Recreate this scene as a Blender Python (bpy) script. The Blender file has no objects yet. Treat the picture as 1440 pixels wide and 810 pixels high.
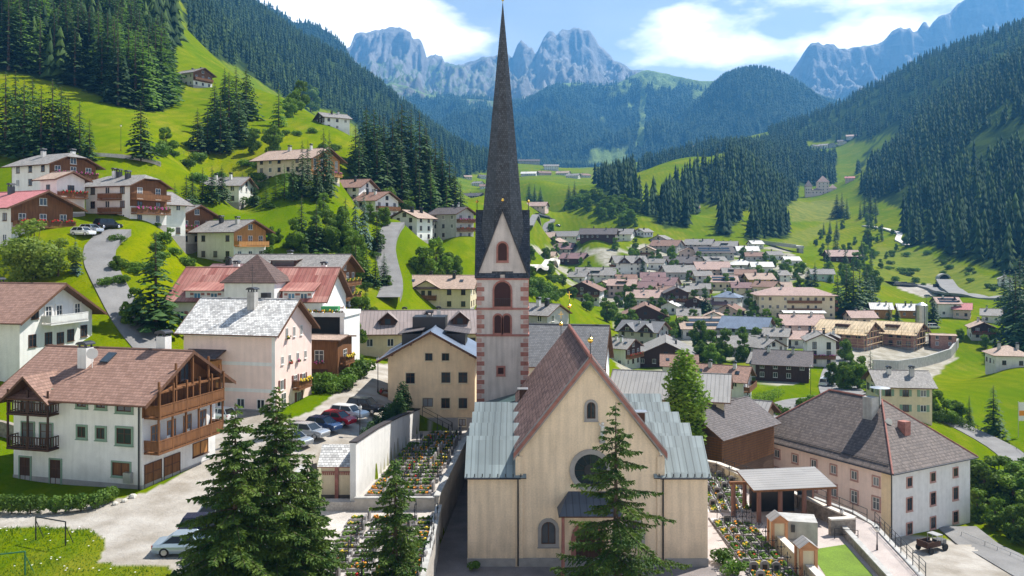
import bpy, math, random
import numpy as np
from mathutils import Vector, Matrix, noise
R = math.radians
rnd = random.Random(11)
SC = bpy.context.scene
COL = SC.collection
F, CX, H0, CZ = 1200.0, 720.0, 342.0, 28.4     # focal length in photo pixels, optical axis, camera height (m)
def P(px, py, Y): return Vector(((px-CX)*Y/F, Y, CZ-(py-H0)*Y/F))
def px_of(x, y): return CX + x*F/y
def py_of(y, z): return H0 + (CZ-z)*F/y

# ---------------------------------------------------------------- camera, world, sun
cam = bpy.data.cameras.new('camera'); camo = bpy.data.objects.new('camera', cam); COL.objects.link(camo)
camo.location = (0, 0, CZ); camo.rotation_euler = (R(90), 0, 0)
cam.sensor_width = 36; cam.lens = 36*F/1440; cam.shift_y = (H0-405)/1440*1.0
cam.clip_start = .5; cam.clip_end = 40000
SC.camera = camo
SUN_EL, SUN_AZ = 54, 55         # azimuth clockwise from +Y (the view direction)
sd = Vector((math.sin(R(SUN_AZ))*math.cos(R(SUN_EL)), math.cos(R(SUN_AZ))*math.cos(R(SUN_EL)), math.sin(R(SUN_EL))))
sl = bpy.data.lights.new('sun', 'SUN'); sl.energy = 5.0; sl.angle = R(.5); sl.color = (1, .955, .88)
so = bpy.data.objects.new('sun', sl); COL.objects.link(so); so.rotation_euler = (-sd).to_track_quat('-Z', 'Y').to_euler(); so.location = (60, 60, 200)
W = bpy.data.worlds.new('World'); SC.world = W; W.use_nodes = True
nt = W.node_tree; N = nt.nodes; L = nt.links
bg = N['Background']; bg.inputs[1].default_value = .060
sky = N.new('ShaderNodeTexSky'); sky.sky_type = 'NISHITA'; sky.sun_disc = False
sky.sun_elevation = R(SUN_EL); sky.sun_rotation = R(SUN_AZ); sky.air_density = 1.0; sky.dust_density = .3; sky.ozone_density = 1.5; sky.altitude = 1400
tc = N.new('ShaderNodeTexCoord')
def wn(t, **k):
    n = N.new(t)
    for a, b in k.items(): setattr(n, a, b)
    return n
# cumulus: noise over the direction divided by height, so that clouds flatten towards the horizon
sep = wn('ShaderNodeSeparateXYZ'); L.new(tc.outputs['Generated'], sep.inputs[0])
zz = wn('ShaderNodeMath', operation='MAXIMUM'); L.new(sep.outputs[2], zz.inputs[0]); zz.inputs[1].default_value = 0
mp = wn('ShaderNodeMapping'); L.new(tc.outputs['Generated'], mp.inputs[0]); mp.inputs['Scale'].default_value = (2.6, 2.6, 7.0); mp.inputs['Location'].default_value = (3.42, 0, .1)
nz = wn('ShaderNodeTexNoise'); L.new(mp.outputs[0], nz.inputs[0]); nz.inputs['Scale'].default_value = 1.35; nz.inputs['Detail'].default_value = 9; nz.inputs['Roughness'].default_value = .52
rp = wn('ShaderNodeValToRGB'); uu = wn('ShaderNodeMath', operation='DIVIDE'); L.new(sep.outputs[0], uu.inputs[0]); L.new(sep.outputs[1], uu.inputs[1])
vv = wn('ShaderNodeMath', operation='DIVIDE'); L.new(sep.outputs[2], vv.inputs[0]); L.new(sep.outputs[1], vv.inputs[1])
acc = nz.outputs[0]
def op(o, a, b_=None):
    n = wn('ShaderNodeMath', operation=o)
    for i, q in enumerate((a, b_)):
        if q is None: continue
        if isinstance(q, (int, float)): n.inputs[i].default_value = q
        else: L.new(q, n.inputs[i])
    return n.outputs[0]
acc = op('SUBTRACT', op('MULTIPLY', acc, 1.7), .55)
for cu, cv, ru, rv, k in ((-.17, .26, .21, .12, .34), (.36, .29, .28, .13, .36), (.17, .215, .14, .06, .32), (-.9, .3, .5, .2, .25), (1.1, .25, .5, .2, .25)):      # where the banks of cumulus stand
    d = op('SQRT', op('ADD', op('POWER', op('DIVIDE', op('SUBTRACT', uu.outputs[0], cu), ru), 2.0), op('POWER', op('DIVIDE', op('SUBTRACT', vv.outputs[0], cv), rv), 2.0)))
    acc = op('ADD', acc, op('MULTIPLY', op('MULTIPLY', op('MAXIMUM', op('SUBTRACT', 1.15, d), 0), k), op('GREATER_THAN', sep.outputs[1], .05)))
L.new(acc, rp.inputs[0])
rp.color_ramp.elements[0].position = .43; rp.color_ramp.elements[0].color = (0, 0, 0, 1); rp.color_ramp.elements[1].position = .60; rp.color_ramp.elements[1].color = (1, 1, 1, 1)
nz2 = wn('ShaderNodeTexNoise'); L.new(mp.outputs[0], nz2.inputs[0]); nz2.inputs['Scale'].default_value = 4; nz2.inputs['Detail'].default_value = 6
cr = wn('ShaderNodeMix', data_type='RGBA'); L.new(nz2.outputs[0], cr.inputs[0]); cr.inputs[6].default_value = (17, 16.7, 16.4, 1); cr.inputs[7].default_value = (31, 29, 27, 1)
tint = wn('ShaderNodeMix', data_type='RGBA', blend_type='MULTIPLY'); tint.inputs[0].default_value = 1; L.new(sky.outputs[0], tint.inputs[6]); tint.inputs[7].default_value = (1.5, 1.22, 1.0, 1)
mx = wn('ShaderNodeMix', data_type='RGBA'); L.new(rp.outputs[0], mx.inputs[0]); L.new(tint.outputs[2], mx.inputs[6]); L.new(cr.outputs[2], mx.inputs[7])
L.new(mx.outputs[2], bg.inputs[0])
L.new(op('MAXIMUM', rp.outputs[0], op('MULTIPLY', op('SUBTRACT', 1.0, op('MINIMUM', op('MULTIPLY', zz.outputs[0], 2.7), 1.0)), .46)), mx.inputs[0])
SC.view_settings.view_transform = 'Standard'; SC.view_settings.look = 'None'; SC.view_settings.gamma = 1; SC.view_settings.exposure = 1.0
SC.render.engine = 'CYCLES'
SC.cycles.max_bounces = 6; SC.cycles.diffuse_bounces = 3; SC.cycles.glossy_bounces = 2; SC.cycles.transmission_bounces = 3; SC.cycles.volume_bounces = 0
SC.cycles.transparent_max_bounces = 6; SC.cycles.use_denoising = True

# ---------------------------------------------------------------- materials
MATS = {}
def newmat(name):
    m = bpy.data.materials.new(name); m.use_nodes = True
    return m, m.node_tree.nodes, m.node_tree.links, m.node_tree.nodes['Principled BSDF']
def nd(Nn, t, **k):
    n = Nn.new(t)
    for a, b in k.items(): setattr(n, a, b)
    return n
def c3(c, f=1.0): return (min(1, c[0]*f), min(1, c[1]*f), min(1, c[2]*f), 1)
def mat(name, base, rough=.85, var=.14, scale=1.2, bump=0, bscale=8, metal=0, spec=.3, fine=.08, obj_rand=0, coord='Object', stain=0, damp=0):
    """plain surface: two scales of noise in the base colour, optional bump and rain stains"""
    if name in MATS: return MATS[name]
    m, Nn, Ln, b = newmat(name)
    t = nd(Nn, 'ShaderNodeTexCoord')
    n1 = nd(Nn, 'ShaderNodeTexNoise'); n1.inputs['Scale'].default_value = scale; n1.inputs['Detail'].default_value = 5
    n2 = nd(Nn, 'ShaderNodeTexNoise'); n2.inputs['Scale'].default_value = scale*14; n2.inputs['Detail'].default_value = 3
    Ln.new(t.outputs[coord], n1.inputs[0]); Ln.new(t.outputs[coord], n2.inputs[0])
    mr = nd(Nn, 'ShaderNodeMapRange'); mr.inputs[1].default_value = .3; mr.inputs[2].default_value = .7; mr.inputs[3].default_value = 1-var; mr.inputs[4].default_value = 1+var*.6
    Ln.new(n1.outputs[0], mr.inputs[0])
    m2 = nd(Nn, 'ShaderNodeMapRange'); m2.inputs[1].default_value = .3; m2.inputs[2].default_value = .7; m2.inputs[3].default_value = 1-fine; m2.inputs[4].default_value = 1+fine
    Ln.new(n2.outputs[0], m2.inputs[0])
    mu = nd(Nn, 'ShaderNodeMath', operation='MULTIPLY'); Ln.new(mr.outputs[0], mu.inputs[0]); Ln.new(m2.outputs[0], mu.inputs[1])
    last = mu
    if stain:
        mp_ = nd(Nn, 'ShaderNodeMapping'); mp_.inputs['Scale'].default_value = (2.2, 2.2, .18); Ln.new(t.outputs[coord], mp_.inputs[0])
        n3 = nd(Nn, 'ShaderNodeTexNoise'); n3.inputs['Scale'].default_value = 1.0; n3.inputs['Detail'].default_value = 6; Ln.new(mp_.outputs[0], n3.inputs[0])
        m3 = nd(Nn, 'ShaderNodeMapRange'); m3.inputs[1].default_value = .35; m3.inputs[2].default_value = .6; m3.inputs[3].default_value = 1-stain; m3.inputs[4].default_value = 1
        Ln.new(n3.outputs[0], m3.inputs[0])
        mu2 = nd(Nn, 'ShaderNodeMath', operation='MULTIPLY'); Ln.new(mu.outputs[0], mu2.inputs[0]); Ln.new(m3.outputs[0], mu2.inputs[1]); last = mu2
    if damp:      # rising damp and splashes: an uneven tide line above the ground
        sp = nd(Nn, 'ShaderNodeSeparateXYZ'); Ln.new(t.outputs['Object'], sp.inputs[0]); n5 = nd(Nn, 'ShaderNodeTexNoise'); n5.inputs['Scale'].default_value = .7; n5.inputs['Detail'].default_value = 7; Ln.new(t.outputs['Object'], n5.inputs[0])
        ad = nd(Nn, 'ShaderNodeMath', operation='MULTIPLY_ADD'); Ln.new(n5.outputs[0], ad.inputs[0]); ad.inputs[1].default_value = -4.5; Ln.new(sp.outputs[2], ad.inputs[2])
        m5 = nd(Nn, 'ShaderNodeMapRange'); m5.inputs[1].default_value = -2.0; m5.inputs[2].default_value = .2; m5.inputs[3].default_value = 1-damp; m5.inputs[4].default_value = 1; Ln.new(ad.outputs[0], m5.inputs[0])
        mu4 = nd(Nn, 'ShaderNodeMath', operation='MULTIPLY'); Ln.new(last.outputs[0], mu4.inputs[0]); Ln.new(m5.outputs[0], mu4.inputs[1]); last = mu4
    if obj_rand:
        oi = nd(Nn, 'ShaderNodeObjectInfo'); m4 = nd(Nn, 'ShaderNodeMapRange'); m4.inputs[3].default_value = 1-obj_rand; m4.inputs[4].default_value = 1+obj_rand
        Ln.new(oi.outputs['Random'], m4.inputs[0])
        mu3 = nd(Nn, 'ShaderNodeMath', operation='MULTIPLY'); Ln.new(last.outputs[0], mu3.inputs[0]); Ln.new(m4.outputs[0], mu3.inputs[1]); last = mu3
    vm = nd(Nn, 'ShaderNodeVectorMath', operation='SCALE'); vm.inputs[0].default_value = base[:3]; Ln.new(last.outputs[0], vm.inputs['Scale'])
    Ln.new(vm.outputs[0], b.inputs['Base Color'])
    b.inputs['Roughness'].default_value = rough; b.inputs['Metallic'].default_value = metal; b.inputs['Specular IOR Level'].default_value = spec
    if bump:
        n4 = nd(Nn, 'ShaderNodeTexNoise'); n4.inputs['Scale'].default_value = bscale; n4.inputs['Detail'].default_value = 4; Ln.new(t.outputs[coord], n4.inputs[0])
        bp = nd(Nn, 'ShaderNodeBump'); bp.inputs['Strength'].default_value = bump; bp.inputs['Distance'].default_value = .05; Ln.new(n4.outputs[0], bp.inputs['Height']); Ln.new(bp.outputs[0], b.inputs['Normal'])
    MATS[name] = m; return m

def roofmat(name, col, kind='tile', row=.36, cw=.3, var=.3, rough=.75, spec=.3, second=None):
    """tiles, shingles or standing seams laid out in the slab's own UV (metres along ridge, metres down slope)"""
    if name in MATS: return MATS[name]
    m, Nn, Ln, b = newmat(name)
    t = nd(Nn, 'ShaderNodeTexCoord'); s = nd(Nn, 'ShaderNodeSeparateXYZ'); Ln.new(t.outputs['UV'], s.inputs[0])
    def math_(op, a, bb=None):
        n = nd(Nn, 'ShaderNodeMath', operation=op)
        for i, v in enumerate((a, bb)):
            if v is None: continue
            if isinstance(v, (int, float)): n.inputs[i].default_value = v
            else: Ln.new(v, n.inputs[i])
        return n.outputs[0]
    n1 = nd(Nn, 'ShaderNodeTexNoise'); n1.inputs['Scale'].default_value = .35; n1.inputs['Detail'].default_value = 6; Ln.new(t.outputs['UV'], n1.inputs[0])
    wear = nd(Nn, 'ShaderNodeMapRange'); wear.inputs[1].default_value = .3; wear.inputs[2].default_value = .7; wear.inputs[3].default_value = 1-var*.5; wear.inputs[4].default_value = 1+var*.35; Ln.new(n1.outputs[0], wear.inputs[0])
    if kind in ('tile', 'shingle'):
        br = nd(Nn, 'ShaderNodeTexBrick'); br.inputs['Scale'].default_value = 1; br.inputs['Brick Width'].default_value = cw; br.inputs['Row Height'].default_value = row
        br.inputs['Mortar Size'].default_value = .012 if kind == 'tile' else .02; br.inputs['Mortar Smooth'].default_value = .3; br.inputs['Bias'].default_value = 0
        br.inputs['Color1'].default_value = c3(col, 1-var); br.inputs['Color2'].default_value = c3(second or col, 1+var); br.inputs['Mortar'].default_value = c3(col, .45)
        Ln.new(t.outputs['UV'], br.inputs[0])
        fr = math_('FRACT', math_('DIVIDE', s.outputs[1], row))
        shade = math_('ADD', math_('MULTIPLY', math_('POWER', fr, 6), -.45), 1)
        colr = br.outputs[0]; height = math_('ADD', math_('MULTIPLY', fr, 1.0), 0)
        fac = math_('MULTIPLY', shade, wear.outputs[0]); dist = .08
    else:
        fr = math_('FRACT', math_('DIVIDE', s.outputs[0], cw))
        seam = math_('LESS_THAN', math_('ABSOLUTE', math_('SUBTRACT', fr, .5)), .07)
        pan = nd(Nn, 'ShaderNodeTexWhiteNoise', noise_dimensions='2D')
        cb = nd(Nn, 'ShaderNodeCombineXYZ'); Ln.new(math_('FLOOR', math_('DIVIDE', s.outputs[0], cw)), cb.inputs[0]); Ln.new(math_('FLOOR', math_('DIVIDE', s.outputs[1], 2.7)), cb.inputs[1]); Ln.new(cb.outputs[0], pan.inputs[0])
        mix = nd(Nn, 'ShaderNodeMix', data_type='RGBA'); Ln.new(pan.outputs[0], mix.inputs[0]); mix.inputs[6].default_value = c3(col, 1-var*.6); mix.inputs[7].default_value = c3(second or col, 1+var*.4)
        colr = mix.outputs[2]; height = seam
        fac = math_('MULTIPLY', wear.outputs[0], math_('SUBTRACT', 1, math_('MULTIPLY', seam, .35))); dist = .04
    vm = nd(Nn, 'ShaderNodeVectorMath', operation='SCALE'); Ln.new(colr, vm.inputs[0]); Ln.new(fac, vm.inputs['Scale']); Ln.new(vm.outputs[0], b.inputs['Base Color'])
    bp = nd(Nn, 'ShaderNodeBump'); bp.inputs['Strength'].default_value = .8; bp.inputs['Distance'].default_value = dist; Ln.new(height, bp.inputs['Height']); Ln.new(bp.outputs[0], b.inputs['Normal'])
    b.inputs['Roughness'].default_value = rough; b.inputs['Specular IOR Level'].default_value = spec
    MATS[name] = m; return m

def woodmat(name, col, plank=.16, var=.3, horizontal=False):
    if name in MATS: return MATS[name]
    m, Nn, Ln, b = newmat(name)
    t = nd(Nn, 'ShaderNodeTexCoord'); mp = nd(Nn, 'ShaderNodeMapping'); Ln.new(t.outputs['Object'], mp.inputs[0])
    mp.inputs['Scale'].default_value = (.6, .6, 7) if horizontal else (5, 5, .5)
    n1 = nd(Nn, 'ShaderNodeTexNoise'); n1.inputs['Scale'].default_value = 1.3; n1.inputs['Detail'].default_value = 6; Ln.new(mp.outputs[0], n1.inputs[0])
    mr = nd(Nn, 'ShaderNodeMapRange'); mr.inputs[1].default_value = .3; mr.inputs[2].default_value = .7; mr.inputs[3].default_value = 1-var; mr.inputs[4].default_value = 1+var; Ln.new(n1.outputs[0], mr.inputs[0])
    vm = nd(Nn, 'ShaderNodeVectorMath', operation='SCALE'); vm.inputs[0].default_value = col; Ln.new(mr.outputs[0], vm.inputs['Scale']); Ln.new(vm.outputs[0], b.inputs['Base Color'])
    b.inputs['Roughness'].default_value = .75; b.inputs['Specular IOR Level'].default_value = .25
    MATS[name] = m; return m

def leafmat(name, c1, c2, transl=.25, rand=.25, rough=.7):
    """foliage: hue drifts between two greens by clump noise and from tree to tree"""
    if name in MATS: return MATS[name]
    m, Nn, Ln, b = newmat(name)
    t = nd(Nn, 'ShaderNodeTexCoord'); oi = nd(Nn, 'ShaderNodeObjectInfo')
    n1 = nd(Nn, 'ShaderNodeTexNoise'); n1.inputs['Scale'].default_value = .7; n1.inputs['Detail'].default_value = 4; Ln.new(t.outputs['Object'], n1.inputs[0])
    mr = nd(Nn, 'ShaderNodeMapRange'); mr.inputs[1].default_value = .32; mr.inputs[2].default_value = .68; Ln.new(n1.outputs[0], mr.inputs[0])
    mix = nd(Nn, 'ShaderNodeMix', data_type='RGBA'); mix.inputs[6].default_value = c3(c1); mix.inputs[7].default_value = c3(c2); Ln.new(mr.outputs[0], mix.inputs[0])
    m4 = nd(Nn, 'ShaderNodeMapRange'); m4.inputs[3].default_value = 1-rand; m4.inputs[4].default_value = 1+rand; Ln.new(oi.outputs['Random'], m4.inputs[0])
    vm = nd(Nn, 'ShaderNodeVectorMath', operation='SCALE'); Ln.new(mix.outputs[2], vm.inputs[0]); Ln.new(m4.outputs[0], vm.inputs['Scale'])
    Ln.new(vm.outputs[0], b.inputs['Base Color']); b.inputs['Roughness'].default_value = rough; b.inputs['Specular IOR Level'].default_value = .2
    tr = nd(Nn, 'ShaderNodeBsdfTranslucent'); v2 = nd(Nn, 'ShaderNodeVectorMath', operation='MULTIPLY'); v2.inputs[1].default_value = (1.2, 1.25, .6); Ln.new(vm.outputs[0], v2.inputs[0]); Ln.new(v2.outputs[0], tr.inputs[0])
    ms = nd(Nn, 'ShaderNodeMixShader'); ms.inputs[0].default_value = transl
    Ln.new(b.outputs[0], ms.inputs[1]); Ln.new(tr.outputs[0], ms.inputs[2]); Ln.new(ms.outputs[0], Nn['Material Output'].inputs[0])
    MATS[name] = m; return m

def glassmat(name, col=(.03, .04, .05), rough=.08, spec=.5):
    if name in MATS: return MATS[name]
    m, Nn, Ln, b = newmat(name)
    t = nd(Nn, 'ShaderNodeTexCoord'); n1 = nd(Nn, 'ShaderNodeTexNoise'); n1.inputs['Scale'].default_value = .8; Ln.new(t.outputs['Object'], n1.inputs[0])
    oi = nd(Nn, 'ShaderNodeObjectInfo'); ad = nd(Nn, 'ShaderNodeMath', operation='ADD'); Ln.new(n1.outputs[0], ad.inputs[0]); Ln.new(oi.outputs['Random'], ad.inputs[1])
    vm = nd(Nn, 'ShaderNodeVectorMath', operation='SCALE'); vm.inputs[0].default_value = col; Ln.new(ad.outputs[0], vm.inputs['Scale']); Ln.new(vm.outputs[0], b.inputs['Base Color'])
    b.inputs['Roughness'].default_value = rough; b.inputs['Specular IOR Level'].default_value = spec
    MATS[name] = m; return m

WHITE = mat('white_render', (.76, .75, .72), var=.06, stain=.1, obj_rand=.05, damp=.2)
CREAM = mat('cream_render', (.70, .60, .42), var=.07, stain=.08)
BEIGE = mat('church_render', (.86, .675, .49), var=.1, stain=.16, scale=.5, damp=.22)
PEACH = mat('peach_render', (.86, .66, .43), var=.08, stain=.1, damp=.15)
PINK = mat('pink_render', (.66, .50, .44), var=.06, stain=.05)
PALEPINK = mat('pale_pink_render', (.88, .68, .60), var=.06, stain=.08)
YELLOW = mat('yellow_render', (.70, .48, .13), var=.06, stain=.05)
GREYW = mat('grey_render', (.46, .45, .43), var=.12, stain=.1, obj_rand=.1)
MINT = mat('mint_render', (.40, .52, .46), var=.06)
TOWERW = mat('tower_render', (.56, .50, .46), var=.14, stain=.2, scale=.6)
REDSTONE = mat('red_sandstone', (.34, .15, .12), var=.25, scale=2, fine=.15)
DARKSTONE = mat('dark_stone', (.12, .105, .095), var=.3, scale=2, fine=.2, bump=.4)
PLINTH = mat('plinth', (.33, .31, .30), var=.15, scale=1.5)
WOOD = woodmat('brown_wood', (.17, .075, .03)); DWOOD = woodmat('dark_wood', (.065, .032, .02)); OWOOD = woodmat('honey_wood', (.42, .2, .065)); GWOOD = woodmat('log_wood', (.10, .06, .04), horizontal=True)
RAWWOOD = woodmat('raw_timber', (.55, .40, .22)); EAVEW = woodmat('eave_boards', (.12, .06, .035))
GLASS = glassmat('window_glass'); CURT = glassmat('curtained_glass', (.16, .17, .18), .2, .4); BLUEGLASS = glassmat('blue_shade_glass', (.05, .15, .24), .25)
FRAMEW = mat('white_frame', (.72, .70, .66), var=.04); FRAMEB = mat('brown_frame', (.10, .05, .03), var=.1); FRAMEG = mat('green_surround', (.22, .32, .24), var=.06)
PINKFR = mat('pink_stone_surround', (.48, .28, .24), var=.2, scale=4)
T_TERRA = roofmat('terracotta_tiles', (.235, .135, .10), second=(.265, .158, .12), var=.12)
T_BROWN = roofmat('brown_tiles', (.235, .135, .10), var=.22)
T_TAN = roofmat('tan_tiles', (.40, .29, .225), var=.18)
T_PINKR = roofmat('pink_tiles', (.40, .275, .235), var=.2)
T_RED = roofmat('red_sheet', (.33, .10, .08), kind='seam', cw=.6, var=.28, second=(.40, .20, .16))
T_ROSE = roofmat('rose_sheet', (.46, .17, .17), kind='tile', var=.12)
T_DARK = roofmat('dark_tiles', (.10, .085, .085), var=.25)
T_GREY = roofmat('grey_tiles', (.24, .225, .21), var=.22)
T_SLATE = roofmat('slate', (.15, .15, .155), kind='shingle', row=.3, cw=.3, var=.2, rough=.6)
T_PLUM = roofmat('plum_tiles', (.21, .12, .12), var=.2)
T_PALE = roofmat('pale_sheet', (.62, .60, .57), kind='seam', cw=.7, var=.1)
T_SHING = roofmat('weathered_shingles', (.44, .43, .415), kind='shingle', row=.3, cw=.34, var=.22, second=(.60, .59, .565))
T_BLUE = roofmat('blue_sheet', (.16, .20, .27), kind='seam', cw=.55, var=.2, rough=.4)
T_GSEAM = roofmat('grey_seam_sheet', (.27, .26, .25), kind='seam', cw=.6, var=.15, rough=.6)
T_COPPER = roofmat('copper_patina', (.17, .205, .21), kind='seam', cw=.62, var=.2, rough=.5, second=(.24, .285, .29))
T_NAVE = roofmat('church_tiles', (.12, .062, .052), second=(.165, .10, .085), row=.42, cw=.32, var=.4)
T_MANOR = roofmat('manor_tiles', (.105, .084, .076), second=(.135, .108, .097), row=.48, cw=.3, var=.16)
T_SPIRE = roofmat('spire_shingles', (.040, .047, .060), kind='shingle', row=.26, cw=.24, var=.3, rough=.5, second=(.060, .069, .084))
METAL = mat('dark_metal', (.05, .05, .055), rough=.45, metal=.6, var=.1); STEEL = mat('galvanised_steel', (.45, .46, .47), rough=.4, metal=.8, var=.1)
GOLD = mat('gilding', (.85, .55, .12), rough=.25, metal=1, var=.05)
CONC = mat('concrete', (.42, .41, .385), var=.2, stain=.15); RUBBER = mat('rubber', (.02, .02, .02), rough=.8)
STONEW = mat('rubble_stone', (.27, .235, .20), var=.4, scale=2.5, fine=.25, bump=.8, bscale=3)
ASPH = mat('asphalt', (.20, .195, .19), var=.2, scale=.35, fine=.1, coord='Object')
GRAVEL = mat('pale_gravel', (.60, .56, .51), var=.16, scale=.3, fine=.15, bump=.3, bscale=12)
PAVE = mat('porphyry_paving', (.42, .36, .33), var=.16, scale=.6, fine=.15)
PLAZA = mat('shadow_toned_porphyry', (.22, .19, .18), var=.2, scale=.6, fine=.15)  # same paving darkened: the church's shadow put into its colour
SOIL = mat('soil', (.16, .11, .075), var=.3, scale=2, bump=.5)
LAWN = mat('lawn', (.12, .20, .012), var=.25, scale=.5, fine=.2, bump=.5, bscale=20)
FLOR = [mat('petals_%s' % n, c, var=.2, scale=9) for n, c in (('orange', (.75, .28, .03)), ('yellow', (.75, .55, .05)), ('red', (.55, .03, .03)), ('pink', (.65, .12, .35)), ('white', (.75, .73, .7)), ('violet', (.2, .1, .4)))]
LF_SPR = leafmat('spruce_needles', (.022, .058, .016), (.055, .105, .024), .18, .3)
LF_HERO = leafmat('near_spruce_needles', (.028, .072, .014), (.115, .17, .026), .2, .1)
LF_LAR = leafmat('larch_needles', (.075, .155, .025), (.13, .22, .04), .3, .25)
LF_BLU = leafmat('blue_spruce_needles', (.05, .10, .075), (.09, .15, .11), .15, .2)
LF_DEC = leafmat('broad_leaves', (.07, .145, .015), (.165, .25, .03), .32, .28)
LF_WIL = leafmat('willow_leaves', (.13, .20, .035), (.24, .31, .06), .35, .1)
LF_BIR = leafmat('birch_leaves', (.10, .19, .02), (.21, .31, .04), .38, .1)
LF_SHR = leafmat('shrub_leaves', (.055, .12, .016), (.13, .215, .03), .28, .35)
BARK = mat('bark', (.10, .07, .05), var=.3, scale=4); BIRK = mat('birch_bark', (.55, .53, .5), var=.35, scale=4)

# ---------------------------------------------------------------- mesh builder
class MB:
    def __init__(s): s.v, s.f, s.m, s.uv = [], [], [], {}
    def poly(s, pts, mi=0, uv=None):
        i = len(s.v); s.v += [tuple(p) for p in pts]; s.f.append(tuple(range(i, i+len(pts)))); s.m.append(mi)
        if uv: s.uv[len(s.f)-1] = uv
    def box(s, c, d, rz=0, mi=0, top=1.0):
        cx, cy, cz = c; x, y, z = d[0]/2, d[1]/2, d[2]/2; ca, sa = math.cos(rz), math.sin(rz); i = len(s.v)
        for k in (-1, 1):
            q = top if k > 0 else 1
            for a, b in ((-1, -1), (1, -1), (1, 1), (-1, 1)):
                u, w = a*x*q, b*y*q; s.v.append((cx+u*ca-w*sa, cy+u*sa+w*ca, cz+k*z))
        for q in ((0, 3, 2, 1), (4, 5, 6, 7), (0, 1, 5, 4), (1, 2, 6, 5), (2, 3, 7, 6), (3, 0, 4, 7)):
            s.f.append(tuple(i+j for j in q)); s.m.append(mi)
        return s
    def bx(s, x0, x1, y0, y1, z0, z1, mi=0): return s.box(((x0+x1)/2, (y0+y1)/2, (z0+z1)/2), (x1-x0, y1-y0, z1-z0), 0, mi)
    def tube(s, p0, p1, r0, r1=None, n=8, mi=0, caps=True):
        p0, p1 = Vector(p0), Vector(p1); r1 = r0 if r1 is None else r1
        d = (p1-p0).normalized(); a = d.orthogonal().normalized(); b = d.cross(a); i = len(s.v)
        for p, r in ((p0, r0), (p1, r1)):
            for k in range(n):
                t = 2*math.pi*k/n; s.v.append(tuple(p + a*(r*math.cos(t)) + b*(r*math.sin(t))))
        for k in range(n):
            k2 = (k+1) % n; s.f.append((i+k, i+k2, i+n+k2, i+n+k)); s.m.append(mi)
        if caps: s.f += [tuple(i+k for k in range(n))[::-1], tuple(i+n+k for k in range(n))]; s.m += [mi, mi]
        return s
    def prism(s, pts, ext, mi=0):
        """closed outline (list of 3D points, counterclockwise seen from +ext) pushed along ext"""
        e = Vector(ext); n = len(pts); A = [Vector(p) for p in pts]; B = [p+e for p in A]
        s.poly(A[::-1], mi); s.poly(B, mi)
        for k in range(n):
            k2 = (k+1) % n; s.poly((A[k], A[k2], B[k2], B[k]), mi)
        return s
    def slab(s, a, b, c, d, th, mi=0, mu=1, vdir=None):
        """roof slab: a-b along the ridge, d-c along the eave; UVs in metres; underside material mu"""
        a, b, c, d = map(Vector, (a, b, c, d)); n = (b-a).cross(d-a).normalized(); n = -n if n.z < 0 else n
        u = ((c-d) if (c-d).length > (b-a).length else (b-a)).normalized(); v = n.cross(u); v = -v if v.z > 0 else v
        uv = [((p-a).dot(u), (p-a).dot(v)) for p in (a, b, c, d)]
        q = (a, b, c, d); uvq = uv
        if (b-a).cross(d-a).dot(n) < 0: q = (a, d, c, b); uvq = [uv[0], uv[3], uv[2], uv[1]]
        if (q[1]-q[0]).length < 1e-4: q = (q[0], q[2], q[3]); uvq = [uvq[0], uvq[2], uvq[3]]
        s.poly(q, mi, uvq); low = [p - n*th for p in q]; s.poly(low[::-1], mu)
        for k in range(len(q)):
            k2 = (k+1) % len(q); s.poly((q[k], low[k], low[k2], q[k2]), mu)
        return s
    def ball(s, c, r, seg=8, rings=5, mi=0, sz=1.0):
        c = Vector(c); i = len(s.v); s.v.append((c.x, c.y, c.z-r*sz))
        for j in range(1, rings):
            t = -math.pi/2+math.pi*j/rings
            for k in range(seg):
                a = 2*math.pi*k/seg; s.v.append((c.x+r*math.cos(t)*math.cos(a), c.y+r*math.cos(t)*math.sin(a), c.z+r*sz*math.sin(t)))
        s.v.append((c.x, c.y, c.z+r*sz)); e = len(s.v)-1
        for k in range(seg):
            k2 = (k+1) % seg; s.f.append((i, i+1+k2, i+1+k)); s.m.append(mi); q = i+1+(rings-2)*seg; s.f.append((e, q+k, q+k2)); s.m.append(mi)
            for j in range(rings-2):
                q = i+1+j*seg; s.f.append((q+k, q+k2, q+seg+k2, q+seg+k)); s.m.append(mi)
        return s
    def mesh(s, name, mats, smooth=False):
        me = bpy.data.meshes.new(name); me.from_pydata(s.v, [], s.f)
        for m in (mats if isinstance(mats, (list, tuple)) else [mats]): me.materials.append(m)
        if any(s.m): me.polygons.foreach_set('material_index', s.m)
        if s.uv:
            ul = me.uv_layers.new(name='UVMap'); li = 0
            for i, f in enumerate(s.f):
                u = s.uv.get(i)
                if u:
                    for k in range(len(f)): ul.data[li+k].uv = u[k]
                li += len(f)
        if smooth: me.polygons.foreach_set('use_smooth', [True]*len(s.f))
        me.update(); return me
    def build(s, name, mats, parent=None, loc=None, rz=0, smooth=False):
        return link(name, s.mesh(name, mats, smooth), parent, loc, rz)
def link(name, me, parent=None, loc=None, rz=0):
    o = bpy.data.objects.new(name, me); COL.objects.link(o)
    if parent: o.parent = parent
    if loc is not None: o.location = loc
    if rz: o.rotation_euler = (0, 0, rz)
    return o
def tag(o, label=None, cat=None, group=None, kind=None):
    if label: o['label'] = label
    if cat: o['category'] = cat
    if group: o['group'] = group
    if kind: o['kind'] = kind
    return o
def thing(name, label, cat, loc=(0, 0, 0), rz=0, group=None):
    return tag(link(name, None, None, loc, rz), label, cat, group)
KIDS = {}
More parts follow.
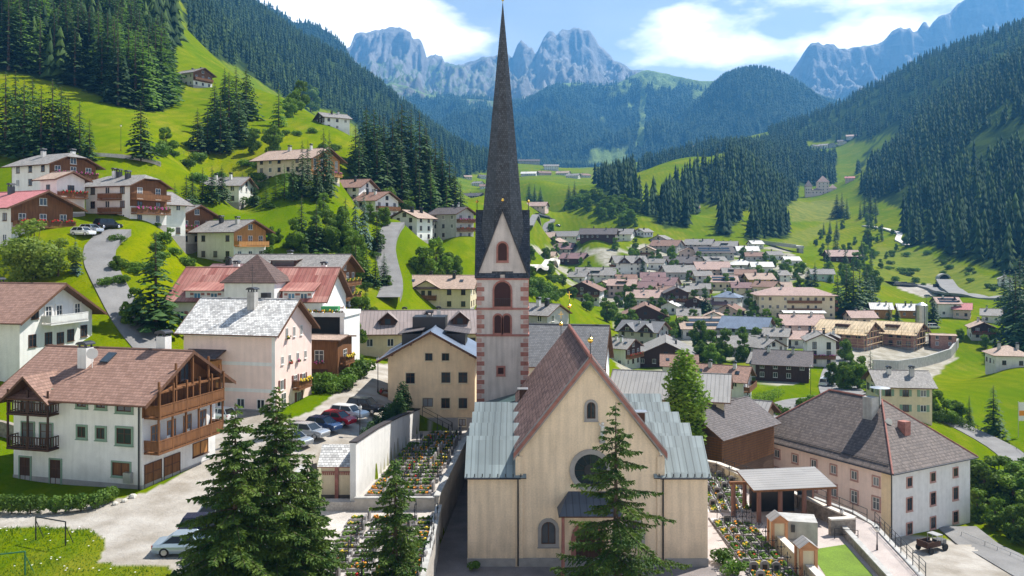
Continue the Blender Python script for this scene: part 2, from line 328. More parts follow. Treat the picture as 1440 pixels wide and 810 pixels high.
def copy_tree(o, parent=None):
    c = o.copy(); COL.objects.link(c)
    if parent: c.parent = parent
    for ch in o.children: copy_tree(ch, c)
    return c
def npmesh(name, v, f, mats, attr=None, smooth=False):
    """big meshes from numpy: f is (n,3) or (n,4)"""
    me = bpy.data.meshes.new(name); k = f.shape[1]
    me.vertices.add(len(v)); me.vertices.foreach_set('co', np.asarray(v, np.float32).ravel())
    me.loops.add(f.size); me.loops.foreach_set('vertex_index', np.asarray(f, np.int32).ravel())
    me.polygons.add(len(f)); me.polygons.foreach_set('loop_start', np.arange(0, f.size, k, dtype=np.int32))
    for m in (mats if isinstance(mats, (list, tuple)) else [mats]): me.materials.append(m)
    me.update(calc_edges=True); me.validate()
    if smooth: me.polygons.foreach_set('use_smooth', np.ones(len(f), bool))
    for n_, a in (attr or {}).items():
        at = me.attributes.new(n_, 'FLOAT', 'POINT'); at.data.foreach_set('value', np.asarray(a, np.float32))
    return me
HAZE = 1.1e-4
# ---------------------------------------------------------------- the village, as measured: photo column, base row, width in photo pixels, yaw, eave height, walls, roof, options, label
_ys = [(230, 1700), (262, 1250), (300, 850), (330, 690), (345, 620), (360, 560), (380, 490), (410, 420), (430, 380), (450, 345), (470, 315), (490, 285), (515, 245), (555, 185), (580, 160)]
def Yv(py): return float(np.interp(py, [a for a, b in _ys], [b for a, b in _ys]))
V = [
 (756, 334, 26, -15, 5, PINK, T_PINKR, {}, 'low house with a pink roof left of the white hotel'),
 (797, 346, 46, -32, 10, WHITE, T_GREY, dict(balc=2, name='hotel'), 'large white hotel with grey roof and dark balconies at the foot of the green hill'),
 (764, 348, 30, -10, 5, CREAM, T_TAN, {}, 'cream house with tan roof under the pink roofed house'),
 (782, 352, 22, 60, 5, WHITE, T_TAN, dict(wood=.5), 'small tan roofed chalet in front of the white hotel'),
 (852, 348, 34, -20, 7, GREYW, T_DARK, {}, 'dark slate roofed house adjoining a white house by the meadow'),
 (870, 352, 42, -20, 8, WHITE, T_GREY, dict(dorm=1), 'white house with grey roof and wide dormer at the meadow edge'),
 (842, 364, 48, -12, 5, DWOOD, T_DARK, {}, 'long dark wooden barn with black roof above the apartment block'),
 (884, 386, 40, 5, 12, WHITE, T_GREY, dict(balc=3, twin=1, name='apartment_block'), 'white apartment block with twin dark gables and rows of balconies'),
 (911, 366, 25, 75, 8, CREAM, T_TAN, dict(balc=1), 'cream gabled house standing alone on the grass spur'),
 (790, 364, 36, -20, 5, GREYW, T_PLUM, dict(wood=.6), 'plum roofed farmhouse beside the curving lane'),
 (808, 372, 34, -25, 4, DWOOD, T_PLUM, {}, 'low dark wooden shed with plum roof next to a conifer'),
 (838, 396, 50, -8, 7, WHITE, T_GREY, dict(dorm=1), 'white house with long grey roof and dark dormer behind the brown roofed chalet'),
 (822, 427, 52, 78, 9, WHITE, T_BROWN, dict(balc=2, wood=.45), 'white chalet with broad brown roof and glazed timber gable on the slope'),
 (876, 416, 36, -15, 9, PINK, T_PINKR, dict(dorm=1), 'pinkish house with salmon roof and dark roof terrace'),
 (906, 416, 34, -20, 7, GREYW, T_PLUM, {}, 'grey house with plum roof right of the salmon roofed house'),
 (929, 412, 46, -25, 7, PINK, T_PLUM, {}, 'long plum roofed house behind the dark timber chalet'),
 (918, 400, 30, -8, 6, PINK, T_PLUM, {}, 'reddish plum roofed house in the middle of the old village'),
 (915, 430, 40, -8, 6, CREAM, T_PINKR, {}, 'low cream house with pale salmon roof left of the dark timber chalet'),
 (950, 434, 30, 85, 11, DWOOD, T_DARK, dict(balc=2, base=WHITE), 'tall dark timber chalet on a white ground floor'),
 (962, 428, 16, 10, 9, CREAM, T_GREY, {}, 'narrow cream house pressed against the dark timber chalet'),
 (907, 455, 58, 82, 6, DWOOD, T_BROWN, dict(balc=1), 'wide dark wooden chalet with shallow brown roof and a row of pale windows'),
 (943, 441, 26, 70, 5, WHITE, T_PALE, {}, 'small white house with pale sheet roof beside the wide wooden chalet'),
 (987, 402, 20, 0, 8, WHITE, T_GREY, dict(balc=2), 'white house with dark balconies under the long pink roof'),
 (1016, 407, 34, -6, 6, CREAM, T_PINKR, dict(solar=1), 'house with pink roof carrying two rows of solar panels in the village centre'),
 (1024, 440, 34, -28, 11, WHITE, T_BLUE, dict(hip=1), 'white house with blue grey pyramid roof'),
 (1010, 440, 28, -30, 6, WHITE, T_PLUM, {}, 'low white house with plum lean-to roof left of the pyramid roofed house'),
 (981, 438, 20, 60, 6, WHITE, T_TAN, dict(wood=.6), 'small white and brown chalet beside a spruce in the village'),
 (1066, 408, 32, 3, 8, YELLOW, T_TAN, dict(balc=1), 'bright yellow house with tan roof and wooden balcony'),
 (1048, 404, 26, -15, 10, PINK, T_BROWN, dict(balc=2), 'brownish pink house with brown roof left of the yellow house'),
 (938, 356, 40, -30, 7, GREYW, T_BROWN, {}, 'large grey farmhouse with brown roof under the viaduct road'),
 (930, 352, 24, 60, 6, GREYW, T_GREY, {}, 'small grey gabled house left of the large brown roofed farmhouse'),
 (984, 353, 38, -25, 7, GREYW, T_GREY, dict(wood=.6), 'grey roofed house with timber gable below the sunny grass bank'),
 (1020, 354, 32, -20, 7, WHITE, T_GREY, dict(dorm=1), 'white house with grey roof and gabled dormer near the viaduct'),
 (1050, 357, 26, -5, 5, WHITE, T_PALE, {}, 'white house with very pale roof near the viaduct pier'),
 (1002, 364, 46, 0, 7, GREYW, T_DARK, dict(solar=1), 'long building with dark striped flat roof in the upper village'),
 (1042, 379, 28, 0, 5, WHITE, T_PALE, dict(hip=1), 'building with whitish hipped roof left of the riverside trees'),
 (1003, 376, 28, 10, 6, CREAM, T_GREY, dict(dorm=1), 'cream house with grey roof and awning in the upper village'),
 (978, 374, 22, 85, 6, WHITE, T_TAN, dict(balc=1), 'white house with tan gable facing the village square'),
 (968, 362, 26, 80, 6, PINK, T_PINKR, {}, 'pink gabled house between the round tree and the long dark roof'),
 (955, 376, 38, -10, 5, DWOOD, T_DARK, {}, 'long dark wooden barn with white awning in the upper village'),
 (953, 392, 38, 5, 6, GREYW, T_GREY, {}, 'plain grey building with long flat grey roof'),
 (1000, 390, 40, 0, 7, PINK, T_PINKR, {}, 'long pink roofed building behind the solar panelled house'),
 (1070, 384, 26, -5, 6, WHITE, T_PALE, {}, 'white hall with pale roof behind the yellow house'),
 (1078, 424, 30, -40, 11, CREAM, T_BROWN, dict(balc=2), 'tall cream apartment house at the edge of the hotel'),
 (1062, 347, 16, 10, 5, WHITE, T_PALE, {}, 'tiny white house under the viaduct arch'),
 (1088, 362, 18, 5, 5, WHITE, T_GREY, {}, 'small grey roofed house by the river under the viaduct'),
 (905, 488, 58, -30, 9, GREYW, T_SLATE, dict(balc=2, twin=1), 'terrace of grey roofed row houses with white gables'),
 (936, 512, 82, 80, 5, DWOOD, T_GREY, {}, 'broad dark wooden barn under a shallow weathered grey roof'),
 (873, 518, 40, -35, 9, WHITE, T_GREY, dict(balc=2, wood=.5, sky=1), 'white house with roof windows and honey coloured timber gable behind the church'),
 (988, 475, 58, -2, 6, WHITE, T_TAN, dict(solar=1), 'tan roofed house with long solar panel strip below the village'),
 (1050, 480, 64, -28, 8, MINT, T_BLUE, {}, 'large greenish house with blue grey roof and wide gable'),
 (1028, 447, 22, 50, 5, PINK, T_BROWN, {}, 'house with brown hipped roof among the trees below the pyramid roof'),
 (1040, 500, 50, 0, 5, GREYW, T_GREY, {}, 'low grey hall with a long light grey roof behind the green trees'),
 (1073, 508, 36, -60, 7, WHITE, T_GREY, {}, 'white gabled house with grey roof left of the brown barn'),
 (1014, 560, 76, -25, 7, WHITE, T_BROWN, dict(balc=2, sky=1), 'white house with large red brown roof and timber balconies right of the birch'),
 (955, 530, 44, -10, 5, WHITE, T_BROWN, dict(sky=1), 'low house with brown roof half hidden by the birch'),
 (1101, 535, 72, -20, 7, DWOOD, T_DARK, {}, 'large dark brown wooden barn beside the small parking bay'),
 (1152, 514, 40, 78, 12, WHITE, T_GREY, dict(balc=1), 'tall white gabled house with a single wooden balcony'),
 (1168, 500, 24, 70, 9, PINK, T_GREY, dict(wood=.6), 'narrow pink house with timber balconies behind the tall white house'),
 (1126, 474, 50, -5, 8, PALEPINK, T_PINKR, {}, 'pale pink house with many small windows below the big hotel'),
 (1130, 488, 40, -5, 3, WHITE, T_PINKR, {}, 'low annex with pink roof beside the tall white gabled house'),
 (1209, 457, 30, 0, 4, PINK, T_PINKR, {}, 'low pink shed with pink roof above the building site'),
 (1238, 447, 26, -15, 6, OWOOD, T_PALE, {}, 'orange timbered house with pale roof behind the dark conifers'),
 (1276, 446, 26, -15, 5, OWOOD, T_PALE, {}, 'orange timbered house with pale roof beside the silver silo'),
 (1330, 446, 28, -10, 9, WHITE, T_PINKR, dict(solar=1), 'white house with tan roof and dark roof opening near the tunnel road'),
 (1353, 448, 22, -30, 6, PINK, T_ROSE, {}, 'low house with rose roof attached to a white house'),
 (1394, 453, 24, -30, 5, WHITE, T_GREY, {}, 'white bungalow with grey roof beside the roadside conifers'),
 (1380, 476, 36, 70, 7, WHITE, T_TAN, dict(balc=2, wood=.4), 'white chalet with dark balconies below the bungalow'),
 (1416, 517, 42, -12, 6, WHITE, T_TAN, dict(hip=1, balc=1), 'white villa with tan hipped roof on the bright green meadow'),
 (1263, 580, 66, -8, 9, YELLOW if 0 else CREAM, T_GREY, dict(shut=1), 'pale yellow house with green shutters behind the manor'),
 (1155, 394, 28, -10, 6, MINT, T_GREY, {}, 'mint green hall at the foot of the right hillside'),
 (1183, 366, 38, -5, 6, DWOOD, T_PINKR, dict(base=WHITE), 'long brown farmhouse with pinkish roof on the right hillside'),
 (1414, 398, 22, 65, 8, WHITE, T_GREY, {}, 'white gabled house beside the dark roadside conifer'),
 (1112, 371, 18, 0, 3, WHITE, T_PALE, {}, 'flat pale roofed shed in the valley by the viaduct'),
 (1098, 400, 14, 10, 7, WHITE, T_GREY, {}, 'small white house left of the mint green hall'),
 (1076, 446, 20, -30, 6, GREYW, T_BROWN, {}, 'brown roofed house tucked against the big hotel'),
 (1195, 272, 12, -20, 7, PINK, T_ROSE, {}, 'small pink house with red roof right of the castle'),
 (1214, 258, 14, -20, 7, PINK, T_PINKR, {}, 'pale pink farmhouse in a forest clearing above the castle'),
 (1147, 210, 12, 20, 7, WHITE, T_DARK, {}, 'white farmhouse at the left end of the hamlet on the forest edge'),
 (1158, 208, 12, -30, 9, WHITE, T_GREY, {}, 'white house with grey roof in the middle of the hilltop hamlet'),
 (1171, 206, 11, 60, 8, GREYW, T_GREY, {}, 'grey gabled house in the hilltop hamlet'),
 (1184, 206, 12, -20, 9, CREAM, T_DARK, {}, 'cream house with dark roof in the hilltop hamlet'),
 (1197, 209, 13, -20, 7, WHITE, T_PINKR, {}, 'white house with pinkish roof at the right end of the hamlet'),
 (946, 222, 16, 70, 5, DWOOD, T_BROWN, {}, 'dark wooden hay barn on the bright hilltop meadow'),
 (982, 208, 24, 0, 5, DWOOD, T_GREY, {}, 'long low farmhouse on top of the wooded knoll'),
 (932, 250, 16, -20, 5, WHITE, T_TAN, {}, 'small tan roofed farm beneath the hilltop meadow'),
 (952, 247, 13, -10, 5, WHITE, T_GREY, {}, 'white farmhouse with grey roof beneath the hilltop meadow'),
 (976, 308, 14, -10, 5, PINK, T_PINKR, {}, 'salmon roofed cottage at the lower edge of the dark wood'),
 (1040, 297, 12, -10, 5, CREAM, T_TAN, {}, 'lone tan cottage inside the dark wood'),
 (744, 230, 26, 0, 10, GREYW, T_DARK, {}, 'long dark hotel block at the far end of the valley'),
 (775, 240, 18, 0, 12, WHITE, T_GREY, {}, 'pale apartment block in the far village'),
 (792, 246, 18, -20, 6, WHITE, T_TAN, {}, 'white house with tan roof in the far village'),
 (765, 247, 18, 20, 6, PINK, T_BROWN, {}, 'brown roofed house in the far village'),
 (806, 252, 18, -20, 7, WHITE, T_GREY, {}, 'white house with grey roof at the right of the far village'),
 (744, 250, 20, -10, 6, WHITE, T_PALE, {}, 'pale roofed house in the far village beside the spire'),
 (822, 246, 14, 30, 6, WHITE, T_BROWN, {}, 'small white house at the wooded edge of the far village'),
 (672, 260, 14, -30, 7, WHITE, T_GREY, {}, 'white farmhouse with two gables in the meadow left of the spire'),
 (658, 255, 10, 10, 6, CREAM, T_TAN, {}, 'tiny cream house left of the white meadow farmhouse'),
 (678, 252, 10, 20, 6, WHITE, T_DARK, {}, 'tiny white house above the white meadow farmhouse'),
 (683, 268, 14, 0, 6, WHITE, T_BROWN, {}, 'small brown roofed house half hidden by the spire'),
 (664, 288, 34, -30, 8, DWOOD, T_DARK, dict(balc=1), 'dark timber chalet with black roof left of the spire'),
 (680, 300, 24, -20, 6, DWOOD, T_GREY, {}, 'grey roofed wooden house in front of the dark timber chalet'),
 (762, 320, 20, -10, 4, GREYW, T_GREY, {}, 'low grey house near the bend of the meadow lane'),
 (752, 322, 14, 10, 4, WHITE, T_PALE, {}, 'small shed with white roof beside the meadow lane'),
 (896, 430, 26, -10, 6, WHITE, T_TAN, dict(sky=1), 'white house with tan roof left of the low salmon roofed house'),
 (934, 424, 22, 10, 7, CREAM, T_BROWN, {}, 'cream house with brown roof squeezed left of the tall timber chalet'),
 (925, 378, 22, -25, 6, WHITE, T_GREY, {}, 'small white house with grey roof at the top of the old village'),
 (1030, 394, 26, -5, 6, WHITE, T_GREY, dict(dorm=1), 'white house with dormer right of the long pink roofed building'),
 (1056, 432, 20, 60, 7, WHITE, T_BROWN, {}, 'white gabled house at the left edge of the village square'),
 (985, 420, 24, -12, 7, GREYW, T_GREY, dict(balc=1), 'grey house with balcony below the solar panelled house'),
 (1042, 420, 24, -8, 8, CREAM, T_PLUM, {}, 'cream house with plum roof above the pyramid roofed house'),
 (1098, 416, 24, -10, 6, WHITE, T_TAN, {}, 'white house with tan roof behind the big hotel'),
 (880, 400, 24, 0, 5, GREYW, T_BROWN, {}, 'low brown roofed house under the apartment block'),
 (814, 398, 24, -20, 5, WHITE, T_GREY, {}, 'white house with grey roof left of the long grey roofed house'),
 (770, 376, 22, -15, 5, CREAM, T_TAN, {}, 'small cream house inside the bend of the curving lane'),
 (1004, 458, 28, 75, 6, WHITE, T_TAN, dict(balc=1), 'white chalet with balcony above the long solar panel roof'),
 (968, 456, 28, -10, 6, GREYW, T_GREY, {}, 'grey roofed house between the pale sheet roof and the trees'),
 (1092, 490, 34, -25, 7, GREYW, T_GREY, {}, 'grey roofed workshop above the large dark barn'),
 (1075, 530, 30, -30, 6, WHITE, T_GREY, {}, 'white house with grey roof pressed against the large dark barn'),
 (850, 412, 26, 70, 7, CREAM, T_TAN, dict(balc=1), 'cream gabled chalet between the brown roofed chalet and the salmon roof'),
 (1060, 365, 22, -10, 5, GREYW, T_BROWN, {}, 'brown roofed house under the viaduct beside the river trees'),
 (905, 350, 20, 40, 5, WHITE, T_GREY, {}, 'small white house at the foot of the wooded knoll'),
 (744, 300, 16, 60, 6, GREYW, T_BROWN, {}, 'brown roofed house beside the spire at the meadow edge'),
]
# houses of the left hillside and others with their own depth: px, py, Y, L, W, yaw, H
HILL = [
 (26, 320, 138, 13, 10.5, -28, 6.8, WHITE, T_ROSE, dict(balc=2, wood=.4, over=1.6, hero=1, chim=1), 'white chalet with rose pink roof and two flower filled balconies'),
 (76, 288, 162, 11.5, 9.5, -28, 7.5, WHITE, T_GREY, dict(balc=2, wood=.6, hip=.5, hero=1, over=1.3), 'grey roofed house with brown timber gable behind the rose roofed chalet'),
 (88, 304, 148, 4.8, 5.2, -30, 6.4, WHITE, T_TAN, dict(balc=2, over=.9, hero=1, chim=0), 'narrow white house with honey wood eaves between two larger chalets'),
 (178, 298, 152, 10.5, 8.5, -22, 7.4, WHITE, T_GREY, dict(balc=2, wood=.5, hip=.5, hero=1, over=.9, chim=3), 'white three storey house with half hipped grey roof on the lower meadow'),
 (204, 372, 168, 11, 10.5, 62, 7.0, WHITE, T_GREY, dict(balc=0, hero=1, over=1.3, sign=1), 'white guesthouse with lettering under its gable and dark low roof'),
 (256, 362, 182, 9, 9, -28, 6.6, WHITE, T_GREY, dict(balc=2, wood=.6, hero=1, over=1.4, flow=3), 'white chalet with dark gable and magenta flowers along its balconies'),
 (326, 366, 178, 10.5, 9, -28, 6.5, WHITE, T_GREY, dict(balc=2, wood=.99, woodm=OWOOD, hero=1, over=1.4), 'white house with honey coloured timber gable and grey roof'),
 (311, 312, 225, 14, 10, -5, 5.0, WHITE, T_GREY, dict(hero=1), 'low white house with light grey roof below the row of young spruces'),
 (420, 321, 240, 19, 13, -25, 7.0, CREAM, T_TAN, dict(balc=1, wood=.6, woodm=OWOOD, hero=1, over=1.6), 'long cream house with tan roof and timbered gable above the conifers'),
 (486, 322, 262, 15, 11, -18, 7.0, WHITE, T_BROWN, dict(hero=1, over=1.2), 'brown roofed middle wing between two gabled houses'),
 (524, 326, 255, 11, 11, -30, 8.5, WHITE, T_BROWN, dict(balc=2, hero=1, over=1.2), 'white gabled house with brown hooded roof at the top of the steep lane'),
 (272, 124, 400, 13, 11, -30, 6.5, WHITE, T_GREY, dict(balc=1, wood=.6, over=1.6, hero=1), 'lone white and timber farmhouse high on the steep meadow'),
 (468, 176, 350, 11, 9, 35, 5.5, WHITE, T_GREY, dict(wood=.4), 'white farmhouse with grey roof on the ridge of the meadow'),
 (580, 380, 245, 8, 8.6, 62, 7.0, WHITE, T_TAN, dict(hero=1, over=1.2), 'white gabled house with tan roof beside the steep lane'),
 (592, 357, 275, 9, 9, 62, 7.5, WHITE, T_TAN, dict(hero=1, wood=.5, over=1.2), 'tan roofed house with brown gable behind the white gabled house'),
 (636, 348, 275, 11, 8.5, -38, 8.5, GREYW, T_DARK, dict(balc=3, hero=1, over=1.2), 'grey house with dark roof and stacked wooden balconies'),
 (618, 436, 205, 17, 11, -6, 5.5, CREAM, T_TAN, dict(hero=1, over=1.2, cross=1, sky=1), 'cream house with wide tan roof, roof windows and a small cross gable'),
 (764, 462, 168, 7, 8, -35, 4.5, GREYW, T_GREY, dict(over=.6), 'grey slate roofed house with white gable right of the church tower'),
]

# ---------------------------------------------------------------- terrain: control points (photo column, photo row of the ground, distance)
CP = []
for row in '''-300: 520,90 430,130 330,170 200,240 60,330 -100,480 -200,800 -250,1500 -200,2600
0: 480,110 400,125 330,142 285,165 240,190 170,250 95,310 -30,450 -150,700 -200,1500 -100,2600
120: 470,112 300,155 240,190 175,250 120,310 0,460 -60,650 -80,1500 0,2600
220: 300,165 235,205 180,270 145,330 70,430 0,560 -50,1000 -60,1500 0,2600
300: 250,215 200,280 150,350 115,420 98,480 110,750 20,1300 -30,1800 0,2600
400: 240,240 190,310 155,380 138,440 170,650 140,1000 62,1500 44,1750 90,2500
480: 260,250 215,310 185,370 250,600 200,1000 115,1500 86,1750 140,2500
560: 300,240 268,290 245,340 290,560 255,900 185,1450 146,1750 200,2600
640: 330,270 305,320 280,400 290,600 262,900 232,1400 206,1800 236,2600
690: 330,300 300,450 275,650 258,1000 243,1500 238,2600
750: 330,480 290,560 275,700 258,900 247,1400 238,2000 236,2800
830: 318,560 285,680 263,850 268,1000 250,1500 240,2200 236,2800
900: 330,600 300,650 278,750 246,900 236,1500 236,2800
960: 328,640 295,720 255,850 222,1050 232,1500 234,2800
1040: 340,640 305,720 268,850 235,1000 212,1300 208,1700 228,2800
1120: 345,700 312,820 280,1150 245,1300 207,1650 175,2000 230,2800
1200: 350,680 318,800 282,1000 245,1200 205,1600 136,2050 230,2800
1300: 420,470 380,560 330,680 275,820 210,1000 160,1300 84,1950 200,2800
1440: 420,450 360,520 290,620 205,780 112,1000 70,1400 34,1800 160,2800
1650: 560,190 470,300 350,420 200,600 60,850 -40,1500 -60,2000 50,2800
1950: 560,190 430,300 250,420 80,600 -60,850 -160,1500 -160,2000 0,2800'''.split('\n'):
    c, pts = row.split(':')
    for q in pts.split():
        a, b = q.split(','); CP.append((float(c), float(a), float(b)))
for x, y, z in [(-60, 50, 7), (-46, 60, 7), (-30, 58, 7), (-36, 72, 7), (-20, 58, 6.8), (-26, 78, 7.2), (-21, 90, 8.2), (-29, 95, 8.5), (-17, 104, 8.6), (-18, 118, 8.9), (-24, 86, 7.8), (-50, 90, 8.5), (-38, 100, 9), (-34, 112, 9.5),
                (-60, 38, 6.5), (-30, 36, 6.5), (0, 36, -.5), (30, 36, -3), (60, 40, -13), (100, 50, -13), (-20, 135, 9.5), (-35, 135, 11), (-10, 160, 9), (-22, 160, 10.5),
                (52, 110, -10.7), (40, 128, -9), (66, 122, -11), (45, 100, -10.6), (58, 96, -11.2), (70, 90, -12), (56, 80, -12), (82, 120, -10.5), (46, 80, -11), (36, 112, -6.5), (31, 104, -3), (28, 118, -3.5), (22, 122, -2), (40, 70, -9),
                (10, 114, 0), (10, 128, -1), (-2, 117, 2.5), (0, 140, 4), (18, 112, -1), (14, 100, 0), (-5, 90, 1), (-5, 70, 1), (15, 60, -.4), (15, 80, -.4), (25, 80, -.6), (32, 84, -1.6),
                (74, 140, -8.5), (95, 170, -9), (110, 230, -11), (150, 270, -13), (60, 160, -7)]:
    CP.append((px_of(x, y), py_of(y, z), y))
for v in V: CP.append((v[0], v[1], Yv(v[1])))
for h in HILL: CP.append((h[0], h[1], h[2]))
CP = np.array(CP)
A_ = np.stack([CP[:, 0]/110, np.log(CP[:, 2])/.22], 1)
# merge near-duplicate control points
keep = []
for i in range(len(A_)):
    if all(np.hypot(*(A_[i]-A_[j])) > .22 for j in keep): keep.append(i)
A_ = A_[keep]; val = CP[keep, 1]
def U_(d2): return d2*np.log(d2+1e-9)
n = len(A_); K = U_(((A_[:, None]-A_[None])**2).sum(-1)) + np.eye(n)*.12
T = np.hstack([np.ones((n, 1)), A_]); M = np.zeros((n+3, n+3)); M[:n, :n] = K; M[:n, n:] = T; M[n:, :n] = T.T
sol = np.linalg.solve(M, np.concatenate([val, np.zeros(3)]))
GP = np.arange(-420, 1960, 5.0); GL = np.arange(math.log(33), math.log(2900), .0085)
PYG = np.zeros((len(GL), len(GP)))
for i, l in enumerate(GL):
    q = np.stack([GP/110, np.full(len(GP), l/.22)], 1)
    d2 = ((q[:, None]-A_[None])**2).sum(-1)
    PYG[i] = U_(d2) @ sol[:n] + sol[n] + q @ sol[n+1:]
YG = np.exp(GL)[:, None]*np.ones((1, len(GP))); XG = (GP[None]-CX)*YG/F; ZG = CZ-(PYG-H0)*YG/F
# small relief that grows with distance (rolling turf, rough forest floor)
RNG = np.random.default_rng(4)
def vnoise(x, y, seed=0):
    """smooth value noise, vectorised"""
    xi, yi = np.floor(x).astype(np.int64), np.floor(y).astype(np.int64); fx, fy = x-xi, y-yi; fx = fx*fx*(3-2*fx); fy = fy*fy*(3-2*fy)
    def h(a, b):
        v = (a*374761393 + b*668265263 + seed*974711) & 0x7fffffff; v = ((v ^ (v >> 13))*1274126177) & 0x7fffffff
        return ((v ^ (v >> 16)) & 0xffff)/65535.0
    return (h(xi, yi)*(1-fx)+h(xi+1, yi)*fx)*(1-fy) + (h(xi, yi+1)*(1-fx)+h(xi+1, yi+1)*fx)*fy
def fbm(x, y, o=5, seed=0, ridged=False):
    s, a, t = 0, 1, 0
    for k in range(o):
        v = vnoise(x*2**k+17*k, y*2**k-9*k, seed+k); v = 1-np.abs(2*v-1) if ridged else v
        s = s+a*v; t += a; a *= .5
    return s/t
farw = np.clip((YG-160)/500, 0, 1)
ZG += (fbm(XG/60, YG/60, 4, 3)-.5)*farw*5
ZG += (fbm(XG/9, YG/9, 3, 8)-.5)*.25*np.clip((YG-120)/60, 0, 1)
# the levelled churchyard
flat = (XG > np.where(YG < 86.5, -19.2, np.interp(YG, [79, 110], [-14.4, -11.9]))) & (XG < 27) & (YG > 57) & (YG < 108.5)
ZG[flat] = np.where(XG[flat] < -7, np.minimum(ZG[flat], 2.0), -.35)
ter2 = (XG >= 27) & (XG < 34.5) & (YG > 60) & (YG < 96); ZG[ter2] = np.minimum(ZG[ter2], -1.3)
yard = (XG > 36) & (XG < 60) & (YG > 88) & (YG < 112); ZG[yard] = np.where((XG[yard] > 40.5), -10.9, np.minimum(ZG[yard], -2))
PYG = H0+(CZ-ZG)*F/YG
def ground(x, y):
    y = min(max(y, 34), 2890); fi = (math.log(y)-GL[0])/(GL[1]-GL[0]); fj = (px_of(x, y)-GP[0])/(GP[1]-GP[0])
    fi = min(max(fi, 0), len(GL)-1.001); fj = min(max(fj, 0), len(GP)-1.001); i, j = int(fi), int(fj); a, b = fi-i, fj-j
    return float((ZG[i, j]*(1-b)+ZG[i, j+1]*b)*(1-a) + (ZG[i+1, j]*(1-b)+ZG[i+1, j+1]*b)*a)
def hit(px, py, ymin=40):
    """first point of the ground along the line of sight through a photo pixel"""
    fj = min(max((px-GP[0])/(GP[1]-GP[0]), 0), len(GP)-1.001); j = int(fj); b = fj-j
    col = PYG[:, j]*(1-b)+PYG[:, j+1]*b
    i0 = int(np.searchsorted(GL, math.log(ymin))); k = np.nonzero(col[i0:] <= py)[0]
    i = i0+int(k[0]) if len(k) else i0+int(np.argmin(col[i0:]))
    l = GL[i]
    if i > 0 and col[i-1] > py > col[i]: l = GL[i-1]+(GL[i]-GL[i-1])*(col[i-1]-py)/(col[i-1]-col[i])
    Y = math.exp(l); x = (px-CX)*Y/F
    return Vector((x, Y, ground(x, Y)))
def on(x, y, dz=0): return Vector((x, y, ground(x, y)+dz))
def inpoly(x, y, poly):
    c = np.zeros(np.shape(x), bool); n = len(poly)
    for i in range(n):
        (x0, y0), (x1, y1) = poly[i], poly[(i+1) % n]
        c ^= ((y0 > y) != (y1 > y)) & (x < (x1-x0)*(y-y0)/((y1-y0) or 1e-9)+x0)
    return c
# land cover, written to the vertices of the sheet: 0 meadow; floor = forest litter and undergrowth, dry = hay / rough grass, bare = gravel, earth
PXG = GP[None]*np.ones_like(YG)
wob = (fbm(XG/25, YG/25, 3, 21)-.5)
def region(poly, y0, y1): return inpoly(PXG+wob*14, PYG+wob*8, poly) & (YG > y0) & (YG < y1)
# forests: (outline in photo columns / rows of the ground, nearest, farthest)
FORESTS = {
 'left_slope': ([(-300, -300), (-300, 60), (0, 100), (60, 112), (130, 128), (165, 150), (215, 160), (238, 152), (232, 128), (234, 95), (252, 55), (240, 20), (215, -300)], 200, 600),
 'left_ridge': ([(240, -300), (262, 72), (330, 92), (400, 138), (470, 158), (500, 178), (520, 230), (600, 262), (692, 240), (690, 215), (480, 60), (400, -300)], 650, 2600),
 'right_far': ([(1040, 225), (1130, 212), (1150, 204), (1240, 192), (1215, 235), (1200, 262), (1188, 262), (1180, 222), (1130, 215), (1100, 238), (1060, 215), (1110, 150), (1200, 60), (1500, -100), (2000, -200), (2000, 200), (1440, 190), (1240, 190)], 1050, 2700),
 'right_near': ([(1206, 268), (1250, 205), (1340, 140), (1440, 85), (1700, -100), (2000, -100), (2000, 470), (1650, 430), (1500, 410), (1440, 396), (1400, 380), (1345, 366), (1310, 345), (1270, 350), (1268, 318), (1300, 300), (1240, 285), (1215, 282)], 380, 1500),
 'knoll': ([(836, 262), (900, 236), (925, 216), (1000, 206), (1060, 200), (1120, 206), (1178, 214), (1172, 262), (1130, 268), (1098, 300), (1112, 335), (1040, 338), (970, 318), (935, 322), (905, 300), (880, 288), (850, 275)], 560, 1700),
 'hill_grove': ([(792, 285), (830, 282), (880, 288), (915, 305), (905, 325), (880, 322), (850, 312), (815, 300), (795, 296)], 480, 900),
}
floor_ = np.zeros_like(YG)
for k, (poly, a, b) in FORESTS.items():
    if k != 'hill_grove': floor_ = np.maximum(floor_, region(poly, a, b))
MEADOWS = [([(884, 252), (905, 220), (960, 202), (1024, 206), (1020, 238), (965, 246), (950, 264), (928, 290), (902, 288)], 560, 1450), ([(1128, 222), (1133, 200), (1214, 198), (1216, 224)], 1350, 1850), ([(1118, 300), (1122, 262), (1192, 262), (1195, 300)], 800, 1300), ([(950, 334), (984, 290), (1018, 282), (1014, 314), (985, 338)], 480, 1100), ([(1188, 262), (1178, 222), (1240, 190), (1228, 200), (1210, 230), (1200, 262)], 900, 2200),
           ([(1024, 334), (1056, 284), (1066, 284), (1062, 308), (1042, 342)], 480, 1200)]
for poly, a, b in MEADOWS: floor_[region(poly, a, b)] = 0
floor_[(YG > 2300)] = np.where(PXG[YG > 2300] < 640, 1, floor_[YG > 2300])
dry = np.zeros_like(YG)
dry = np.maximum(dry, region([(1110, 285), (1185, 280), (1190, 300), (1170, 312), (1110, 310)], 500, 1400)*.9)
dry = np.maximum(dry, region([(1230, 345), (1300, 355), (1350, 372), (1400, 392), (1440, 405), (1440, 425), (1300, 410), (1230, 400)], 380, 800)*.55)
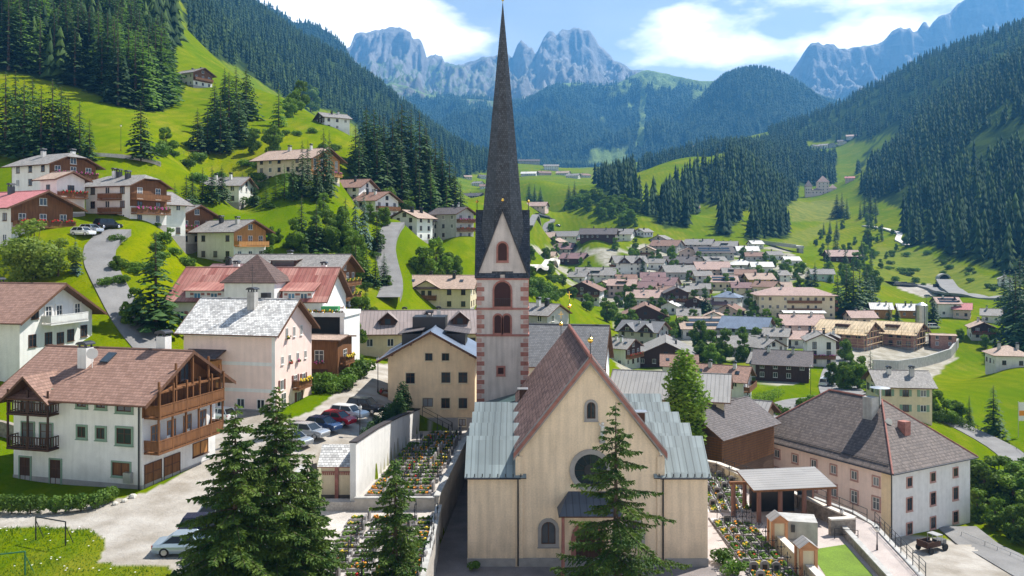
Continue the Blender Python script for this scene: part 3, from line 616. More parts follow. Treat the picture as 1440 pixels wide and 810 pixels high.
dry = np.maximum(dry, region([(1080, 350), (1120, 325), (1160, 312), (1140, 345), (1100, 355)], 500, 900)*.6)
dry = np.maximum(dry, region([(822, 240), (850, 228), (882, 232), (870, 250), (830, 252)], 1200, 2900)*.4)
bare = np.zeros_like(YG)
bare = np.maximum(bare, region([(1165, 478), (1330, 470), (1345, 505), (1300, 540), (1200, 525), (1160, 505)], 200, 420)*.9)
bare = np.maximum(bare, region([(1258, 397), (1312, 399), (1342, 411), (1300, 418), (1266, 408)], 300, 620))
town = region([(745, 345), (840, 350), (960, 340), (1100, 345), (1130, 370), (1180, 470), (1120, 540), (900, 560), (860, 500), (860, 430), (800, 400)], 120, 640)
bare = np.maximum(bare, town*np.clip((fbm(XG/14, YG/14, 2, 5)-.36)*6, 0, .85))
plaza = inpoly(PXG+wob*5, PYG+wob*4, [(-60, 742), (-60, 722), (140, 706), (205, 692), (262, 660), (290, 640), (292, 590), (285, 566), (330, 560), (400, 592), (440, 580), (470, 556), (505, 530), (520, 510), (575, 515), (560, 600), (610, 590), (560, 640), (500, 665), (452, 690), (440, 760), (330, 850), (232, 796), (138, 792), (150, 760), (130, 745), (60, 740)]) & (YG < 135)
bare[plaza] = 1
mp_ = inpoly(XG, YG, [(34, 88), (39, 88), (48, 110), (36, 133), (27, 128), (30, 104)]) & (YG < 140); bare[mp_] = 1  # gravel added here to keep green bounce light off the manor's left wall
gsel = (YG < 114) & (XG > 36) & (XG < 62) & (YG > 86); bare[gsel] = 1
v = np.stack([XG, YG, ZG], -1).reshape(-1, 3); nr, nc = YG.shape
ii = (np.arange(nr-1)[:, None]*nc+np.arange(nc-1)[None]).ravel(); fq = np.stack([ii, ii+1, ii+nc+1, ii+nc], 1)
m, Nn, Ln, b = newmat('meadow_and_forest_floor')
def att(nm): a = nd(Nn, 'ShaderNodeAttribute'); a.attribute_name = nm; return a.outputs['Fac']
tcn = nd(Nn, 'ShaderNodeTexCoord')
def tn(sc, det=4, rough=.55):
    t = nd(Nn, 'ShaderNodeTexNoise'); t.inputs['Scale'].default_value = sc; t.inputs['Detail'].default_value = det; t.inputs['Roughness'].default_value = rough; Ln.new(tcn.outputs['Object'], t.inputs[0]); return t.outputs[0]
def mixc(f, a, bb):
    x = nd(Nn, 'ShaderNodeMix', data_type='RGBA')
    for i, q in ((0, f), (6, a), (7, bb)):
        if isinstance(q, tuple): x.inputs[i].default_value = q
        elif isinstance(q, (int, float)): x.inputs[i].default_value = q
        else: Ln.new(q, x.inputs[i])
    return x.outputs[2]
def ramp(sock, a, bb, lo=0, hi=1):
    r = nd(Nn, 'ShaderNodeMapRange'); r.inputs[1].default_value = a; r.inputs[2].default_value = bb; r.inputs[3].default_value = lo; r.inputs[4].default_value = hi; Ln.new(sock, r.inputs[0]); return r.outputs[0]
g1 = mixc(ramp(tn(.02, 6), .38, .62), (.108, .165, .001, 1), (.172, .192, .001, 1))
g2 = mixc(ramp(tn(.11, 6, .65), .5, .72), g1, (.185, .195, .010, 1))
g3 = mixc(ramp(tn(.6, 5, .7), .45, .75, 0, .6), g2, (.085, .14, .002, 1))
g3 = mixc(ramp(tn(.009, 4, .6), .44, .60, .55, 0), g3, (.07, .125, .003, 1)); g3 = mixc(ramp(tn(2.4, 3, .6), .54, .68, 0, .5), g3, (.055, .11, .002, 1)); g3 = mixc(ramp(tn(.045, 7, .7), .52, .64, 0, .55), g3, (.205, .19, .022, 1))
wv_ = nd(Nn, 'ShaderNodeTexWave'); wv_.inputs['Scale'].default_value = .07; wv_.inputs['Distortion'].default_value = 9; wv_.inputs['Detail'].default_value = 3; wv_.inputs['Detail Scale'].default_value = .6; Ln.new(tcn.outputs['Object'], wv_.inputs[0]); g3 = mixc(ramp(wv_.outputs['Fac'], .42, .6, 0, .28), g3, (.06, .12, .002, 1))      # mown swaths
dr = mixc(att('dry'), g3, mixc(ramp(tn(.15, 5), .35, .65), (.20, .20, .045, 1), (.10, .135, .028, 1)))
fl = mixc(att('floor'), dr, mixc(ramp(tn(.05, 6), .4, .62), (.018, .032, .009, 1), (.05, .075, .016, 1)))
ba = mixc(att('bare'), fl, mixc(ramp(tn(.3, 6), .35, .65), (.42, .39, .35, 1), (.27, .24, .20, 1)))
Ln.new(ba, b.inputs['Base Color']); b.inputs['Roughness'].default_value = 1; b.inputs['Specular IOR Level'].default_value = 0
bp = nd(Nn, 'ShaderNodeBump'); bp.inputs['Strength'].default_value = .6; bp.inputs['Distance'].default_value = .4; Ln.new(tn(.9, 8, .7), bp.inputs['Height']); Ln.new(bp.outputs[0], b.inputs['Normal'])
GRASS = m
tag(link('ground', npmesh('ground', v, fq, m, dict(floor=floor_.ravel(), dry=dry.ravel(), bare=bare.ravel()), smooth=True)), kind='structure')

# ribbons draped on the ground (lanes, paths)
def ribbon(name, pts, w, m, dz=.12, world=False, step=3):
    q = [Vector((x, y, ground(x, y))) if world else hit(x, y) for x, y in pts]
    P_ = []
    for i in range(len(q)-1):
        n = max(1, int((q[i+1]-q[i]).length/step))
        for k in range(n): P_.append(q[i].lerp(q[i+1], k/n))
    P_.append(q[-1])
    for _ in range(4): P_ = [P_[0]]+[(P_[i-1]+P_[i]*2+P_[i+1])/4 for i in range(1, len(P_)-1)]+[P_[-1]]
    b = MB(); prev = None
    for i, p in enumerate(P_):
        d = (P_[min(i+1, len(P_)-1)]-P_[max(i-1, 0)]); d.z = 0; d.normalize(); s = Vector((d.y, -d.x, 0))
        zc = max(ground(p.x+s.x*k*w/2, p.y+s.y*k*w/2) for k in (-1, -.5, 0, .5, 1))
        a, c = p-s*w/2, p+s*w/2; a.z = c.z = zc+dz
        cur = (a, c, c-Vector((0, 0, 1.2)), a-Vector((0, 0, 1.2)))
        if prev:
            b.poly((prev[0], prev[1], cur[1], cur[0])); b.poly((prev[1], prev[2], cur[2], cur[1])); b.poly((prev[3], prev[0], cur[0], cur[3]))
        prev = cur
    return tag(b.build(name, m), kind='structure')
def apron(name, pts, z, m, th=.4):
    """flat paved area at a given height (world outline)"""
    b = MB(); pp = [(x, y, z) for x, y in pts]
    a = sum(pp[i][0]*pp[(i+1) % len(pp)][1]-pp[(i+1) % len(pp)][0]*pp[i][1] for i in range(len(pp)))
    if a < 0: pp = pp[::-1]
    b.prism([(x, y, z-th) for x, y, z in pp], (0, 0, th))
    return tag(b.build(name, m), kind='structure')
# ---------------------------------------------------------------- house kit
def rpoly(b, pts, u, th, mi=0, mu=1):
    """any flat roof face with thickness; UV u along the ridge, v down the slope"""
    q = [Vector(p) for p in pts]; n = (q[1]-q[0]).cross(q[2]-q[0]).normalized()
    if n.z < 0: q.reverse(); n = -n
    u = Vector(u).normalized(); v_ = n.cross(u); v_ = -v_ if v_.z > 0 else v_
    b.poly(q, mi, [((p-q[0]).dot(u)+50, (p-q[0]).dot(v_)+50) for p in q])
    lo = [p-n*th for p in q]; b.poly(lo[::-1], mu)
    for k in range(len(q)):
        k2 = (k+1) % len(q); b.poly((q[k], lo[k], lo[k2], q[k2]), mu)
WM = {}
REDWH = mat('shutter_red', (.34, .05, .05))
def win_mesh(w, h, fr, gl, sur=None, sw=.12, arch=False, cross=True):
    key = (round(w, 2), round(h, 2), fr.name, gl.name, sur.name if sur else 0, sw, arch, cross)
    if key in WM: return WM[key]
    b = MB(); o = MB()
    def outline(hw, z0, z1, k=7):
        if not arch: return [(-hw, z0), (hw, z0), (hw, z1), (-hw, z1)]
        return [(-hw, z0), (hw, z0)] + [(hw*math.cos(math.pi*i/k), z1-hw+hw*math.sin(math.pi*i/k)) for i in range(k+1)]
    def ring(bb, i, e, y0, y1, mi=0):
        n = len(i)
        for k in range(n):
            k2 = (k+1) % n
            A, B, C, D = e[k], e[k2], i[k2], i[k]
            bb.poly([(A[0], y0, A[1]), (B[0], y0, B[1]), (C[0], y0, C[1]), (D[0], y0, D[1])], mi)
            bb.poly([(A[0], y1, A[1]), (B[0], y1, B[1]), (B[0], y0, B[1]), (A[0], y0, A[1])], mi)
            bb.poly([(D[0], y0, D[1]), (C[0], y0, C[1]), (C[0], y1, C[1]), (D[0], y1, D[1])], mi)
    i_ = outline(w/2-.07, .07, h-.07); e_ = outline(w/2, 0, h); s_ = outline(w/2+sw, -sw, h+sw)
    ring(b, i_, e_, -.06, .02, 0)
    if cross and w > .55:
        b.bx(-.035, .035, -.055, -.01, .07, h-.07, 0)
        if h > 1.3 and not arch: b.bx(-w/2+.07, w/2-.07, -.052, -.012, h*.62, h*.62+.05, 0)
    if sur: ring(b, e_, s_, -.10, .02, 1); b.bx(-w/2-sw-.04, w/2+sw+.04, -.17, .0, -sw-.07, -sw-.003, 1)
    else: b.bx(-w/2-.06, w/2+.06, -.14, .0, -.07, -.003, 0)
    o.poly([(x, -.015, z) for x, z in i_])
    WM[key] = (b.mesh('window', [fr, sur or fr]), o.mesh('pane', gl)); return WM[key]
def window(parent, loc, rz, w, h, fr=None, gl=None, sur=None, sw=.12, arch=False, shut=None, flower=None, name='window', pane=True, cross=True):
    fm, pm = win_mesh(w, h, fr or FRAMEB, gl or GLASS, sur, sw, arch, cross)
    o = link(name, fm, parent, loc, rz)
    link('pane', pm, o)
    if shut:
        for s in (-1, 1):
            key = ('sh', round(w, 2), round(h, 2), shut.name)
            if key not in WM:
                q = MB()
                if shut is REDWH: [q.bx(-w*.24, w*.24, -.05, .0, h*a/3, h*(a+1)/3-.004, a % 2) for a in range(3)]
                else: q.bx(-w*.24, w*.24, -.05, .0, 0, h)
                WM[key] = q.mesh('shutter', [REDSTONE, WHITE] if shut is REDWH else shut)
            link('shutter', WM[key], o, (s*(w/2+.04+w*.24), 0, 0))
    if flower:
        flower_box(o, (0, -.22, -.02), 0, w, flower)
    return o
FB = {}
def flower_box(parent, loc, rz, w, fi):
    key = (round(w, 1), fi)
    if key not in FB:
        r = random.Random(int(w*10)+fi); b = MB(); b.bx(-w/2, w/2, -.1, .1, -.12, .08, 0)
        for k in range(int(w*9)+3):
            b.ball((r.uniform(-w/2, w/2), r.uniform(-.16, .08), r.uniform(-.12, .28)), r.uniform(.08, .16), 5, 3, 1 if r.random() < .45 else 2)
        FB[key] = b.mesh('flower_box', [DWOOD, LF_SHR, FLOR[fi]])
    return link('flower_box', FB[key], parent, loc, rz)
def chimney(parent, x, y, z, h=1.5, w=.7, m=None, cap=True):
    c = MB().bx(-w/2, w/2, -w/2, w/2, -1.2, h).build('chimney', m or WHITE, parent, (x, y, z))
    if cap:
        b = MB(); q = w/2+.02
        for sx in (-1, 1):
            for sy in (-1, 1): b.bx(sx*q*.7-.06, sx*q*.7+.06, sy*q*.7-.06, sy*q*.7+.06, h, h+.28)
        n = 8; b.prism([((q+.12)*math.cos(math.pi*k/n), -q-.1, h+.28+.3*math.sin(math.pi*k/n)) for k in range(n+1)][::-1], (0, 2*q+.2, 0))
        b.build('chimney_cap', METAL, c)
    return c
def face_pt(f, L, Wd, u, z, d=0):
    return {'-y': Vector((u, -Wd/2-d, z)), '+x': Vector((L/2+d, u, z)), '+y': Vector((-u, Wd/2+d, z)), '-x': Vector((-L/2-d, -u, z))}[f]
FR = {'-y': 0, '+x': R(90), '+y': R(180), '-x': R(-90)}
def balcony(parent, loc, rz, w, dep=1.3, rail=None, flow=None, posts=None, detail=1):
    rail = rail or WOOD; b = MB()
    b.bx(-w/2, w/2, -dep, 0.02, -.18, 0)
    def run(x0, y0, x1, y1):
        v_ = Vector((x1-x0, y1-y0)); l = v_.length; a = math.atan2(v_.y, v_.x); cx, cy = (x0+x1)/2, (y0+y1)/2
        b.box((cx, cy, .98), (l+.08, .1, .08), a); b.box((cx, cy, .12), (l, .06, .08), a)
        if detail > 1:
            n = max(2, int(l/.28))
            for k in range(n+1): b.box((x0+v_.x*k/n, y0+v_.y*k/n, .55), (.11, .04, .8), a)
        else: b.box((cx, cy, .55), (l, .05, .72), a)
    y = -dep+.06; run(-w/2+.05, y, w/2-.05, y); run(-w/2+.05, y, -w/2+.05, 0); run(w/2-.05, y, w/2-.05, 0)
    o = b.build('balcony', rail, parent, loc, rz)
    if posts:
        for k in range(posts[0]): x = -w/2+.1+(w-.2)*k/(posts[0]-1); MB().bx(x-.07, x+.07, -dep+.02, -dep+.16, -.1, posts[1]).build('balcony_post', rail, o)
    if flow is not None:
        k = max(1, int(w/2.2))
        for i in range(k): flower_box(o, (-w/2+(i+.5)*w/k, -dep-.05, .92), 0, w/k*.86, flow)
    return o
hrnd = random.Random(77)
def house(label, loc, L, Wd, H, yaw, wall, roof, name='house', cat=None, pitch=24, over=1.0, wood=0, woodm=None, balc=0, chim=1, hip=0, dorm=0, twin=0, solar=0, sky=0, base=None, hero=0, shut=0, sign=0, flow=None, cross=0, wins=True, group=None, fdn=3.0, winstyle=None, thick=.2, faces=('-y', '+x', '+y', '-x'), hb=0):
    root = thing(name, label, cat or name.replace('_', ' '), loc, R(yaw), group)
    tp = math.tan(R(pitch)); zr = H+tp*Wd/2; th = thick; woodm = woodm or (WOOD if hero else DWOOD)
    # walls
    b = MB(); zb = 2.7 if base else -fdn
    if hip == 1: b.bx(-L/2, L/2, -Wd/2, Wd/2, zb, H)
    else:
        yh = Wd/2*(1-hip)*.0+Wd/2*.45 if hip else 0
        prof = [(-Wd/2, zb), (Wd/2, zb), (Wd/2, H)] + ([(yh, H+tp*(Wd/2-yh)), (-yh, H+tp*(Wd/2-yh))] if hip else [(0, zr)]) + [(-Wd/2, H)]
        b.prism([(-L/2, y, z) for y, z in prof], (L, 0, 0))
    b.build('wall', wall, root)
    if base: MB().bx(-L/2-.03, L/2+.03, -Wd/2-.03, Wd/2+.03, -fdn, zb+.02).build('ground_floor_wall', base, root)
    elif hero: MB().bx(-L/2-.04, L/2+.04, -Wd/2-.04, Wd/2+.04, -fdn, .5).build('plinth', PLINTH, root)
    # roof
    b = MB(); ex, ey = L/2+over, Wd/2+over; lift = th/math.cos(R(pitch))+.02; ze = H-tp*over+lift; zt = zr+lift
    if hip == 1:
        rx = max(.2, L/2-Wd/2)
        for s in (-1, 1):
            rpoly(b, [(-rx, 0, zt), (rx, 0, zt), (ex, s*ey, ze), (-ex, s*ey, ze)], (1, 0, 0), th)
            rpoly(b, [(s*rx, 0, zt), (s*ex, -ey, ze), (s*ex, ey, ze)], (0, 1, 0), th)
    elif hip:
        yh = Wd/2*.45; zh = zt-tp*yh; rx = ex-yh*.9
        for s in (-1, 1):
            rpoly(b, [(-rx, 0, zt), (rx, 0, zt), (ex, s*yh, zh), (ex, s*ey, ze), (-ex, s*ey, ze), (-ex, s*yh, zh)], (1, 0, 0), th)
            rpoly(b, [(s*rx, 0, zt), (s*ex, -yh, zh), (s*ex, yh, zh)], (0, 1, 0), th)
    else:
        for s in (-1, 1): rpoly(b, [(-ex, 0, zt), (ex, 0, zt), (ex, s*ey, ze), (-ex, s*ey, ze)], (1, 0, 0), th)
        b.tube((-ex-.02, 0, zt+.0), (ex+.02, 0, zt+.0), .11, n=6, mi=0)
    ro = b.build('roof', [roof, EAVEW], root)
    if hero or balc:
        b = MB()
        if not hip:
            for s in (-1, 1):
                for e in (-1, 1):
                    p0, p1 = Vector((e*(ex+.03), 0, zt-.14)), Vector((e*(ex+.03), s*(ey+.02), ze-.14)); d = (p1-p0)
                    b.prism([p0+Vector((0, 0, .16)), p0-Vector((0, 0, .16)), p1-Vector((0, 0, .16)), p1+Vector((0, 0, .16))], (e*.05, 0, 0))
        for s in (-1, 1): b.tube((-ex, s*(ey+.06), ze-.08), (ex, s*(ey+.06), ze-.08), .07, n=6)
        b.build('eave_board', EAVEW, root)
    # timber cladding under the gables
    nst = max(1, int(round(H/2.75))); fh = H/nst
    if wood and hip != 1:
        zc = H*(1-wood) if wood < .95 else .0 if H < 4 else fh
        yh = Wd/2*.45 if hip else 0
        for e in (-1, 1):
            pr = [(-Wd/2-.03, zc), (Wd/2+.03, zc), (Wd/2+.03, H)] + ([(yh, H+tp*(Wd/2-yh)), (-yh, H+tp*(Wd/2-yh))] if hip else [(0, zr)]) + [(-Wd/2-.03, H)]
            if len(pr): MB().prism([(e*L/2 - (.0 if e > 0 else .05), y, z) for y, z in pr], (.05, 0, 0)).build('timber_gable', woodm, root)
    # windows
    front = '-x' if yaw > 45 else ('+x' if yaw < -45 else '+x' if yaw < 0 else '-x')
    ww, wh = winstyle or (1.05, 1.25)
    if wins:
        for f in faces:
            ext = L if f[1] == 'y' else Wd; n = max(1, int(ext/3.0)); gable = f[1] == 'x'
            bal = balc and (f == front)
            for k in range(nst):
                z = k*fh+.95
                for i in range(n):
                    u = (i+.5)*ext/n-ext/2
                    if hrnd.random() < (.12 if not bal else 0) and nst*n > 3: continue
                    w_, h_, zz_ = ww, wh, z
                    if bal and k >= 1: w_, h_, zz_ = 1.2, 2.0, k*fh+.15
                    d = .05 if (wood and gable and z+.5 > H*(1-wood)) or (base and k == 0) else 0
                    timber = wood and gable and z > H*(1-wood)
                    window(root, face_pt(f, L, Wd, u, zz_, d), FR[f], w_, h_, FRAMEW if (wall in (DWOOD, OWOOD) or timber or hrnd.random() < .3) else FRAMEB, CURT if hrnd.random() < .2 else GLASS, shut=(FRAMEG if shut and not bal else None), flower=(flow if flow is not None and not bal and hrnd.random() < .5 else None))
            if gable and hip != 1 and zr-H > 1.9:
                window(root, face_pt(f, L, Wd, 0, H+.15, .05 if wood else 0), FR[f], 1.3, 1.2, FRAMEW if wood else FRAMEB)
    if balc:
        ext = L if front[1] == 'y' else Wd
        for k in range(1, min(nst, balc+1)) if nst > 1 else ():
            balcony(root, face_pt(front, L, Wd, 0, k*fh, .05 if wood else 0.01), FR[front], ext*(.96 if not twin else .8), 1.25, WOOD if woodm is DWOOD else woodm, flow=(flow if flow is not None else (hrnd.choice((0, 2, 3)) if hrnd.random() < .5 else None)))
        if abs(yaw) < 25 and L > Wd*1.2 and nst > 1:
            for k in range(1, nst): balcony(root, face_pt('-y', L, Wd, L*.1, k*fh, .01), 0, L*.45, 1.1, WOOD)
    for k in range(chim):
        x = (hrnd.uniform(.1, .34) if k % 2 else -hrnd.uniform(.05, .3))*L; y = hrnd.choice((-1, -1, 1))*hrnd.uniform(.06, .2)*Wd
        chimney(root, x, y, zt-tp*abs(y), hrnd.uniform(.8, 1.3), hrnd.uniform(.55, .8), hrnd.choice((WHITE, GREYW, METAL)))
    def on_roof(nm, x0, x1, s0, s1, lift_, m, dz=.12):
        """low panel lying on the camera-side roof face"""
        c, s = math.cos(R(pitch)), math.sin(R(pitch)); b = MB(); nrm = Vector((0, -s, c))
        pts = [Vector((x, -t*c, zt-t*s)) + nrm*lift_ for x, t in ((x0, s1), (x1, s1), (x1, s0), (x0, s0))]
        b.prism(pts, nrm*dz); return b.build(nm, m, root)
    sl_ = (Wd/2+over)/math.cos(R(pitch))
    if solar:
        for a, c_ in ((.2, .42), (.55, .77)): on_roof('solar_panel', -L*.42, L*.42, sl_*a, sl_*c_, .03, GLASS)
    for k in range(sky*2): x = (-.35+.7*k/max(1, sky*2-1))*L; on_roof('roof_window', x-.45, x+.45, sl_*.35, sl_*.35+1.2, .02, GLASS, .1)
    if dorm:
        w = min(4.5, L*.4); y0 = -Wd*.36; zf = zt-tp*Wd*.36
        b = MB(); b.bx(-w/2, w/2, y0, -.1, zf-.6, zf+1.0); d = b.build('dormer', DWOOD, root)
        bb = MB(); rpoly(bb, [(-w/2-.3, -.05, zf+1.25+tp*.1), (w/2+.3, -.05, zf+1.25+tp*.1), (w/2+.3, y0-.5, zf+.98), (-w/2-.3, y0-.5, zf+.98)], (1, 0, 0), .1); bb.build('dormer_roof', [roof, EAVEW], d)
        MB().bx(-w/2+.3, w/2-.3, y0-.03, y0+.02, zf+.05, zf+.85).build('dormer_window', GLASS, d)
    if twin:
        for s in (-1, 1):
            w = L*.34; x = s*L*.25; hz = H+tp*0+.2; zz_ = hz+w/2*.9
            b = MB(); b.prism([(x-w/2, -Wd/2-.5, H-.5), (x+w/2, -Wd/2-.5, H-.5), (x+w/2, -Wd/2-.5, hz), (x, -Wd/2-.5, zz_), (x-w/2, -Wd/2-.5, hz)], (0, Wd/2, 0)); g = b.build('cross_gable', woodm, root)
            bb = MB()
            for q in (-1, 1): rpoly(bb, [(x, -Wd/2-1.1, zz_+.25), (x, -.2, zz_+.25), (x+q*(w/2+.6), -.2, hz-.3), (x+q*(w/2+.6), -Wd/2-1.1, hz-.3)], (0, 1, 0), .15)
            bb.build('gable_roof', [roof, EAVEW], g)
            window(root, (x, -Wd/2-.5, H-.1), 0, 1.2, 1.2, FRAMEW)
    if cross:
        x, w = -L*.12, 6.0; hz = H-.1; zz_ = hz+w/2*tp*1.15; yf = -Wd/2-.35
        b = MB(); b.prism([(x-w/2, yf, 0), (x+w/2, yf, 0), (x+w/2, yf, hz), (x, yf, zz_), (x-w/2, yf, hz)], (0, Wd*.4, 0)); g = b.build('cross_gable', wall, root)
        bb = MB()
        for q in (-1, 1): rpoly(bb, [(x, yf-.9, zz_+.3), (x, -.4, zz_+.3), (x+q*(w/2+.7), -.4, hz-.25), (x+q*(w/2+.7), yf-.9, hz-.25)], (0, 1, 0), .15)
        bb.build('gable_roof', [roof, EAVEW], g)
        for q in (-.8, .8): window(root, (x+q, yf, H-2.0), 0, .9, 1.2, FRAMEB)
        balcony(root, (x, yf, H-2.9), 0, 5, 1.0, WOOD)
    if sign: sign_text(root, 'GARNI', face_pt(front, L, Wd, .3, H-1.05, .02), FR[front], .55); sign_text(root, 'E  T', face_pt(front, L, Wd, .3, H-1.95, .02), FR[front], .7)
    return root
def sign_text(parent, txt, loc, rz, size, m=None):
    cu = bpy.data.curves.new('lettering', 'FONT'); cu.body = txt; cu.size = size; cu.align_x = 'CENTER'; cu.extrude = .012
    t = bpy.data.objects.new('tmp', cu); COL.objects.link(t); me = bpy.data.meshes.new_from_object(t.evaluated_get(bpy.context.evaluated_depsgraph_get())); bpy.data.objects.remove(t)
    me.materials.clear(); me.materials.append(m or MATS['dark_metal']); o = link('lettering', me, parent, loc); o.rotation_euler = (R(90), 0, rz); return o
def kind_name(lb):
    for k in ('farmhouse', 'chalet', 'barn', 'shed', 'hotel', 'apartment block', 'villa', 'cottage', 'bungalow', 'guesthouse', 'hall', 'row houses'):
        if k in lb: return k.replace(' ', '_')
    return 'house'
for (px, by, w, yaw, H, wall, roof, o, lb) in V:
    Y = Yv(by); p = P(px, by, Y); o = dict(o); wm = w*Y/F/.88
    ca, sa = abs(math.cos(R(yaw))), abs(math.sin(R(yaw)))
    if ca > .5: L = wm/(ca+.62*sa); Wd = max(9, L*.88) if L < 18 else 15
    else: Wd = wm/(sa+1.1*ca); L = Wd*1.25
    L = max(L, 5.5); Wd = min(max(Wd, 5), 22)
    nm = o.pop('name', None) or kind_name(lb)
    p.y += Wd*.3; p.x = (px-CX)*p.y/F; p.z = ground(p.x, p.y-Wd*.3)
    H2 = max(3.0, H*.62)
    if o.get('base') is not None and o['base'] is WHITE and H2 < 5.5: o.pop('base')
    house(lb, p, L, Wd, H2, yaw, wall, roof, name=nm, over=min(1.1, Wd*.09), chim=1 if w < 25 else 2, pitch=o.pop('pitch', 25), **o)
for (px, by, Y, L, Wd, yaw, H, wall, roof, o, lb) in HILL:
    p = P(px, by, Y); o = dict(o)
    p.y += Wd*.4; p.x = (px-CX)*p.y/F; a_ = R(yaw); q_ = [Vector((p.x+math.cos(a_)*sx*L/2-math.sin(a_)*sy*Wd/2, p.y+math.sin(a_)*sx*L/2+math.cos(a_)*sy*Wd/2)) for sx in (-1, 1) for sy in (-1, 1)]
    g_ = sorted(ground(v_.x, v_.y) for v_ in q_); p.z = (g_[0]*.65+g_[1]*.35)+.2
    house(lb, p, L, Wd, H, yaw, wall, roof, name=kind_name(lb), pitch=o.pop('pitch', 24), chim=o.pop('chim', 2), fdn=5, **o)
# ---------------------------------------------------------------- mountains (each with its own distance and depth)
def mountain_mat(name, rock, forest, meadow, k=1.0, att_=True):
    m, Nn, Ln, b = newmat(name); t = nd(Nn, 'ShaderNodeTexCoord'); ge = nd(Nn, 'ShaderNodeNewGeometry')
    def tn(sc, det=6, rough=.6, mpz=None):
        x = nd(Nn, 'ShaderNodeTexNoise'); x.inputs['Scale'].default_value = sc; x.inputs['Detail'].default_value = det; x.inputs['Roughness'].default_value = rough
        if mpz:
            q = nd(Nn, 'ShaderNodeMapping'); q.inputs['Scale'].default_value = mpz; Ln.new(t.outputs['Object'], q.inputs[0]); Ln.new(q.outputs[0], x.inputs[0])
        else: Ln.new(t.outputs['Object'], x.inputs[0])
        return x.outputs[0]
    def mr(s_, a, bb, lo=0, hi=1):
        r = nd(Nn, 'ShaderNodeMapRange'); r.inputs[1].default_value = a; r.inputs[2].default_value = bb; r.inputs[3].default_value = lo; r.inputs[4].default_value = hi; Ln.new(s_, r.inputs[0]); return r.outputs[0]
    def mix(f, a, bb):
        x = nd(Nn, 'ShaderNodeMix', data_type='RGBA')
        for i, q in ((0, f), (6, a), (7, bb)):
            if isinstance(q, tuple): x.inputs[i].default_value = q
            else: Ln.new(q, x.inputs[i])
        return x.outputs[2]
    def at(nm): a = nd(Nn, 'ShaderNodeAttribute'); a.attribute_name = nm; return a.outputs['Fac']
    c = mix(mr(tn(.006, 8, .65), .38, .62), c3(rock, .68), c3(rock, 1.12))
    c = mix(mr(tn(.004, 6, .6, (1, 1, 7)), .55, .65), c, c3(rock, 1.12))
    gr = mix(mr(tn(.008, 7), .4, .6), c3(meadow, .75), c3(meadow, 1.1))
    fo = mix(mr(tn(.012, 8, .7), .38, .62), c3(forest, .6), c3(forest, 1.35))
    col = mix(at('grass'), c, gr); col = mix(at('wood'), col, fo)
    Ln.new(col, b.inputs['Base Color']); b.inputs['Roughness'].default_value = .95; b.inputs['Specular IOR Level'].default_value = .1
    bp = nd(Nn, 'ShaderNodeBump'); bp.inputs['Strength'].default_value = .8; bp.inputs['Distance'].default_value = 34*k; Ln.new(tn(.022/k, 9, .75), bp.inputs['Height']); Ln.new(bp.outputs[0], b.inputs['Normal'])
    return m
MROCK = mountain_mat('dolomite_rock', (.29, .272, .255), (.022, .048, .018), (.15, .20, .05))
MWOOD = mountain_mat('wooded_mountain', (.25, .235, .21), (.02, .044, .016), (.17, .24, .055))
MPTS = {}
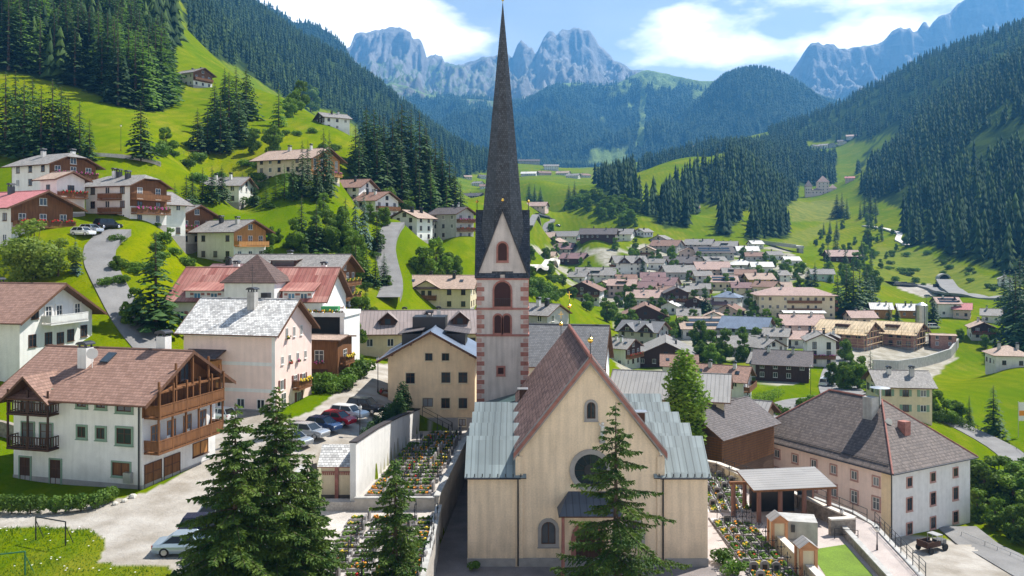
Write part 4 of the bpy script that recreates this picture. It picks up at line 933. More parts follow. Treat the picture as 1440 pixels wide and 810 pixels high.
def mountain(name, sil, Y0, py0, Y1, Y2, m, amp, shape, wood, grass, step=2.5, rows=110, gul=0, seed=0, tex=None, ridge_amp=0):
    """height field from its foot (Y0) to its crest (Y1) and down the far side (Y2); sil = crest line in photo pixels"""
    sx = np.array([a for a, b in sil], float); sy = np.array([b for a, b in sil], float)
    pxs = np.arange(sx[0], sx[-1], step); cr = np.interp(pxs, sx, sy)
    tt = np.concatenate([np.linspace(0, 1, rows), np.linspace(1, 1.5, rows//4)[1:]])
    PX, TT = np.meshgrid(pxs, tt); CR = np.interp(PX, sx, sy)
    YY = np.where(TT <= 1, Y0+(Y1-Y0)*TT, Y1+(Y2-Y1)*(TT-1)*2)
    zb = CZ-(py0-H0)*Y0/F; zc = CZ-(CR-H0)*Y1/F
    XX = (PX-CX)*Y1/F*(1-(1-TT.clip(0, 1))*(1-Y0/Y1)*.9)      # the foot lies nearer, so it is narrower across
    s_ = np.interp(TT, *zip(*shape)) if not callable(shape) else shape(TT, PX)
    ZZ = zb+(zc-zb)*s_
    ZZ = np.where(TT > 1, zc-(zc-zb)*.8*(TT-1)*2, ZZ)
    env = np.clip(TT/.25, 0, 1)*np.clip((1-TT)/.12, .12, 1)
    sc = Y1/7000
    nse = fbm(XX/(420*sc), YY/(420*sc), 6, 31+seed)-.5
    rdg = fbm(XX/(300*sc), YY/(900*sc), 6, 61+seed, True)-.5 + .35*(fbm(XX/(95*sc), YY/(260*sc), 4, 91+seed, True)-.5) + .22*(fbm(XX/(40*sc), YY/(60*sc), 3, 95+seed, True)-.5)
    ZZ = ZZ+env*amp*nse+env*gul*rdg
    ZZ = ZZ + np.where(np.abs(TT-1) < .02, ridge_amp*(fbm(XX/(70*sc), YY*0, 4, 9+seed)-.5), 0)
    ZZ = np.where(TT < .995, np.minimum(ZZ, CZ-(np.interp(CX+XX*F/YY, sx, sy)+.3-H0)*YY/F), ZZ)
    v = np.stack([XX, YY, ZZ], -1); nr, nc = TT.shape
    ii = (np.arange(nr-1)[:, None]*nc+np.arange(nc-1)[None]).ravel(); f = np.stack([ii, ii+1, ii+nc+1, ii+nc], 1)
    PV = H0+(CZ-ZZ)*F/YY; PH = CX+XX*F/YY
    gx, gy = np.gradient(ZZ, axis=1)/np.maximum(np.gradient(XX, axis=1), 1e-6), np.gradient(ZZ, axis=0)/np.maximum(np.gradient(YY, axis=0), 1e-6)
    slope = np.hypot(gx, gy); wb = fbm(XX/(160*sc), YY/(160*sc), 4, 77+seed)-.5
    wd, gs = wood(PH+wb*30, PV+wb*22, slope, TT, wb), grass(PH+wb*22, PV+wb*16, slope, TT, wb)
    gs = np.clip(gs, 0, 1); wd = np.clip(wd, 0, 1)
    o = tag(link(name, npmesh(name, v.reshape(-1, 3), f, m, dict(grass=gs.ravel(), wood=wd.ravel()), smooth=False)), kind='structure')
    MPTS[name] = (XX, YY, ZZ, wd); return o
SILR = [(380, 95), (470, 80), (492, 66), (499, 52), (510, 48), (528, 45), (560, 44), (577, 44), (580, 54), (593, 58), (597, 70), (600, 82), (604, 80), (612, 77), (622, 80), (625, 90), (640, 93), (652, 93), (672, 86), (690, 80), (712, 74), (720, 82), (727, 66), (733, 59), (739, 63), (744, 70), (748, 68), (753, 78), (757, 70), (763, 58), (771, 46), (777, 44), (782, 50), (790, 42), (799, 43), (806, 40), (813, 38), (822, 43), (829, 41), (836, 50), (841, 62), (850, 72), (862, 84), (876, 93), (890, 100), (940, 112), (1060, 128), (1200, 150)]
def shp_rock(TT, PX):
    a = np.interp(TT, [0, .35, .62, .8, .93, 1, 1.5], [0, .22, .42, .58, .93, 1, 1])
    b = np.interp(TT, [0, .4, .7, 1, 1.5], [0, .35, .66, 1, 1])
    k = np.clip(np.interp(PX, [380, 490, 500, 600, 625, 715, 727, 850, 890], [0, .6, 1, 1, .35, .2, 1, 1, .1]), 0, 1)
    return a*k+b*(1-k)
mountain('rock_mountain', SILR, 4700, 175, 7200, 9000, MROCK, 260, shp_rock,
         wood=lambda x, y, s, t, w: np.clip((y-128)/6, 0, 1)*np.clip((.75-s)*4, 0, 1)*(w > -.06),
         grass=lambda x, y, s, t, w: np.clip((np.where((x > 480) & (x < 770), 1.5, .9)-s)*5, 0, 1)*np.clip((y-80+w*20)/10, 0, 1)*np.interp(x, [500, 530, 610, 660, 720, 760], [.4, 1, 1, .6, .3, .25]), gul=400, ridge_amp=45, seed=3, rows=140, step=1.8)
SILS = [(1085, 190), (1112, 135), (1123, 108), (1128, 84), (1136, 70), (1142, 63), (1150, 63), (1158, 66), (1164, 63), (1171, 63), (1178, 68), (1186, 68), (1200, 66), (1220, 65), (1238, 63), (1246, 55), (1255, 47), (1268, 41), (1280, 41), (1284, 48), (1290, 47), (1294, 44), (1297, 35), (1302, 34), (1307, 41), (1313, 32), (1322, 24), (1338, 18), (1350, 6), (1362, -4), (1400, -14), (1470, -20), (1650, -10), (1900, 60)]
mountain('rock_plateau', SILS, 5200, 190, 6300, 8500, MROCK, 120, [(0, 0), (.3, .15), (.6, .32), (.8, .6), (.92, .95), (1, 1), (1.5, 1)],
         wood=lambda x, y, s, t, w: 0*x, grass=lambda x, y, s, t, w: np.clip((y-130)/10, 0, 1)*.4, gul=400, ridge_amp=25, seed=8)
SILF = [(300, 150), (430, 128), (500, 120), (530, 122), (552, 118), (575, 122), (600, 134), (640, 138), (680, 140), (720, 146), (750, 140), (770, 128), (792, 118), (815, 118), (840, 122), (865, 120), (885, 110), (903, 100), (912, 99), (930, 103), (960, 109), (985, 114), (1005, 114), (1030, 112), (1060, 118), (1120, 130), (1220, 160), (1400, 190)]
def piste(x, y): return ((x > 826) & (x < 884) & (y > 209) & (y < 240)) | ((np.abs(x-np.interp(y, [100, 205], [906, 900])) < np.interp(y, [100, 205], [3.5, 5])) & (y < 208)) | (((x-868)/16)**2+((y-131-(868-x)*.25)/5)**2 < 1) | (((x-847)/6)**2+((y-172)/7)**2 < 1) | (((x-886)/6)**2+((y-150)/5)**2 < 1) | ((np.abs(x-(1003+(y-120)*.08)) < 3) & (y > 118) & (y < 170)) | (((x-985)/14)**2+((y-137)/9)**2 < 1)
mountain('forested_mountain', SILF, 2850, 240, 5000, 6200, MWOOD, 230, [(0, 0), (.1, .03), (.5, .42), (.8, .8), (1, 1), (1.5, 1)],
         wood=lambda x, y, s, t, w: np.clip(np.where(x < 740, (y-138)/12+w*3, np.where(x > 885, (y-np.interp(x, [885, 920, 1000, 1040], [112, 122, 128, 122]))/4, (y-120)/6)), 0, 1)*(1-piste(x-w*22, y-w*18)),
         grass=lambda x, y, s, t, w: np.where(x > 740, 1.0, np.clip((.95-s)*4, 0, 1)), gul=150, seed=14, rows=130, step=2.0)
SILD = [(960, 165), (990, 136), (1004, 121), (1020, 109), (1040, 101), (1060, 98), (1080, 99), (1100, 106), (1120, 117), (1140, 131), (1170, 155), (1230, 185)]
mountain('wooded_dome', SILD, 2750, 240, 3700, 4700, MWOOD, 90, [(0, 0), (.3, .25), (.7, .72), (.9, .95), (1, 1), (1.5, 1)],
         wood=lambda x, y, s, t, w: 1+0*x, grass=lambda x, y, s, t, w: 1+0*x, gul=60, seed=20, step=3, rows=70)
SILL = [(250, -40), (340, -10), (400, 22), (415, 35), (428, 32), (445, 36), (462, 46), (480, 62), (492, 82), (505, 105), (540, 150), (590, 185), (640, 215), (680, 236)]
mountain('wooded_spur', SILL, 2650, 238, 3300, 4300, MWOOD, 90, [(0, 0), (.3, .25), (.7, .72), (1, 1), (1.5, 1)],
         wood=lambda x, y, s, t, w: 1+0*x, grass=lambda x, y, s, t, w: 1+0*x, gul=90, seed=25, step=3, rows=60)

# ---------------------------------------------------------------- trees
def spruce_parts(h, r, seed, whorls, per, fine=1, gap=.0, droop=.32, cup=.0):
    """crown of drooping branches (each a jagged folded spray) and a tapered trunk; arrays for numpy"""
    q = random.Random(seed); vs, fs = [], []
    for w in range(whorls):
        t = (w+.3)/whorls; z = h*(.07+.93*t); R_ = r*((1-t)**.82)*(.88+.24*q.random())+.12
        n = max(4, int(per*(1-t*.45))); ph = q.random()*6.28
        for k in range(n):
            if q.random() < gap: continue
            a = ph+6.283*k/n+q.uniform(-.25, .25); l = R_*q.uniform(.7, 1.12); ca, sa = math.cos(a), math.sin(a)
            dz = -l*droop*q.uniform(.6, 1.3); wd = l*.30*q.uniform(.8, 1.3)+.08; zz_ = z+q.uniform(-.5, .5)*h/whorls
            def pt(s, side, dn): return (ca*l*s - sa*side, sa*l*s + ca*side, zz_+dz*s*s*1.25+l*.1*s - dn)
            i = len(vs)
            if fine:
                vs += [pt(.0, 0, 0), pt(.38, wd*.75, wd*.35), pt(.36, 0, -.04), pt(.38, -wd*.75, wd*.35), pt(.62, wd, wd*.55), pt(.7, 0, 0), pt(.62, -wd, wd*.55), pt(1.0, 0, .08*l), pt(.84, wd*.55, wd*.5), pt(.84, -wd*.55, wd*.5)]
                fs += [(i, i+1, i+2), (i, i+2, i+3), (i+2, i+4, i+5), (i+2, i+5, i+6), (i+5, i+8, i+7), (i+5, i+7, i+9)]
            else:
                vs += [pt(.0, 0, 0), pt(.6, wd, wd*.5), pt(1, 0, .05*l), pt(.6, -wd, wd*.5)]; fs += [(i, i+1, i+2), (i, i+2, i+3)]
    return np.array(vs), np.array(fs)
def trunk_mesh(h, r0, r1=.03, n=7, name='trunk', m=None):
    b = MB(); b.tube((0, 0, -1.0), (0, 0, h*.4), r0, r0*.65, n); b.tube((0, 0, h*.4), (0, 0, h), r0*.65, r1, n); return b.mesh(name, m or BARK)
SPR = []
for s in range(5):
    h = 20; v_, f_ = spruce_parts(h, 3.1+.35*(s % 3), 40+s, 19+s % 3, 10, 1, .05)
    SPR.append((npmesh('crown', v_, f_, LF_SPR), trunk_mesh(h*.97, .26)))
LAR = []
for s in range(3):
    h = 20; v_, f_ = spruce_parts(h, 3.6, 60+s, 17, 9, 1, .16, .18)
    LAR.append((npmesh('crown', v_, f_, LF_LAR), trunk_mesh(h*.97, .26)))
BLU = [(npmesh('crown', *spruce_parts(20, 4.2, 71, 18, 11, 1, .02), LF_BLU), SPR[0][1])]
def leaf_cloud(blobs, n, size, seed, flat=0):
    """many small leaf-clump faces spread through lumpy blobs"""
    q = np.random.default_rng(seed); vs = []; w = np.array([b[3]**2 for b in blobs]); w = w/w.sum()
    for (x, y, z, r, sz), m_ in zip(blobs, q.multinomial(n, w)):
        d = q.normal(size=(m_, 3)); d /= np.linalg.norm(d, axis=1)[:, None]; rad = r*q.uniform(.55, 1.06, (m_, 1))**.6
        c = d*rad*np.array([1, 1, sz]) + np.array([x, y, z])
        nrm = d+q.normal(size=(m_, 3))*.55; nrm /= np.linalg.norm(nrm, axis=1)[:, None]
        t = np.cross(nrm, q.normal(size=(m_, 3))); t /= np.linalg.norm(t, axis=1)[:, None]; bt = np.cross(nrm, t)
        s = size*q.uniform(.6, 1.35, (m_, 1))
        vs.append(np.stack([c-t*s*.5, c-bt*s*.32+t*s*.05, c+t*s*.55, c+bt*s*.34], 1))
    v_ = np.concatenate(vs).reshape(-1, 3); f_ = np.arange(len(v_)).reshape(-1, 4); return v_, f_
def limbs(blobs, h, r, m, seed, name='trunk'):
    q = random.Random(seed); b = MB(); b.tube((0, 0, -.8), (0, 0, h*.35), r, r*.75, 8); b.tube((0, 0, h*.35), (0, 0, h*.8), r*.75, r*.2, 7)
    for x, y, z, rr, sz in blobs[::2]: b.tube((0, 0, h*q.uniform(.2, .5)), (x*.8, y*.8, z), r*.35, r*.08, 5, caps=False)
    return b.mesh(name, m)
def blobset(h, w, seed, n=13, z0=.28):
    q = random.Random(seed); out = []
    for k in range(n):
        t = q.random(); z = h*(z0+(.92-z0)*t); rr = w*(1-abs(t-.4)*1.1)*q.uniform(.35, .8); a = q.random()*6.28
        out.append((math.cos(a)*rr, math.sin(a)*rr, z, w*q.uniform(.28, .5)*(1-.4*t), q.uniform(.75, 1.0)))
    return out
DEC = []
for s in range(5):
    bl = blobset(10, 3.9, 90+s, 20, .1); DEC.append((npmesh('crown', *leaf_cloud(bl, 3600, .6, 90+s), LF_DEC), limbs(bl, 10, .22, BARK, s)))
SHR = []
for s in range(4):
    q = random.Random(s); bl = [(q.uniform(-.8, .8), q.uniform(-.8, .8), q.uniform(.3, 1.0), q.uniform(.45, .8), .85) for _ in range(7)]
    SHR.append((npmesh('foliage', *leaf_cloud(bl, 800, .28, 120+s), LF_SHR),))
def plant_tree(kind, variants, p, h, label, cat='tree', group=None, base=20, wide=1.0, s=None, rz=None):
    vv = variants[rnd.randrange(len(variants))] if s is None else variants[s]; k = h/base
    o = thing(kind, label, cat, p, rnd.random()*6.28 if rz is None else rz, group); o.scale = (k*wide, k*wide, k)
    link('crown', vv[0], o)
    if len(vv) > 1: link('trunk', vv[1], o)
    return o
def shrub(p, s, label, group=None, sq=1.0, name='shrub'):
    vv = SHR[rnd.randrange(4)]; o = link(name, vv[0], None, p, rnd.random()*6.28); o.scale = (s, s, s*sq); return tag(o, label, 'shrub', group)

# wood-covered ground: positions first, the ones that show largest become trees of their own, the rest one mass per wood
cand = []
def scatter(key, n, hmin, hmax, lar=.1):
    poly, y0, y1 = FORESTS[key]; got = 0; xs = [p[0] for p in poly]; lo, hi = max(-330, min(xs)), min(1800, max(xs)); q = np.random.default_rng(len(key))
    for it in range(40):
        m_ = n*6
        # uniform over the ground, not over the picture
        Y = np.sqrt(q.uniform(y0**2, y1**2, m_)); px = q.uniform(lo, hi, m_)
        fi = (np.log(Y)-GL[0])/(GL[1]-GL[0]); fj = (px-GP[0])/5.0; i = np.clip(fi.astype(int), 0, len(GL)-1); j = np.clip(fj.astype(int), 0, len(GP)-1)
        py = PYG[i, j]; ok = inpoly(px+wob[i, j]*14, py+wob[i, j]*8, poly) & (floor_[i, j] > .5 if key != 'hill_grove' else True)
        for a in np.nonzero(ok)[0]:
            x = (px[a]-CX)*Y[a]/F
            if vnoise(np.array(x/48.), np.array(Y[a]/48.), 5) > .77 and key != 'left_slope': continue
            h = hmin+(hmax-hmin)*(q.random()**.8)
            cand.append((h/Y[a]*(1 if -60 < px[a] < 1500 else .01), key, x, Y[a], float(ZG[i[a], j[a]]), h, q.random() < lar)); got += 1
            if got >= n: return
scatter('left_slope', 2600, 17, 31, .36)
scatter('left_ridge', 10500, 9, 27, .16)
scatter('right_far', 11500, 9, 27, .15)
scatter('right_near', 5800, 9, 29, .17)
scatter('knoll', 3500, 9, 28, .13)
cand.sort(key=lambda c: -c[0])
NEAR = [c for c in cand if c[1] in ('left_slope',)][:230]
ids = set(map(id, NEAR))
GL_ = {'left_slope': ('dark spruce in the wood above the steep left meadow', 'spruces of the wood above the left meadow')}
for c in NEAR:
    _, key, x, Y, z, h, lar = c
    if lar: plant_tree('larch_tree', LAR, (x, Y, z-.4), h, 'light green larch scattered through the wood above the steep left meadow', 'tree', 'larches of the wood above the left meadow', wide=rnd.uniform(1.3, 1.8))
    else: plant_tree('spruce_tree', SPR, (x, Y, z-.4), h, GL_[key][0], 'tree', GL_[key][1], wide=rnd.uniform(1.4, 2.0))
def cone_tree(r, seed, layers=4, seg=8):
    """far conifer: stacked ragged skirts"""
    q = random.Random(seed); vs, fs = [], []
    for j in range(layers):
        t0, t1 = j/layers, (j+1.35)/layers; z0, z1 = .08+.92*t0*.97, min(1.0, .08+.92*t1); rr = r*(1-t0)**.85+.008; i = len(vs); vs.append((q.uniform(-.01, .01), q.uniform(-.01, .01), z1)); ph = q.random()*6.28
        for k in range(seg): a = ph+6.283*k/seg+q.uniform(-.2, .2); l = rr*((1.12 if k % 2 else .62)+q.uniform(-.12, .12)); vs.append((math.cos(a)*l, math.sin(a)*l, z0-(.02 if k % 2 else -.035)+q.uniform(-.015, .015)))
        for k in range(seg): fs.append((i, i+1+k, i+1+(k+1) % seg))
    return np.array(vs), np.array(fs)
TPL = [cone_tree(.125+.018*(s % 4), 300+s, 4+s % 2) for s in range(8)]
m, Nn, Ln, b = newmat('forest_canopy')
a = nd(Nn, 'ShaderNodeAttribute'); a.attribute_name = 'hue'
mix = nd(Nn, 'ShaderNodeMix', data_type='RGBA'); mix.inputs[6].default_value = (.012, .034, .013, 1); mix.inputs[7].default_value = (.06, .105, .022, 1); Ln.new(a.outputs['Fac'], mix.inputs[0])
Ln.new(mix.outputs[2], b.inputs['Base Color']); b.inputs['Roughness'].default_value = .8; b.inputs['Specular IOR Level'].default_value = .1
tr = nd(Nn, 'ShaderNodeBsdfTranslucent'); Ln.new(mix.outputs[2], tr.inputs[0]); ms = nd(Nn, 'ShaderNodeMixShader'); ms.inputs[0].default_value = .15
Ln.new(b.outputs[0], ms.inputs[1]); Ln.new(tr.outputs[0], ms.inputs[2]); Ln.new(ms.outputs[0], Nn['Material Output'].inputs[0]); CANOPY = m
def mass(name, label, cat, items, tpls=TPL, sx=1.0):
    """one mesh for a far-off wood: items = (x, y, z, height, hue)"""
    q = np.random.default_rng(len(items)); VS, FS, HU, o = [], [], [], 0
    A = np.array([(c[0], c[1], c[2], c[3], c[4]) for c in items]); w = q.integers(0, len(tpls), len(A))
    for t, (tv, tf) in enumerate(tpls):
        B = A[w == t]
        if not len(B): continue
        an = q.uniform(0, 6.28, len(B)); c, s = np.cos(an), np.sin(an); wd = B[:, 3]*q.uniform(.85, 1.25, len(B))*sx
        X = (tv[None, :, 0]*c[:, None]-tv[None, :, 1]*s[:, None])*wd[:, None]+B[:, 0:1]; Yy = (tv[None, :, 0]*s[:, None]+tv[None, :, 1]*c[:, None])*wd[:, None]+B[:, 1:2]; Z = tv[None, :, 2]*B[:, 3:4]+B[:, 2:3]-.4
        VS.append(np.stack([X, Yy, Z], -1).reshape(-1, 3)); FS.append((tf[None]+(np.arange(len(B))*len(tv))[:, None, None]).reshape(-1, 3)+o); o += len(B)*len(tv)
        HU.append(np.repeat(B[:, 4], len(tv)))
    ob = link(name, npmesh(name, np.concatenate(VS), np.concatenate(FS), CANOPY, dict(hue=np.concatenate(HU))))
    return tag(ob, label, cat, kind='stuff')
FL = {'left_slope': 'dense dark spruce wood rising at the top left of the valley', 'left_ridge': 'dark blue green forest covering the long ridge on the left', 'right_far': 'dark forest covering the upper right mountainside', 'right_near': 'dark shaded spruce forest on the lower right slope', 'knoll': 'dark spruce wood on the knoll across the valley'}
for key in FL:
    it = [(c[2], c[3], c[4], c[5], min(1, abs(rnd.gauss(.14, .2))+(.7*rnd.random()+.2 if c[6] else 0))) for c in cand if c[1] == key and id(c) not in ids]
    mass('forest', FL[key], 'forest', it)
TP2 = [cone_tree(.17, 400+s, 2, 6) for s in range(4)]
def mscatter(nm, n, h0, h1, label):
    XX, YY, ZZ, wd = MPTS[nm]; q = np.random.default_rng(len(nm)); nr, nc = XX.shape; it = []
    r0 = int(nr*.82)
    i = q.integers(0, r0-1, n*4); j = q.integers(0, nc-1, n*4); fi, fj = q.random(n*4), q.random(n*4)
    X = XX[i, j]*(1-fj)+XX[i, j+1]*fj; Y = YY[i, j]*(1-fi)+YY[i+1, j]*fi
    Z = (ZZ[i, j]*(1-fj)+ZZ[i, j+1]*fj)*(1-fi)+(ZZ[i+1, j]*(1-fj)+ZZ[i+1, j+1]*fj)*fi
    ok = (wd[i, j] > .6) & (q.random(n*4) < wd[i, j])
    for k in np.nonzero(ok)[0][:n]: it.append((X[k], Y[k], Z[k], q.uniform(h0, h1), min(1, abs(q.normal(.15, .18)))))
    mass('forest', label, 'forest', it, TP2, 1.25)
mscatter('forested_mountain', 34000, 18, 34, 'hazy blue forest on the mountainside below the rocky peaks')
mscatter('wooded_dome', 5000, 16, 28, 'hazy blue forest covering the rounded dome right of the peaks')
mscatter('wooded_spur', 4500, 16, 28, 'hazy blue forest on the spur left of the flat topped mountain')
# ---------------------------------------------------------------- the church
def face_win(parent, x, y, z, w, h, gl=GLASS, sur=None, arch=True, sw=.22, fr=None, rz=0): return window(parent, (x, y, z), rz, w, h, fr or FRAMEB, gl, sur or PLINTH, sw, arch)
YF = 75.0
ch = thing('church', 'large beige church with steep red brown tiled nave and green copper side roofs', 'church', (6.85, YF, 0))
nl, nr_, NE, NA, NL = -6.2, 6.2, 9.9, 17.85, 27.6
b = MB(); b.prism([(nl, 0, -1), (nr_, 0, -1), (nr_, 0, NE), (0, 0, NA), (nl, 0, NE)], (0, NL, 0)); b.build('wall', BEIGE, ch)
b = MB()
for s in (-1, 1):
    rpoly(b, [(0, -.5, NA+.65), (0, NL+.4, NA+.65), (s*6.65, NL+.4, NE-.58+.75), (s*6.65, -.5, NE-.58+.75)], (0, 1, 0), .22)
ro = b.build('roof', [T_NAVE, EAVEW], ch)
b = MB()
for k in range(70): b.box((0, -.4+k*.4, NA+.72), (.34, .3, .26), 0, 0, .7)
b.build('ridge_tiles', REDSTONE, ro)
b = MB()
for s in (-1, 1):
    for y in (-.56, -.44):
        p0, p1 = Vector((0, y, NA+.45)), Vector((s*6.72, y, NE-.02)); w_ = Vector((0, 0, .26 if y < -.5 else .5))
        b.prism([p0+w_*.7, p0-w_, p1-w_, p1+w_*.7], (0, .07, 0), 0 if y < -.5 else 1)
b.build('gable_trim', [REDSTONE, PLINTH], ch)
for s in (-1, 1): MB().bx(s*6.2-.35 if s < 0 else s*6.2-.3, s*6.2+.3 if s < 0 else s*6.2+.35, -.12, .3, 0, NE-.2).build('pilaster', BEIGE, ch)
MB().bx(nl-.05, nr_+.05, -.16, .2, -.6, .75).build('plinth', PLINTH, ch)
for s, nm in ((-1, 'l'), (1, 'r')):
    x0, x1 = (-10.75, -6.2) if s < 0 else (6.2, 10.35); rid = [3.2, 8.9, 14.4, 19.9, 25.2]; nS = 4 if s < 0 else 5
    ye = rid[nS-1]+2.6
    b = MB(); b.bx(x0, x1, 0, ye, -1, 7.75); b.build('aisle_wall', BEIGE, ch)
    MB().bx(x0-.06, x1+.06, -.1, .2, -.6, .7).build('plinth', PLINTH, ch)
    b = MB(); zr, zv = 10.75, 8.5; ox = x0-.25 if s < 0 else x1+.25; ix = x1+.6 if s < 0 else x0-.6
    prev = (-.35, 7.85)
    g = MB()
    for i in range(nS):
        yr = rid[i]; nx = (yr+rid[i+1])/2 if i < nS-1 else ye+.2
        rpoly(b, [(ox, yr, zr), (ix, yr, zr), (ix, prev[0], prev[1]), (ox, prev[0], prev[1])], (1, 0, 0), .12)
        rpoly(b, [(ox, yr, zr), (ix, yr, zr), (ix, nx, zv), (ox, nx, zv)], (1, 0, 0), .12)
        gx = x0+.02 if s < 0 else x1-.02
        g.prism([(gx, prev[0]+.3, 7.3), (gx, nx-.05, 7.3), (gx, nx-.05, zv-.15), (gx, yr, zr-.15), (gx, prev[0]+.3, prev[1]-.15)], (.3*(-s)*-1*-1 if 0 else -s*.3, 0, 0))
        prev = (nx, zv)
    b.build('aisle_roof', [T_COPPER, METAL], ch); g.build('aisle_gable', BEIGE, ch)
    b = MB(); b.tube((ox, -.42, 7.82), (ix-(.5 if s < 0 else -.5), -.42, 7.82), .09, n=6); xx = -6.32 if s < 0 else 6.4
    b.tube((xx, -.2, 7.8), (xx, -.2, .1), .07, n=6); b.build('gutter', METAL, ch)
    b = MB()
    for k in range(8): b.bx(ox+(ix-ox)*(k+.3)/8-.04, ox+(ix-ox)*(k+.3)/8+.04, -.3, -.22, 7.95, 8.2)
    b.build('snow_guard', METAL, ch)
    for k in range(3):
        window(ch, (x0-.01 if s < 0 else x1+.01, 4+k*6, 2.6), R(-90) if s < 0 else R(90), 1.1, 3.2, FRAMEB, GLASS, PLINTH, .2, True)
    d = MB().bx(-.7, .7, -.5, .5, -.6, .55).build('roof_hatch', FRAMEB, ch, (s*5.3, 21 if s < 0 else 8, NE+1.55)); MB().bx(-.95, .95, -.6, .6, .56, .64).build('hatch_lid', STEEL, d)
def disc_window(parent, x, z, r0, r1):
    b = MB(); n = 32
    for k in range(n):
        a0, a1 = 2*math.pi*k/n, 2*math.pi*(k+1)/n; A = lambda r, a, y: (r*math.cos(a), y, r*math.sin(a))
        b.poly([A(r1, a0, -.14), A(r1, a1, -.14), A(r0, a1, -.1), A(r0, a0, -.1)][::-1]); b.poly([A(r1, a0, .02), A(r1, a1, .02), A(r1, a1, -.14), A(r1, a0, -.14)]); b.poly([A(r0, a0, -.1), A(r0, a1, -.1), A(r0, a1, .0), A(r0, a0, .0)])
    o = b.build('round_window', PLINTH, parent, (x, 0, z)); q = MB(); q.poly([(r0*math.cos(2*math.pi*k/n), -.02, r0*math.sin(2*math.pi*k/n)) for k in range(n)])
    for a in range(6):
        t = math.pi*a/6; q.tube((-r0*math.cos(t), -.05, -r0*math.sin(t)), (r0*math.cos(t), -.05, r0*math.sin(t)), .04, n=4, mi=1)
    q.tube((0, -.03, 0), (0, -.07, 0), r0*.42, r0*.4, 16, 1); q.build('pane', [GLASS, METAL], o)
disc_window(ch, .05, 8.45, 1.42, 1.85)
face_win(ch, .1, -.01, 13.0, .75, 1.45); face_win(ch, -3.65, -.01, 2.0, 1.25, 1.95, sw=.3); face_win(ch, 3.9, -.01, 2.0, 1.25, 1.95, sw=.3)
b = MB(); rpoly(b, [(-2.9+1, -.05, 6.6), (2.6-1, -.05, 6.6), (2.6, -2.6, 5.2), (-2.9, -2.6, 5.2)], (1, 0, 0), .14); rpoly(b, [(-1.9, -.05, 6.6), (-2.9, -2.6, 5.2), (-2.9, -.05, 5.2)], (0, 1, 0), .14); rpoly(b, [(1.6, -.05, 6.6), (2.6, -.05, 5.2), (2.6, -2.6, 5.2)], (0, 1, 0), .14)
cn = b.build('porch_roof', [roofmat('porch_copper', (.09, .10, .12), kind='seam', cw=.6, rough=.45), EAVEW], ch)
b = MB()
for x in (-2.5, 2.2): b.tube((x, -2.3, 0), (x, -2.3, 5.1), .17, .14, 10); b.bx(x-.25, x+.25, -2.55, -2.05, 0, .5)
b.build('porch_column', REDSTONE, ch)
window(ch, (-.15, -.02, .0), 0, 2.2, 3.6, FRAMEB, DWOOD, REDSTONE, .4, True, name='door')
def finial(parent, x, y, z, h, cross=True):
    b = MB(); b.tube((x, y, z), (x, y, z+h), .05, .03, 6); b.build('finial', METAL, parent)
    q = MB(); q.ball((x, y, z+h*.72), .26, 10, 7)
    if cross: q.bx(x-.03, x+.03, y-.03, y+.03, z+h, z+h+.9); q.bx(x-.28, x+.28, y-.03, y+.03, z+h+.5, z+h+.58)
    q.build('gilded_ball', GOLD, parent)
finial(ch, 0, -.35, NA+.7, 1.9, False); finial(ch, 0, NL-.6, NA+.7, 3.2, True); finial(ch, -.9, NL+1, NA-1, 2.4, True)
# choir behind the nave, dark lean-to roof against the tower
b = MB(); b.prism([(-5, NL, -1), (5, NL, -1), (5, NL, 9), (0, NL, 15), (-5, NL, 9)], (0, 8, 0)); b.build('choir_wall', BEIGE, ch)
b = MB()
for s in (-1, 1): rpoly(b, [(0, NL+.4, 15.5), (0, NL+8.6, 15.5), (s*5.6, NL+8.6, 8.8), (s*5.6, NL+.4, 8.8)], (0, 1, 0), .2)
b.build('choir_roof', [T_SLATE, EAVEW], ch)
b = MB(); b.prism([(-11.2, 23.2, 8.0), (-6.1, 23.2, 8.0), (-6.1, 23.2, 10.4), (-11.2, 23.2, 9.0)], (0, 4.6, 0)); b.build('sacristy_roof', roofmat('dark_copper', (.05, .085, .085), kind='seam', cw=.6, rough=.4), ch)
st = thing('saint_statue', 'small white figure under the upper window of the church gable', 'statue', (7.9, YF-.28, 11.1))
b = MB(); b.tube((0, 0, 0), (0, 0, .9), .22, .15, 8); b.tube((0, 0, .9), (.04, -.04, 1.35), .19, .12, 8); b.ball((.04, -.05, 1.5), .14, 8, 6); b.tube((.1, -.05, 1.25), (.35, -.15, 1.0), .07, .05, 6); b.tube((-.1, -.05, 1.25), (-.3, -.1, 1.55), .07, .05, 6); b.build('body', WHITE, st, smooth=True); MB().bx(-.25, .25, -.25, .28, -.2, 0).build('bracket', PLINTH, st)

